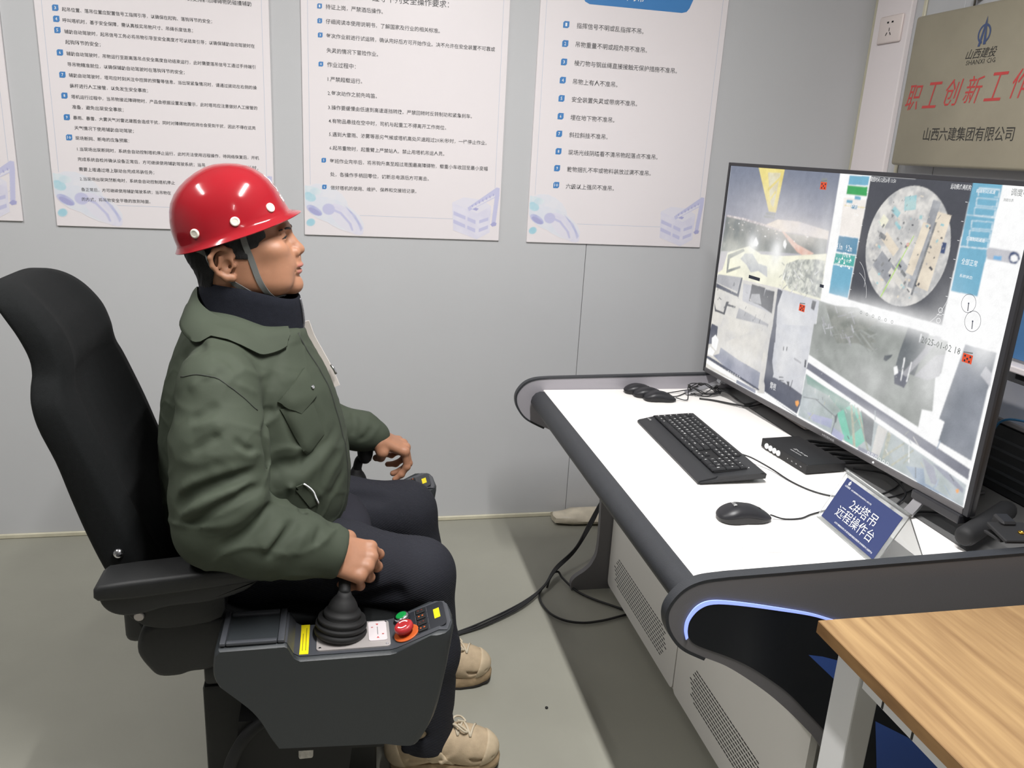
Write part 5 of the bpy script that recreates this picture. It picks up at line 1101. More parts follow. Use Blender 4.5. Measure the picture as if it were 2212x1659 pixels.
    if not far:
        bm = bmesh.new(); lathe(bm, [(.0165, 0), (.0165, .010), (.0145, .013), (.0125, .013)], on(Matrix.Translation((.020, .030 * sg, .001))), 24); gb = obj('green_button', bm, m_chr, ch)
        bm = bmesh.new(); lathe(bm, [(.0126, 0), (.0126, .0128), (.010, .0138)], on(Matrix.Translation((.020, .030 * sg, .001))), 20); obj('button_cap', bm, m_grn, gb)
        bm = bmesh.new(); lathe(bm, [(.027, 0), (.027, .002), (.026, .0025)], on(Matrix.Translation((.024, -.024 * sg, .001))), 28); eb = obj('emergency_stop', bm, m_org, ch)
        bm = bmesh.new(); lathe(bm, [(.012, 0), (.012, .008), (.0195, .010), (.0205, .014), (.0195, .020), (.016, .0225)], on(Matrix.Translation((.024, -.024 * sg, .003))), 28); mc = obj('mushroom_cap', bm, m_rd, eb)
        AR = []
        for a0 in (20, 200):
            for i in range(10):
                q0, q1 = math.radians(a0 + 11 * i), math.radians(a0 + 11 * i + 11); AR.append(('w', .0125 * math.cos(q0), .0125 * math.sin(q0), .0125 * math.cos(q1), .0125 * math.sin(q1), .0095 * math.cos(q1), .0095 * math.sin(q1), .0095 * math.cos(q0), .0095 * math.sin(q0)))
        XA = (RM.to_3x3() @ Vector((1, 0, 0))); NA = (RM.to_3x3() @ Vector((0, 0, 1)))
        flat('turn_arrows', AR, RM @ Vector((.024, -.024 * sg, .0258)), XA, (0, 1, 0), NA, {'w': m_wht}, eb, step=.000001)
    for i in range(4):
        y = (.033 - .0215 * i) * sg; bm = bmesh.new(); box(bm, .050, .070, y - .008, y + .008, .0012, .005, .0012, 1, M=RM); rk = obj('rocker_switch', bm, m_rub, ch)
        bm = bmesh.new()
        for dx in (.056, .064): lathe(bm, [(.0022, 0), (.0018, .0006)], on(Matrix.Translation((dx, y, .0051))), 8)
        obj('indicator', bm, m_org if i % 2 else mat('dim red lamp', (96, 40, 36), 0.4), rk)
        bm = bmesh.new()
        for dx in (.047, .0735): box(bm, dx, dx + .0008, y - .009, y + .009, .0012, .0016, M=RM)
        obj('switch_print', bm, m_txt, rk)
    bm = bmesh.new(); box(bm, .088, .101, -.012, .022, .0012, .0018, M=RM) if not far else box(bm, .088, .101, -.018, .016, .0012, .0018, M=RM); obj('yellow_sticker', bm, m_yel, ch)
    bm = bmesh.new(); a, b = yy(1.50, 1.60); box(bm, -.06, .04, a, b, .30, .34); obj('console_bracket', bm, m_blk, ch)
    bm = bmesh.new(); a, b = yy(1.445, 1.545); prism(bm, [(-.127, .284), (.088, .271), (.088, .258), (-.10, .268)], 'y', a, b); obj('underside_bracket', bm, m_rub, ch)
console(False); _k = set(ch.children); console(True)
for o in ch.children:
    if o not in _k: o.location = Vector(o.location) + Vector((.038, 0, .022))     # the left console sits a little higher and further forward
# ================================================================ OPERATOR  (implicit surfaces -> sparse surface nets)
def nrm(v): v = np.array(v, float); return v / np.linalg.norm(v)
class Pr:
    __slots__ = ('f', 'c', 'r', 'op', 'k')
    def __init__(s, f, c, r, op='u', k=0.01): s.f, s.c, s.r, s.op, s.k = f, np.array(c, float), r, op, k
def cap(a, b, ra, rb=None, op='u', k=0.01):
    a = np.array(a, float); b = np.array(b, float); rb = ra if rb is None else rb; ba = b - a; L2 = max(1e-12, float(ba @ ba))
    def f(P):
        pa = P - a; h = np.clip(pa @ ba / L2, 0, 1); return np.linalg.norm(pa - h[:, None] * ba, axis=1) - (ra + (rb - ra) * h)
    return Pr(f, (a + b) / 2, math.sqrt(L2) / 2 + max(ra, rb), op, k)
def chain(pts, rads, op='u', k=0.01):
    return [cap(pts[i], pts[i + 1], rads[i], rads[i + 1], op, k) for i in range(len(pts) - 1)]
def ell(c, r, op='u', k=0.01, R=None):
    c = np.array(c, float); r = np.array(r, float); R = np.eye(3) if R is None else R
    def f(P):
        q = (P - c) @ R; k0 = np.linalg.norm(q / r, axis=1); k1 = np.linalg.norm(q / (r * r), axis=1); return k0 * (k0 - 1) / np.maximum(k1, 1e-9)
    return Pr(f, c, r.max(), op, k)
def rotm(axis, deg):
    return np.array(Matrix.Rotation(math.radians(deg), 3, axis))
def loftz(tab, y0, n=2.3, taper=None, op='u', k=0.01):
    """tab rows: z, x_back, x_front, half_width"""
    T = np.array(sorted(tab)); Z = T[:, 0]
    def f(P):
        z = np.clip(P[:, 2], Z[0], Z[-1]); xb = np.interp(z, Z, T[:, 1]); xf = np.interp(z, Z, T[:, 2]); b = np.interp(z, Z, T[:, 3])
        xc = (xb + xf) / 2; a = (xf - xb) / 2; t = (P[:, 0] - xc) / a
        if taper is not None: b = b * (1 - np.interp(z, taper[0], taper[1]) * np.clip(t, 0, 1.2) ** 2)
        m = np.minimum(a, b); d = ((np.abs(t) ** n + (np.abs(P[:, 1] - y0) / b) ** n) ** (1 / n) - 1) * m
        dz = np.maximum(Z[0] - P[:, 2], P[:, 2] - Z[-1]); o = np.maximum(d, dz)
        return np.where((d > 0) & (dz > 0), np.sqrt(np.maximum(d, 0) ** 2 + np.maximum(dz, 0) ** 2), o)
    c = ((T[:, 1].min() + T[:, 2].max()) / 2, y0, (Z[0] + Z[-1]) / 2)
    return Pr(f, c, math.sqrt(((T[:, 2].max() - T[:, 1].min()) / 2) ** 2 + T[:, 3].max() ** 2 + ((Z[-1] - Z[0]) / 2) ** 2), op, k)
def plane(p, n, op='i', k=0.01):
    p = np.array(p, float); n = nrm(n); return Pr(lambda P: (P - p) @ n, p, 9.0, op, k)
def evalp(prims, P, near=None):
    d = np.full(len(P), 1.0)
    for q in prims:
        if near is not None and np.linalg.norm(q.c - near[0]) - q.r > near[1] + q.k * 2: continue
        e = q.f(P); k = q.k
        if q.op == 'u':
            h = np.clip(0.5 + 0.5 * (d - e) / k, 0, 1); d = d * (1 - h) + e * h - k * h * (1 - h)
        else:
            if q.op == 's': e = -e
            h = np.clip(0.5 - 0.5 * (d - e) / k, 0, 1); d = d * (1 - h) + e * h + k * h * (1 - h)
    return d
def nets(prims, h, post=None, B=16):
    lo = np.min([q.c - q.r for q in prims if q.op == 'u'], axis=0) - 2 * h; hi = np.max([q.c + q.r for q in prims if q.op == 'u'], axis=0) + 2 * h
    nb = np.ceil((hi - lo) / (B * h)).astype(int) + 1; half = B * h / 2 * math.sqrt(3)
    G = np.stack(np.meshgrid(*[np.arange(n) for n in nb], indexing='ij'), -1).reshape(-1, 3)
    cen = lo + (G + 0.5) * B * h
    act = np.zeros(len(G), bool)
    for i0 in range(0, len(G), 20000):
        act[i0:i0 + 20000] = np.abs(evalp(prims, cen[i0:i0 + 20000])) < half * 1.35 + 0.012
    N = nb * B + 2; key = lambda I: (I[..., 0] * N[1] + I[..., 1]) * N[2] + I[..., 2]
    g = np.stack(np.meshgrid(*[np.arange(B + 1)] * 3, indexing='ij'), -1); gf = g.reshape(-1, 3) * h
    VK, VP, QK = [], [], []
    cor = [(0, 0, 0), (1, 0, 0), (0, 1, 0), (1, 1, 0), (0, 0, 1), (1, 0, 1), (0, 1, 1), (1, 1, 1)]
    edg = [(0, 1), (2, 3), (4, 5), (6, 7), (0, 2), (1, 3), (4, 6), (5, 7), (0, 4), (1, 5), (2, 6), (3, 7)]
    for b in G[act]:
        o = lo + b * B * h; P = gf + o
        D = evalp(prims, P, (o + B * h / 2, half + 0.01))
        if post is not None: D = post(P, D)
        D = D.reshape((B + 1,) * 3); S = D < 0
        if S.all() or not S.any(): continue
        cv = [D[c[0]:B + c[0], c[1]:B + c[1], c[2]:B + c[2]] for c in cor]
        cnt = sum((c < 0).astype(np.int8) for c in cv); m = (cnt > 0) & (cnt < 8)
        idx = np.argwhere(m); vals = [c[m] for c in cv]
        acc = np.zeros((len(idx), 3)); n = np.zeros(len(idx))
        for a, e in edg:
            va, ve = vals[a], vals[e]; x = (va < 0) != (ve < 0); t = np.where(x, va / np.where(x, va - ve, 1), 0)
            pa = np.array(cor[a], float); pe = np.array(cor[e], float)
            acc += x[:, None] * (pa + t[:, None] * (pe - pa)); n += x
        VP.append(o + (idx + acc / n[:, None]) * h); gi = idx + b * B; VK.append(key(gi + 1))
        for ax in range(3):
            s0 = [slice(0, B)] * 3; s1 = [slice(0, B)] * 3; s1[ax] = slice(1, B + 1)
            A, E = S[tuple(s0)], S[tuple(s1)]; e = np.argwhere(A != E)
            if not len(e): continue
            fl = A[A != E]; u, v = (ax + 1) % 3, (ax + 2) % 3; q = []
            for du, dv in ((-1, -1), (0, -1), (0, 0), (-1, 0)):
                c = e + b * B + 1; c[:, u] += du; c[:, v] += dv; q.append(key(c))
            q = np.stack(q, 1); q[~fl] = q[~fl][:, ::-1]; QK.append(q)
    VK = np.concatenate(VK); VP = np.concatenate(VP); QK = np.concatenate(QK)
    od = np.argsort(VK); VK, VP = VK[od], VP[od]
    ix = np.clip(np.searchsorted(VK, QK), 0, len(VK) - 1); ok = (VK[ix] == QK).all(1)
    return VP, ix[ok]
def smooth_mesh(V, F, it=1, lam=0.5):
    for _ in range(it):
        a = np.concatenate([F[:, i] for i in range(4)] * 2); b = np.concatenate([F[:, (i + 1) % 4] for i in range(4)] + [F[:, (i - 1) % 4] for i in range(4)])
        s = np.stack([np.bincount(a, V[b, i], len(V)) for i in range(3)], 1); n = np.bincount(a, minlength=len(V))[:, None]
        V = V + lam * (s / np.maximum(n, 1) - V)
    return V
def mesh_obj(name, V, F, m, parent, sm=1):
    V = smooth_mesh(V, F, sm) if sm else V
    me = bpy.data.meshes.new(name); off = np.array(wpos(parent)) if parent is not None else np.zeros(3)
    me.vertices.add(len(V)); me.vertices.foreach_set('co', (V - off).astype(np.float32).ravel())
    me.loops.add(F.size); me.loops.foreach_set('vertex_index', F.astype(np.int32).ravel())
    me.polygons.add(len(F)); me.polygons.foreach_set('loop_start', np.arange(0, F.size, 4, dtype=np.int32)); me.polygons.foreach_set('loop_total', np.full(len(F), 4, np.int32))
    me.update(calc_edges=True); me.polygons.foreach_set('use_smooth', np.ones(len(F), bool))
    for x in (m if isinstance(m, (list, tuple)) else [m]): me.materials.append(x)
    o = bpy.data.objects.new(name, me); C.objects.link(o); o.parent = parent
    return o, V, F
def noise3(P, s, seed=0):
    """cheap smooth pseudo-noise"""
    r = np.random.RandomState(seed); o = np.zeros(len(P))
    for i in range(5):
        d = nrm(r.normal(size=3)); o += np.sin(P @ d * s * (0.7 + .6 * r.rand()) + r.rand() * 6.28)
    return o / 5
Y0 = 1.85
def m2(l, sgn=(-1, 1)): return [f(s) for s in sgn for f in l]
# ---------------------------------------------------------------- head
HT = [(1.146, -.200, -.128, .040), (1.153, -.22, -.110, .046), (1.162, -.245, -.098, .054), (1.172, -.268, -.0905, .061), (1.182, -.282, -.087, .0665), (1.192, -.292, -.0875, .071), (1.203, -.300, -.0905, .0745), (1.215, -.307, -.0885, .0775), (1.228, -.314, -.0885, .0795), (1.245, -.320, -.0925, .081), (1.262, -.326, -.0985, .082), (1.278, -.330, -.1055, .082), (1.293, -.333, -.1085, .083), (1.31, -.334, -.1085, .083), (1.33, -.330, -.112, .082), (1.36, -.315, -.128, .076), (1.385, -.285, -.155, .06), (1.40, -.25, -.19, .03)]
TAP = (np.array([1.146, 1.165, 1.19, 1.215, 1.25, 1.29, 1.33]), np.array([.30, .36, .34, .30, .24, .20, .14]))
def head_prims():
    A = [loftz(HT, Y0, 2.25, TAP), plane((-.098, Y0, 1.1495), (-.255, 0, -.967), 'i', .02)]
    A += [cap((-.222, Y0, 1.225), (-.232, Y0, 1.02), .066, .070, 'u', .022), ell((-.242, Y0, 1.20), (.050, .056, .05), 'u', .02)]
    A += [ell((-.117, Y0, 1.304), (.0125, .052, .009), 'u', .012)]
    for s in (-1, 1):
        A += [ell((-.134, Y0 + s * .044, 1.222), (.032, .031, .034), 'u', .03), ell((-.137, Y0 + s * .060, 1.264), (.026, .018, .016), 'u', .03), ell((-.150, Y0 + s * .050, 1.190), (.045, .026, .025), 'u', .025)]
    A += [cap((-.1145, Y0, 1.296), (-.0925, Y0, 1.266), .0085, .0105, 'u', .012), ell((-.0865, Y0, 1.2575), (.0128, .0120, .0112), 'u', .008)]
    for s in (-1, 1):
        A += [ell((-.0955, Y0 + s * .0145, 1.2520), (.0125, .0082, .0098), 'u', .005), ell((-.0875, Y0 + s * .0070, 1.2455), (.0055, .0032, .0040), 's', .003)]
    A += [ell((-.0905, Y0, 1.236), (.008, .014, .010), 'u', .008), ell((-.0885, Y0, 1.2240), (.0112, .0235, .0062), 'u', .006), ell((-.0910, Y0, 1.2098), (.0110, .0205, .0064), 'u', .006), ell((-.098, Y0, 1.178), (.0168, .024, .017), 'u', .014)]
    A += [ell((-.082, Y0, 1.2168), (.0100, .0265, .0007), 's', .0022), cap((-.100, Y0 - .0255, 1.2155), (-.098, Y0 - .029, 1.212), .0018, .0018, 's', .006)]
    for s in (-1, 1):
        A += [ell((-.1045, Y0 + s * .034, 1.2885), (.0125, .020, .0105), 's', .014), ell((-.1225, Y0 + s * .0335, 1.2865), (.0128, .0165, .0108), 'u', .009)]
        A += [ell((-.109, Y0 + s * .0355, 1.2862), (.009, .0135, .0017), 's', .002, rotm('X', 0)), cap((-.1135, Y0 + s * .022, 1.2945), (-.1225, Y0 + s * .050, 1.2930), .0012, .0012, 's', .003)]
        # ear
        h = [(-.222, .0845, 1.236), (-.214, .0850, 1.250), (-.219, .0875, 1.262), (-.233, .0925, 1.268), (-.248, .0975, 1.263), (-.257, .0995, 1.248), (-.254, .0970, 1.230), (-.243, .0920, 1.214), (-.229, .0875, 1.205), (-.217, .0845, 1.205)]
        h = [(x - .002, Y0 + s * y, z) for x, y, z in h]
        A += [ell((-.234, Y0 + s * .0865, 1.238), (.021, .0050, .028), 'u', .006, rotm('Z', s * 16))]
        A += chain(h, [.0040, .0045, .0048, .0052, .0052, .0050, .0048, .0050, .0075, .0090], 'u', .004)
        A += [ell((-.228, Y0 + s * .0930, 1.231), (.0095, .0065, .0115), 's', .005), ell((-.237, Y0 + s * .0965, 1.252), (.0105, .0045, .008), 's', .005), cap((-.241, Y0 + s * .0935, 1.248), (-.243, Y0 + s * .0925, 1.228), .0034, .0034, 'u', .005), ell((-.213, Y0 + s * .0855, 1.231), (.0048, .0045, .0062), 'u', .004)]
    return A
# ---------------------------------------------------------------- hands
NAILS = []
def hand(W, f, s, n, flex, thumb, sc=1.0, spread=(.10, .03, -.04, -.12)):
    W = np.array(W, float); f = nrm(f); s = np.array(s, float); s = nrm(s - f * (s @ f)); nn = np.cross(f, s); n = nn if nn @ np.array(n, float) > 0 else -nn
    A = []; K = []
    for i, (so, fo) in enumerate(((.0315, .090), (.0105, .094), (-.0105, .089), (-.0300, .079))):
        k = W + (f * fo + s * so + n * (.002 if i in (1, 2) else -.002)) * sc; K.append(k)
        A.append(cap(W + (s * so * .62 - n * .003) * sc, k - n * .003 * sc, .0175 * sc, .0128 * sc, 'u', .012 * sc))
        A.append(ell(k + n * .0025 * sc, np.array([.0105] * 3) * sc, 'u', .008 * sc))
    A.append(cap(W - f * .03 * sc, W + f * .01 * sc, .027 * sc, .027 * sc, 'u', .02 * sc)); 
    L = ((.044, .026, .021), (.048, .030, .022), (.045, .028, .022), (.036, .021, .019)); R = (.0098, .0100, .0094, .0084)
    for i in range(4):
        p = K[i]; a = 0; fx = flex[i]
        for j in range(3):
            a += math.radians(fx[j]); d = nrm(f * math.cos(a) - n * math.sin(a) + s * spread[i] * (1 if j == 0 else .3)); q = p + d * L[i][j] * sc
            r0 = R[i] * sc * (1 - .08 * j); A.append(cap(p, q, r0 * 1.02, r0 * .93, 'u', .0035 * sc))
            if j < 2: A.append(ell(q, np.array([r0 * 1.06] * 3), 'u', .004 * sc))
            else: NAILS.append((q + (f * math.sin(a) + n * math.cos(a)) * r0 * .8, .0068 * sc))
            p = q
    tb = W + (f * thumb[0][0] + s * thumb[0][1] + n * thumb[0][2]) * sc; P = [tb] + [W + (f * t[0] + s * t[1] + n * t[2]) * sc for t in thumb[1:]]
    A += chain(P, [.0165 * sc, .0128 * sc, .0108 * sc, .0092 * sc], 'u', .007 * sc)
    A.append(cap(W + s * .012 * sc, P[1], .016 * sc, .013 * sc, 'u', .012 * sc))
    return A
WR = (-.038, 1.550, .675); WL = (.090, 2.118, .720)
fl_r = ((48, 72, 40), (56, 74, 42), (62, 74, 44), (66, 70, 44))
HR = hand(WR, (.074, .006, -.030), (.22, .75, .60), (.3, -.6, .7), fl_r, ((.022, .026, -.010), (.050, .046, -.026), (.074, .034, -.046), (.086, .012, -.056)), 1.14)
fl_l = ((58, 40, 20), (54, 56, 28), (58, 62, 34), (60, 66, 36))
HL = hand(WL, (.88, .10, -.42), (.05, -1, -.05), (.5, 0, .85), fl_l, ((.022, .026, -.010), (.034, .034, -.026), (.040, .026, -.044), (.034, .010, -.056)), 1.04)
# ---------------------------------------------------------------- whole body
ER, EL = (-.240, 1.533, .742), (-.20, 2.135, .785); SR, SL = (-.235, 1.625, .985), (-.235, 2.055, .985)
body = head_prims()
body += [cap((-.232, Y0, 1.04), (-.19, Y0, .58), .085, .085, 'u', .05), cap(SR, SL, .045, .045, 'u', .03)]
body += chain([SR, ER, WR], [.045, .040, .029], 'u', .02) + chain([SL, EL, WL], [.045, .040, .028], 'u', .02)
for hy, kx, ky, kz, ax, ay in ((1.75, .175, 1.675, .535, .205, 1.665), (1.93, .170, 1.995, .550, .275, 1.985)):
    body += chain([(-.17, hy, .55), (kx, ky, kz), (ax, ay, .10)], [.080, .052, .036], 'u', .03) + [cap((ax - .03, ay, .055), (ax + .10, ay - .005, .040), .032, .026, 'u', .02)]
body += HR + HL
m_skin = mat('tanned skin', (164, 118, 92), 0.5, var=0.05, vscale=60, bump=0.08, bscale=900, spec=0.4)
_b = m_skin.node_tree.nodes['Principled BSDF']; _b.inputs['Subsurface Weight'].default_value = 0.08; _b.inputs['Subsurface Radius'].default_value = (.012, .005, .003); _b.inputs['Subsurface Scale'].default_value = 1.0
m_lip = mat('lip skin', (168, 108, 96), 0.42); m_nail = mat('fingernail', (206, 164, 146), 0.3)
man = thing('person', (.0, 1.83, 0), 'seated man in olive work jacket and dark ribbed trousers gripping two joysticks', 'person')
V, F = nets(body, 0.0021)
bo, V, F = mesh_obj('body', V, F, [m_skin, m_lip, m_nail], man, 1); BV, BF = V, F
fc = V[F].mean(1); mi = np.zeros(len(F), np.int32)
for c_, r_ in (((-.0865, Y0, 1.2240), (.0105, .0235, .0052)), ((-.0885, Y0, 1.2095), (.0105, .0200, .0056))):
    mi[(((fc - np.array(c_)) / np.array(r_)) ** 2).sum(1) < 1.25] = 1
for c_, r_ in NAILS: mi[((fc - c_) ** 2).sum(1) < r_ ** 2] = 2
bo.data.polygons.foreach_set('material_index', mi)
# eyes
for s in (-1, 1):
    bm = bmesh.new(); bmesh.ops.create_uvsphere(bm, u_segments=20, v_segments=14, radius=.0120, matrix=Matrix.Translation((-.1228, Y0 + s * .0335, 1.2868)) @ Matrix.Rotation(PI / 2, 4, 'Y'))
    for f in bm.faces: f.material_index = 1 if f.calc_center_median().x > -.1228 + .0098 else 0
    obj('eye', bm, [mat('eye white', (196, 186, 178), 0.25), mat('dark iris', (30, 22, 18), 0.15)], bo, smooth=180)
# hair: short crop at nape, temple and sideburn, plus brows
def hair_post(P, D):
    return D + .0012 * noise3(P * np.array([1, 1, .4]), 900, 3)
hl = loftz([(a, b - .005, c - .001, d + .004) for a, b, c, d in HT], Y0, 2.25, TAP)
HB = head_prims()[:4]
nA = nrm((.90, 0, -.20)); nB = nrm((.25, 0, -1.0))
def hair_f(P):
    d = evalp(HB, P) - .0045
    a = (P - np.array([-.258, Y0, 1.205])) @ nA; b = (P - np.array([-.19, Y0, 1.262])) @ nB
    sb = np.maximum(np.maximum(P[:, 0] + .186, -(P[:, 0] + .212)), 1.243 - P[:, 2]); fr = P[:, 0] + .150 + .25 * (P[:, 2] - 1.29)
    reg = np.minimum(np.minimum(a, np.maximum(b, fr)), sb); reg = np.maximum(reg, 1.165 - P[:, 2]); reg = np.maximum(reg, P[:, 2] - 1.36)
    return np.maximum(d, reg)
m_hair = mat('short black hair', (26, 25, 27), 0.6, var=0.3, vscale=400, bump=1.0, bscale=900, stretch=(1, 1, .3))
V, F = nets([Pr(hair_f, (-.23, Y0, 1.27), .17, 'u', .004)], 0.003, hair_post); mesh_obj('hair', V, F, m_hair, man, 1)
for s in (-1, 1):
    bm = bmesh.new(); P = cr([(-.1035, Y0 + s * .012, 1.303), (-.1045, Y0 + s * .026, 1.3055), (-.1115, Y0 + s * .042, 1.306), (-.124, Y0 + s * .056, 1.3025)], 5); n = len(P)
    tube(bm, P, [.0012 + .0016 * math.sin(PI * min(1, .25 + .75 * i / n)) for i in range(n)], 6); obj('eyebrow', bm, m_hair, man)
for s in (-1, 1):
    Bt = BVHTree.FromPolygons([Vector(v) for v in BV], [tuple(map(int, f)) for f in BF]); P = []
    for p in cr([(-.105, Y0 + s * .0215, 1.2868), (-.105, Y0 + s * .032, 1.2892), (-.109, Y0 + s * .043, 1.2880), (-.118, Y0 + s * .0525, 1.2850)], 5):
        q, n_, _, _ = Bt.find_nearest(Vector(p)); P.append(q + n_ * .0003)
    bm = bmesh.new(); n = len(P); tube(bm, P, [.0006 + .0009 * math.sin(PI * i / (n - 1)) for i in range(n)], 6); obj('eyelashes', bm, m_hair, man)
# ---------------------------------------------------------------- trousers
m_tr = mat('dark ribbed trousers', (38, 39, 46), 0.85, spec=0.25)
_nt = m_tr.node_tree; _tc2 = _nt.nodes.new('ShaderNodeTexCoord'); _wv = _nt.nodes.new('ShaderNodeTexWave'); _wv.inputs['Scale'].default_value = 110.0; _wv.inputs['Distortion'].default_value = 0.8; _wv.wave_type = 'BANDS'; _wv.bands_direction = 'DIAGONAL'
_mp2 = _nt.nodes.new('ShaderNodeMapping'); _mp2.inputs['Rotation'].default_value = (0, math.radians(20), 0); _nt.links.new(_tc2.outputs['Object'], _mp2.inputs[0]); _nt.links.new(_mp2.outputs[0], _wv.inputs['Vector'])
_bp2 = _nt.nodes.new('ShaderNodeBump'); _bp2.inputs['Strength'].default_value = 0.4; _bp2.inputs['Distance'].default_value = 0.002; _nt.links.new(_wv.outputs['Fac'], _bp2.inputs['Height']); _nt.links.new(_bp2.outputs[0], _nt.nodes['Principled BSDF'].inputs['Normal'])
T = [cap((-.20, 1.76, .565), (-.20, 1.92, .565), .115, .115, 'u', .04)]
T += chain([(-.17, 1.755, .560), (.0, 1.715, .555), (.178, 1.678, .532)], [.105, .092, .080], 'u', .03)
T += chain([(.178, 1.678, .532), (.205, 1.668, .33), (.205, 1.664, .085)], [.080, .070, .064], 'u', .03)
T += chain([(-.17, 1.925, .565), (.0, 1.965, .560), (.172, 1.995, .542)], [.105, .092, .078], 'u', .03)
T += chain([(.172, 1.995, .542), (.225, 1.99, .33), (.270, 1.985, .10)], [.078, .068, .062], 'u', .03)
for a, b, r in (((.03, 1.64, .50), (.12, 1.60, .53), .012), ((-.02, 1.66, .60), (.05, 1.63, .56), .012), ((.10, 1.62, .46), (.17, 1.59, .49), .010), ((.02, 1.90, .635), (.10, 1.92, .62), .012), ((.25, 1.66, .16), (.16, 1.60, .13), .010), ((.26, 1.66, .28), (.15, 1.61, .24), .008)): T.append(cap(a, b, r, r, 's', .025))
T += [cap((.27, 1.66, .10), (.15, 1.61, .105), .010, .012, 'u', .03), plane((0, 0, .082), (-.05, 0, -1), 'i', .008)]
V, F = nets(T, 0.0045); mesh_obj('trousers', V, F, m_tr, man, 2)
# ---------------------------------------------------------------- jacket
JT = [(.588, -.385, -.020, .190), (.61, -.392, .000, .196), (.64, -.396, .014, .200), (.69, -.400, .022, .203), (.74, -.402, .024, .205), (.795, -.402, .020, .205), (.845, -.399, .012, .203), (.89, -.393, .001, .200), (.93, -.386, -.010, .197), (.96, -.380, -.020, .193), (1.0, -.368, -.039, .182), (1.03, -.356, -.056, .164), (1.06, -.344, -.070, .138), (1.09, -.332, -.078, .112), (1.115, -.322, -.082, .096), (1.135, -.312, -.090, .088)]
J = [loftz(JT, 1.845, 2.15), plane((-.305, 0, 1.130), (.20, 0, .98), 'i', .012)]
J += [cap((-.238, 1.765, 1.055), (-.240, 1.640, 1.012), .058, .068, 'u', .05), cap((-.238, 1.935, 1.055), (-.240, 2.045, 1.012), .058, .068, 'u', .05)]
J += [ell((-.14, 1.76, .74), (.115, .10, .14), 'u', .06), plane((0, 0, .590), (0, 0, -1), 'i', .006)]
SLV = chain([(-.236, 1.615, 1.000), (-.231, 1.572, .905), (-.232, 1.545, .81), (-.240, 1.534, .748)], [.078, .088, .090, .080], 'u', .03)
SLV += chain([(-.240, 1.534, .748), (-.160, 1.536, .714), (-.085, 1.545, .692), (-.025, 1.553, .672), (.03, 1.556, .650)], [.080, .077, .067, .051, .044], 'u', .02)
SLV.append(plane((.000, 1.555, .660), (.91, .05, -.40), 'i', .006))
SLV = [Pr(lambda P, L=SLV: evalp(L, P), (-.12, 1.56, .84), .33, 'u', .03)]
J += SLV
J += chain([SL, (-.215, 2.115, .88), EL], [.078, .086, .082], 'u', .03) + chain([EL, (-.05, 2.125, .748), (.060, 2.120, .728), (.094, 2.118, .716)], [.080, .068, .052, .041], 'u', .02)
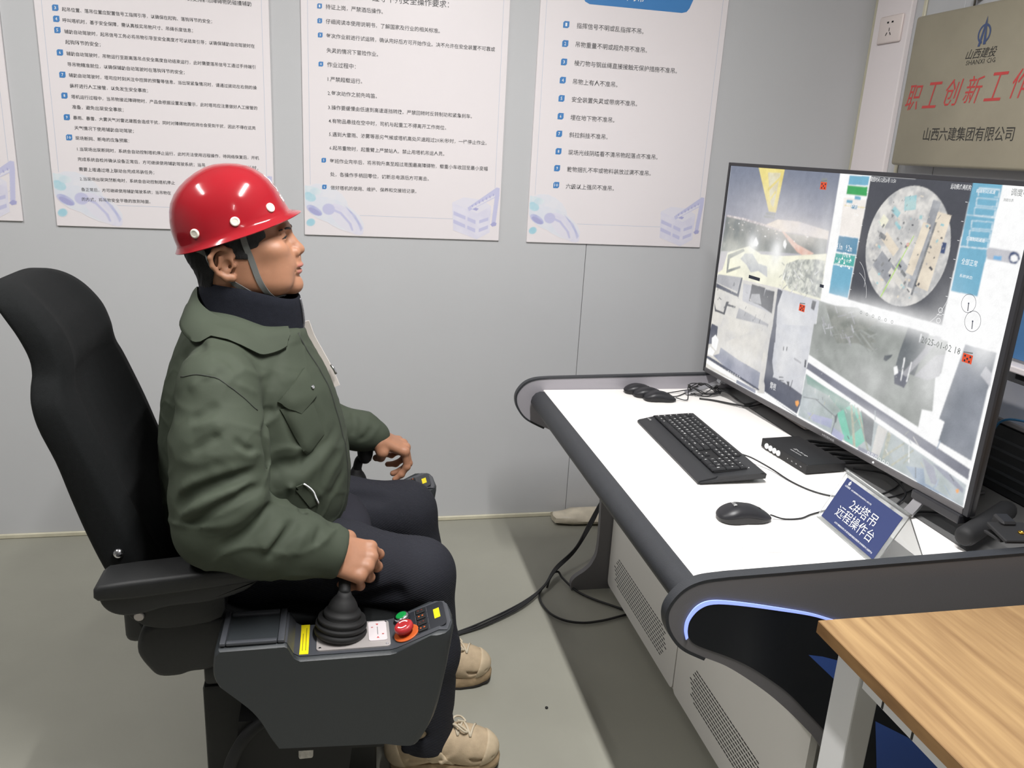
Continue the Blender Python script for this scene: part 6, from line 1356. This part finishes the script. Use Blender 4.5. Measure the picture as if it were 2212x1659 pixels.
FOLDS = [
 ('a', [(-0.159, 0.878), (-0.195, 0.877), (-0.249, 0.861), (-0.285, 0.834), (-0.299, 0.806)], -13, 15),
 ('a', [(-0.162, 0.89), (-0.212, 0.886), (-0.266, 0.867), (-0.297, 0.846)], 8, 12),
 ('a', [(-0.167, 0.862), (-0.221, 0.843), (-0.268, 0.821), (-0.294, 0.801)], 9, 14),
 ('a', [(-0.124, 0.835), (-0.167, 0.845), (-0.222, 0.831), (-0.259, 0.804), (-0.288, 0.789)], -9, 13),
 ('a', [(-0.11, 0.827), (-0.139, 0.828), (-0.191, 0.801), (-0.249, 0.783)], 7, 13),
 ('a', [(-0.11, 0.812), (-0.136, 0.798), (-0.17, 0.766), (-0.226, 0.744)], -9, 12),
 ('a', [(-0.073, 0.804), (-0.096, 0.792), (-0.127, 0.751), (-0.149, 0.731)], 9, 12),
 ('a', [(-0.062, 0.799), (-0.078, 0.77), (-0.108, 0.746), (-0.143, 0.714)], -8, 12),
 ('a', [(-0.036, 0.785), (-0.051, 0.765), (-0.075, 0.736), (-0.09, 0.706)], 6, 10),
 ('a', [(-0.025, 0.776), (-0.036, 0.751), (-0.052, 0.717)], -5, 9),
 ('a', [(-0.01, 0.771), (-0.017, 0.746), (-0.033, 0.712)], 3, 8),
 ('a', [(-0.195, 1.036), (-0.175, 1.02), (-0.158, 1.005)], 3, 8),
 ('a', [(-0.277, 0.976), (-0.249, 0.987), (-0.224, 1.006)], -4, 15),
 ('a', [(-0.271, 0.964), (-0.232, 0.975), (-0.216, 0.959)], 4, 13),
 ('a', [(-0.195, 0.947), (-0.175, 0.922), (-0.161, 0.918)], -5, 9),
 ('a', [(-0.193, 0.931), (-0.172, 0.91), (-0.151, 0.906)], 5, 9),
 ('a', [(-0.27, 0.925), (-0.241, 0.944), (-0.216, 0.955)], -4, 13),
 ('a', [(-0.295, 0.906), (-0.257, 0.905), (-0.218, 0.92), (-0.186, 0.911)], 4, 15),
 ('a', [(-0.237, 1.081), (-0.211, 1.074), (-0.188, 1.051)], -3, 14),
 ('a', [(-0.281, 1.022), (-0.256, 1.044), (-0.228, 1.059)], 3, 16),
 ('t', [(-0.14, 0.957), (-0.146, 0.913), (-0.156, 0.859), (-0.161, 0.818)], -14, 15),
 ('t', [(-0.12, 0.966), (-0.113, 0.93), (-0.097, 0.876), (-0.081, 0.857)], -6, 10),
 ('t', [(-0.089, 0.862), (-0.048, 0.852), (-0.014, 0.883)], 4, 12),
 ('t', [(-0.014, 0.874), (-0.056, 0.842), (-0.09, 0.825), (-0.123, 0.826), (-0.149, 0.803)], -10, 18),
 ('t', [(-0.001, 0.855), (-0.044, 0.819), (-0.082, 0.792), (-0.121, 0.774), (-0.154, 0.771)], 9, 18),
 ('t', [(-0.1, 0.769), (-0.134, 0.761), (-0.159, 0.752)], -6, 14),
 ('t', [(-0.083, 0.771), (-0.066, 0.734), (-0.076, 0.701)], -8, 10),
 ('t', [(0.012, 0.817), (-0.023, 0.78), (-0.045, 0.738)], 5, 16),
 ('t', [(0.009, 0.77), (-0.015, 0.737), (-0.028, 0.704)], -4, 14),
 ('b', [(-0.257, 1.082), (-0.284, 1.078), (-0.312, 1.052), (-0.33, 1.022)], -5, 16),
 ('b', [(-0.291, 1.088), (-0.26, 1.092), (-0.237, 1.078)], 4, 14),
 ('b', [(-0.207, 1.061), (-0.239, 1.048), (-0.27, 1.039)], -3, 16),
 ('t', [(-0.117, 1.066), (-0.134, 1.023), (-0.14, 0.984)], -3, 16),
 ('f', [(0.084, 0.756), (0.068, 0.734), (0.046, 0.722)], -4, 9),
 ('f', [(0.116, 0.761), (0.094, 0.745), (0.078, 0.716)], 3, 8),
 ('f', [(0.036, 0.791), (0.041, 0.763), (0.031, 0.734)], -4, 12),
]
FB = []
def march(x, z, y0):
    y = np.full(1, y0)
    for _ in range(60):
        d = evalp(J, np.array([[x, y[0], z]]))[0]
        if d < 5e-4: break
        y += max(d * .8, 4e-4)
    return float(y[0])
for k, q, am, wd in FOLDS:
    P = np.array([(x, march(x, z, {'a': 1.38, 't': 1.55, 'b': 1.5, 'f': 2.02}[k]), z) for x, z in cr(q, 4)]); P = P[(P[:, 1] < {'a': 1.62, 't': 1.86, 'b': 1.86, 'f': 2.16}[k])]
    if len(P) < 3: continue
    t = np.linspace(0, 1, len(P)); am, wd = am * (2.1 if k == 'a' else 1.5), wd * .78; A = am * .001 * np.clip(np.sin(PI * np.clip(t, .02, .98)) * 1.6, 0, 1)
    FB.append((P, A, wd * .001, P.mean(0), np.linalg.norm(P - P.mean(0), axis=1).max()))
def jpost(P, D):
    D = D + .0014 * noise3(P, 55, 5) + .0008 * noise3(P, 120, 9)
    n = noise3(P * np.array([1, 1, 1.5]), 34, 21); D = D - .0034 * np.clip(1 - np.abs(n) * 5, 0, 1) ** 1.5 * np.clip(noise3(P, 14, 4) * 2 + .5, 0, 1)
    n = noise3(P * np.array([1.2, 1, 1.1]), 60, 33); D = D - .0018 * np.clip(1 - np.abs(n) * 5, 0, 1) ** 1.5 * np.clip(noise3(P, 17, 8) * 2 + .4, 0, 1)
    c = P.mean(0); R = np.linalg.norm(P[0] - c)
    for Q, A, wd, fc_, fr in FB:
        if np.linalg.norm(c - fc_) > fr + R + wd * 2.6: continue
        best = np.full(len(P), 9.0); am = np.zeros(len(P))
        for i in range(len(Q) - 1):
            ba = Q[i + 1] - Q[i]; pa = P - Q[i]; h = np.clip(pa @ ba / max(1e-9, ba @ ba), 0, 1); d2 = ((pa - h[:, None] * ba) ** 2).sum(1); m = d2 < best
            best = np.where(m, d2, best); am = np.where(m, A[i] + (A[i + 1] - A[i]) * h, am)
        D = D - np.where(am > 0, am * np.exp(-np.sqrt(best + 4e-6) / (wd * .85)) * 1.15, am * np.exp(-best / (wd * wd)))
    return D
m_jk = mat('olive drab cotton', (62, 69, 57), 0.75, var=0.05, vscale=14, bump=0.22, bscale=1400, spec=0.3, detail=5)
m_seam2 = mat('dark stitch seam', (48, 52, 46), 0.8)
V, F = nets(J, 0.0038, jpost); jk, JV, JF = mesh_obj('jacket', V, F, m_jk, man, 1)
bvh = BVHTree.FromPolygons([Vector(v) for v in JV], [tuple(map(int, f)) for f in JF])
def cast(x, z, y=1.2, off=0.002, d=(0, 1, 0)):
    h = bvh.ray_cast(Vector((x, y, z)), Vector(d)); return (h[0] + h[1] * (off if h[1].dot(Vector(d)) < 0 else -off), h[1]) if h[0] is not None else (None, None)
def near(p, off=0.002):
    q, n, i, dd = bvh.find_nearest(Vector(p)); c_ = Vector(p) - q; s = 1 if n.dot(c_) >= 0 else -1
    return q + n * off
def patch(name, quad, m, parent, off, th=.0022, nu=9, nv=9, sag=0.0, ys=1.2):
    """cloth patch laid on the jacket: quad corners in (x,z), projected along +y"""
    A = [np.array(q, float) for q in quad]; G = []
    for j in range(nv):
        r = []
        for i in range(nu):
            u, v = i / (nu - 1), j / (nv - 1); p = (A[0] * (1 - u) + A[1] * u) * (1 - v) + (A[3] * (1 - u) + A[2] * u) * v
            e = min(u, 1 - u, v, 1 - v); h, n_ = cast(p[0], p[1], y=ys, off=off + sag * min(1, e * 5)); 
            if h is None: h, n_ = Vector((p[0], 1.7, p[1])), Vector((0, -1, 0))
            r.append((h, n_ if n_.y < 0 else -n_))
        G.append(r)
    bm = bmesh.new(); T_ = [[bm.verts.new(h) for h, n_ in r] for r in G]; B_ = [[bm.verts.new(h - n_ * (th + off)) for h, n_ in r] for r in G]
    for j in range(nv - 1):
        for i in range(nu - 1):
            bm.faces.new((T_[j][i], T_[j][i + 1], T_[j + 1][i + 1], T_[j + 1][i])); bm.faces.new((B_[j][i], B_[j + 1][i], B_[j + 1][i + 1], B_[j][i + 1]))
    for i in range(nu - 1):
        for j in (0, nv - 1): bm.faces.new((T_[j][i], T_[j][i + 1], B_[j][i + 1], B_[j][i]))
    for j in range(nv - 1):
        for i in (0, nu - 1): bm.faces.new((T_[j][i], T_[j + 1][i], B_[j + 1][i], B_[j][i]))
    return obj(name, bm, m, parent, smooth=50)
pk = patch('chest_pocket', [(-.124, .945), (-.062, .955), (-.035, .872), (-.072, .838)], m_jk, jk, .003, sag=.004)
patch('pocket_flap', [(-.128, .962), (-.078, 1.015), (-.052, .960), (-.084, .930)], m_jk, jk, .0075, sag=.001)
h, n_ = cast(-.064, .976, off=.009)
bm = bmesh.new(); lathe(bm, [(.0045, 0), (.0045, .002), (.003, .003)], frame(h, (1, 0, 0), (0, 0, 1)) if n_ is None else Matrix.Translation(h) @ n_.to_track_quat('Z', 'Y').to_matrix().to_4x4(), 12); obj('snap_button', bm, m_chr, jk)
patch('hand_pocket', [(-.098, .778), (-.078, .784), (-.048, .726), (-.066, .722)], m_jk, jk, .003, ys=1.64)
def line_on(name, pts, r, m, parent, off=.001, ys=1.2):
    P = []
    for p in cr(pts, 5):
        h, n_ = cast(p[0], p[1], y=ys, off=off) if len(p) == 2 else (near(p, off), None)
        if h is not None: P.append(tuple(h))
    bm = bmesh.new(); tube(bm, P, r, 6); return obj(name, bm, m, parent)
line_on('reflective_piping', [(-.078, .785), (-.063, .765), (-.055, .748), (-.050, .728)], .0020, m_wht, jk, .005, 1.64)
line_on('shoulder_seam', [(-.300, 1.040), (-.265, 1.052), (-.225, 1.045), (-.185, 1.012), (-.158, .978)], .0012, m_seam2, jk, .0004)
line_on('front_zip', [(-.098, 1.790, 1.075), (-.062, 1.790, 1.015), (-.036, 1.790, .960), (-.014, 1.788, .895), (.004, 1.785, .82), (.008, 1.785, .74), (.006, 1.785, .67), (-.012, 1.785, .61)], .0022, m_seam2, jk, .0004)
line_on('hem_seam', [(-.035, .612), (-.08, .617), (-.13, .622)], .0012, m_seam2, jk, .0004)
# turned-down collar
def collar_side(s):
    I = [(-.304, 1.85, 1.170), (-.288, 1.772, 1.150), (-.236, 1.738, 1.122), (-.165, 1.748, 1.104), (-.108, 1.796, 1.088)]
    O = [(-.328, 1.85, 1.118), (-.326, 1.736, 1.102), (-.255, 1.690, 1.058), (-.182, 1.698, 1.040), (-.128, 1.752, 1.042)]
    I, O = cr(I, 6), cr(O, 6); bm = bmesh.new(); rows = []
    for a, b in zip(I, O):
        a, b = Vector(a), Vector(b); r = []
        for k in range(11):
            t = k / 10; p = a.lerp(b, t) + Vector((0, 0, .010 * math.sin(PI * t)))
            if s > 0: p.y = 2 * 1.85 - p.y
            qq, nn_, _, _ = bvh.find_nearest(p)
            of = .003 + .009 * min(1, t * 2)
            if (p - qq).dot(nn_) < of: p = qq + nn_ * of
            r.append(p)
        rows.append(r)
    for _ in range(4): rows = [rows[0]] + [[(rows[i - 1][k] + rows[i][k] * 2 + rows[i + 1][k]) / 4 for k in range(11)] for i in range(1, len(rows) - 1)] + [rows[-1]]
    for r in rows:
        for k in range(11):
            qq, nn_, _, _ = bvh.find_nearest(r[k])
            if (r[k] - qq).dot(nn_) < .002 + .004 * min(1, k / 5): r[k] = qq + nn_ * (.002 + .004 * min(1, k / 5))
    A = [[bm.verts.new(p) for p in r] for r in rows]; B = [[bm.verts.new(p + Vector((.0, .003 * (1 if s < 0 else -1), -.003))) for p in r] for r in rows]; nu, nv = len(A), 11
    for i in range(nu - 1):
        for k in range(nv - 1): bm.faces.new((A[i][k], A[i + 1][k], A[i + 1][k + 1], A[i][k + 1])); bm.faces.new((B[i][k], B[i][k + 1], B[i + 1][k + 1], B[i + 1][k]))
        for k in (0, nv - 1): bm.faces.new((A[i][k], A[i + 1][k], B[i + 1][k], B[i][k]))
    for k in range(nv - 1):
        for i in (0, nu - 1): bm.faces.new((A[i][k], A[i][k + 1], B[i][k + 1], B[i][k]))
    obj('collar', bm, m_jk, jk, smooth=60)
collar_side(-1); collar_side(1)
# navy fleece worn under the jacket: stand collar with zip, puffed hem at the belly
m_fl = mat('navy fleece', (25, 27, 35), 0.9, var=0.1, vscale=80, bump=0.5, bscale=700, spec=0.2)
bm = bmesh.new(); R = []; NN = 48
def ringc(a, b, z0, dz_back, dz_front, xc=-.192):
    o = []
    for k in range(NN):
        t = 2 * PI * k / NN; c, s = math.cos(t), math.sin(t); w_ = (c + 1) / 2
        o.append((xc + a * c, Y0 + b * s, z0 + dz_back * (1 - w_) + dz_front * w_ + .004 * math.sin(3 * t)))
    return o
for a, b, z, db, df in ((.125, .100, 1.030, 0, .0), (.116, .094, 1.065, .02, .0), (.111, .090, 1.10, .03, .005), (.108, .088, 1.128, .034, .008), (.107, .087, 1.146, .040, .004), (.103, .083, 1.151, .044, .004), (.098, .078, 1.146, .044, .004), (.094, .074, 1.10, .03, .0)): R.append(ringc(a, b, z, db, df))
loft(bm, R, cap=False); fl = obj('fleece_collar', bm, m_fl, man, smooth=70)
P = cr([(-.0855, Y0 - .012, 1.150), (-.0805, Y0 - .012, 1.125), (-.078, Y0 - .012, 1.095), (-.082, Y0 - .010, 1.07), (-.078, Y0 - .01, 1.045)], 6)
bm = bmesh.new(); tube(bm, P, .0028, 6); obj('zip_teeth', bm, mat('grey zip teeth', (120, 120, 124), 0.4, metal=0.6, var=.4, vscale=500), fl)
V, F = nets([ell((-.020, 1.835, .605), (.085, .15, .050), 'u', .02), ell((.018, 1.79, .592), (.052, .085, .046), 'u', .03), cap((-.01, 1.76, .628), (.045, 1.82, .60), .012, .012, 's', .02), cap((.02, 1.72, .57), (.05, 1.80, .565), .010, .010, 's', .02)], .004); fh, _, _ = mesh_obj('fleece_hem', V, F, mat('charcoal fleece', (40, 40, 47), 0.9, bump=.4, bscale=700, spec=.2), man, 2)
bm = bmesh.new(); tube(bm, [(.012, 1.752, .640), (.016, 1.748, .632), (.018, 1.746, .622)], .0035, 6); obj('zip_pull', bm, m_chr, fh)
# pale lining edge showing on the far lapel
bm = bmesh.new(); P = cr([(-.076, 1.862, 1.092), (-.064, 1.866, 1.055), (-.044, 1.868, 1.015), (-.024, 1.868, .975), (-.008, 1.866, .935)], 6); n = len(P)
ribbon(bm, P, (-.15, -1, .0), .018, .003); lo_ = obj('lapel_lining', bm, mat('off-white lining', (214, 206, 200), 0.8), jk, smooth=60)
bm = bmesh.new(); tube(bm, [(-.020, 1.852, .992), (-.012, 1.850, .980), (-.008, 1.850, .970)], .003, 6); obj('zip_pull', bm, m_chr, jk)
# ---------------------------------------------------------------- shoes
m_tan = mat('tan suede trainer', (184, 164, 136), 0.8, var=0.12, vscale=40, bump=0.35, bscale=500); m_tan2 = mat('tan leather overlay', (196, 178, 150), 0.7, var=0.08, vscale=50, bump=0.25, bscale=500); m_sole = mat('dark tread rubber', (40, 36, 34), 0.8); m_mid = mat('scuffed tan midsole', (160, 138, 108), 0.75, var=0.2, vscale=50, bump=0.4, bscale=120); m_lace = mat('beige lace', (196, 184, 162), 0.8)
def shoe(cx, cy, rz):
    R = np.array(Matrix.Rotation(rz, 3, 'Z'))
    def W(p): return tuple(R @ np.array(p, float) + np.array([cx, cy, 0]))
    def E(c, r, op='u', k=.015): return ell(W(c), r, op, k, R)
    S_ = [E((.100, .0, .060), (.062, .047, .042)), E((.04, .0, .075), (.085, .044, .048), k=.03), cap(W((-.035, 0, .075)), W((-.045, 0, .128)), .046, .047, 'u', .03), E((-.075, 0, .065), (.045, .040, .050), k=.03), cap(W((.0, 0, .10)), W((-.015, 0, .135)), .036, .038, 'u', .03)]
    S_ += [cap(W((.066, -.036, .075)), W((.10, -.044, .055)), .004, .004, 's', .008), cap(W((.10, -.044, .055)), W((.145, -.030, .055)), .004, .004, 's', .008), cap(W((.02, -.044, .055)), W((.066, -.036, .085)), .005, .005, 'u', .008), cap(W((-.06, -.042, .06)), W((.02, -.045, .06)), .004, .004, 's', .008), cap(W((-.045, 0, .15)), W((-.045, 0, .19)), .036, .04, 's', .008), plane((0, 0, .020), (0, 0, -1), 'i', .006)]
    V, F = nets(S_, .003); sh, _, _ = mesh_obj('shoe', V, F, m_tan, man, 1)
    out = []
    for k in range(40):
        t = 2 * PI * k / 40; c, s = math.cos(t), math.sin(t); x = .03 + .137 * c; hw = .0505 - .006 * (1 - c) - .010 * math.exp(-((x - .01) / .04) ** 2); out.append((x, math.copysign(abs(s) ** .75, s) * hw))
    def lay(z0, z1, f0, f1, nm, m, wob=0):
        bm = bmesh.new(); rings = []
        for z, f in ((z0, f0 - .02), (z0 + .002, f0), ((z0 + z1) / 2, (f0 + f1) / 2 + .02), (z1 - .002, f1), (z1, f1 - .03)): rings.append([W((.03 + (x - .03) * (f + wob * math.sin(k * 2.4)), y * (f + wob * math.sin(k * 2.4 + 1)), z + (.012 * max(0, (x - .09) / .08) ** 2))) for k, (x, y) in enumerate(out)])
        loft(bm, rings); return obj(nm, bm, m, sh, smooth=50)
    lay(.009, .036, 1.0, .97, 'midsole', m_mid, .012); lay(.0, .0095, .97, .985, 'outsole', m_sole, .02)
    sb = BVHTree.FromPolygons([Vector(v) for v in V], [tuple(map(int, f)) for f in F])
    def on(x, y):
        h = sb.ray_cast(Vector(W((x, y, .3))), Vector((0, 0, -1))); return (h[0] + Vector((0, 0, .001))) if h[0] is not None else Vector(W((x, y, .1)))
    for nm, pl_ in (('toe_cap', [((.098, 0, 0), (-1, 0, .35))]), ('heel_counter', [((-.055, 0, .0), (1, 0, .35)), ((0, 0, .118), (0, 0, 1))]), ('side_panel', [((.005, 0, .02), (-1, 0, -.55)), ((.066, 0, .02), (1, 0, .75)), ((0, 0, .088), (-.45, 0, 1))])):
        off_ = [Pr(lambda P, L=S_: evalp(L, P) - .0026, W((.02, 0, .07)), .20)] + [plane(W(p), R @ nrm(n_), 'i', .004) for p, n_ in pl_] + [plane((0, 0, .028), (0, 0, -1), 'i', .004)]
        vv, ff = nets(off_, .0035); mesh_obj(nm, vv, ff, m_tan2, sh, 1)
    for i in range(5):
        x = .034 + .0155 * i; bm = bmesh.new(); P = [on(x + (.008 * (-1) ** i) * (j - 3) / 3, (j - 3) / 3 * .026) for j in range(7)]; tube(bm, P, .0032, 6); obj('lace', bm, m_lace, sh)
    for s in (-1, 1):
        bm = bmesh.new(); b0 = on(.040, 0); P = cr([b0, b0 + Vector((.012, s * .016, .006)), b0 + Vector((.030, s * .028, -.004)), b0 + Vector((.040, s * .018, -.012)), b0 + Vector((.018, s * .006, .002))], 5); tube(bm, P, .0028, 6); obj('lace_bow', bm, m_lace, sh)
    return sh
shoe(.222, 1.655, math.radians(-6)); shoe(.262, 1.985, math.radians(-2))
# ---------------------------------------------------------------- hard hat (worn, a thing of its own)
m_hat = mat('glossy red fibreglass', (150, 26, 36), 0.14, coat=0.4, var=0.02, vscale=6); m_hatin = mat('dark hat lining', (70, 62, 54), 0.8); m_strap = mat('grey webbing', (108, 110, 108), 0.7, bump=0.3, bscale=900)
HO = Vector((-.210, Y0, 1.286)); HU = Vector((.940, 0, .341)); HW_ = Vector((-.341, 0, .940)); HV = Vector((0, 1, 0))
hat = thing('hard_hat', HO, 'glossy red hard hat with white rivets and grey chin strap on the man\'s head', 'helmet')
def HP(u, v, w_): return HO + HU * u + HV * v + HW_ * w_
HR_ = [(.000, -.1385, .1400, .117), (.0015, -.1395, .1410, .118), (.004, -.1375, .1375, .1155), (.010, -.1325, .1245, .109), (.018, -.1305, .1180, .1065), (.03, -.1300, .1155, .1055), (.05, -.1285, .1120, .104), (.07, -.1235, .1085, .1015), (.088, -.1165, .1020, .0965), (.1035, -.1080, .0930, .0895), (.118, -.0945, .0815, .079), (.130, -.0785, .0680, .066), (.140, -.0590, .0500, .050), (.1475, -.0375, .0290, .032), (.152, -.016, .008, .013)]
def hring(row, off=0.0, n=64):
    w_, ub, uf, b = row; uc, a = (ub + uf) / 2, (uf - ub) / 2 - off; b -= off; o = []
    for k in range(n):
        t = 2 * PI * k / n; c, s = math.cos(t), math.sin(t); e = .92 if w_ > .02 else .96
        lift = (.005 * max(0, c) ** 3 + .003 * max(0, -c) ** 4) if w_ < .012 else 0
        o.append(HP(uc + a * math.copysign(abs(c) ** e, c), b * math.copysign(abs(s) ** e, s), w_ + lift))
    return o
bm = bmesh.new(); rr_ = [hring(HR_[4], .006), hring((.001, -.1370, .1385, .1155), .001)] + [hring(r) for r in HR_]; loft(bm, rr_, cap=False); bm.faces.new([v for v in bm.verts][-64:]); obj('shell', bm, m_hat, hat, smooth=60)
bm = bmesh.new(); loft(bm, [hring(r, .0045) for r in HR_[4:]], cap=False); obj('lining', bm, m_hatin, hat, smooth=60)
hbv = BVHTree.FromPolygons([v for r in HR_ for v in hring(r)], [(i * 64 + k, i * 64 + (k + 1) % 64, (i + 1) * 64 + (k + 1) % 64, (i + 1) * 64 + k) for i in range(len(HR_) - 1) for k in range(64)])
for s in (-1, 1):
    for u, w0 in ((-.069, .035), (.016, .034), (.0885, .037)):
        q, n_, _, _ = hbv.ray_cast(HP(u, s * .3, w0), HV * -s); n_ = n_ if n_.dot(q - HP(0, 0, .03)) > 0 else -n_
        bm = bmesh.new(); lathe(bm, [(.0098, -.002), (.0098, .002), (.0088, .0032), (.0058, .0036), (.0052, .0030)], Matrix.Translation(q) @ n_.to_track_quat('Z', 'Y').to_matrix().to_4x4(), 20); obj('rivet', bm, mat('cream plastic rivet', (226, 220, 206), 0.4), hat)
# emblem and lettering on the front of the shell: flat print wrapped on
def wrap(name, polys_v, faces, c, du, dv, m):
    vv = []
    for x, y in polys_v:
        p = c + du * x + dv * y; q, n_, _, _ = hbv.find_nearest(p); n_ = n_ if n_.dot(q - HP(0, 0, .05)) > 0 else -n_; vv.append(tuple(q + n_ * .0005))
    return obj(name, (vv, [], faces), m, hat)
fd = HP(.30, 0, .078)
def wrap_polys(name, L, c, du, dv, m):
    V_, F_ = [], []
    for p in L:
        q = p[1:]; i0 = len(V_); V_ += [(q[i], q[i + 1]) for i in range(0, len(q), 2)]; F_.append(tuple(range(i0, len(V_))))
    return wrap(name, V_, F_, c, du, dv, m)
cF = HP(.112, 0, .078); wrap_polys('emblem', emblem(.0165), cF + HW_ * .004, HV, (HW_ - HU * .25).normalized(), m_wht)
v, f = text_mesh('陆建', 1, .02); sx0, sx1 = v[:, 0].min(), v[:, 0].max(); k_ = .034 / (sx1 - sx0)
wrap('lettering', [((a - (sx0 + sx1) / 2) * k_, (b - .36) * k_) for a, b, _ in v], f, HP(.115, 0, .046), HV, (HW_ - HU * .15).normalized(), m_wht)
# chin straps
BB = BVHTree.FromPolygons([Vector(v) for v in BV], [tuple(map(int, f)) for f in BF])
def strap(pts, nr, wd=.0125):
    P, NR = [], []
    for p in cr(pts, 6):
        q, n_, _, dd = BB.find_nearest(Vector(p))
        if (Vector(p) - q).dot(n_) < .0022 or p[2] < 1.26: p = q + n_ * .0022
        P.append(Vector(p)); NR.append((Vector(nr).normalized() * .5 + n_).normalized())
    for _ in range(3): P = [P[0]] + [(P[i - 1] + P[i] * 2 + P[i + 1]) / 4 for i in range(1, len(P) - 1)] + [P[-1]]
    bm = bmesh.new(); ribbon(bm, P, NR, wd, .0016); obj('chin_strap', bm, m_strap, hat, smooth=60)
for s in (-1, 1):
    yq = lambda d: Y0 + s * d
    strap([(-.196, yq(.094), 1.305), (-.190, yq(.0905), 1.275), (-.179, yq(.0865), 1.243), (-.168, yq(.082), 1.205), (-.150, yq(.072), 1.172), (-.136, yq(.048), 1.150), (-.128, yq(.018), 1.141), (-.126, yq(0), 1.140)], (-.25, s, -.1))
    strap([(-.288, yq(.088), 1.262), (-.268, yq(.088), 1.238), (-.245, yq(.0835), 1.212), (-.212, yq(.078), 1.186), (-.172, yq(.062), 1.164), (-.138, yq(.038), 1.148), (-.118, yq(.012), 1.141)], (-.1, s, -.35), .011)
# lettering helper is no longer needed
bpy.data.objects.remove(_to); bpy.data.curves.remove(_tc)
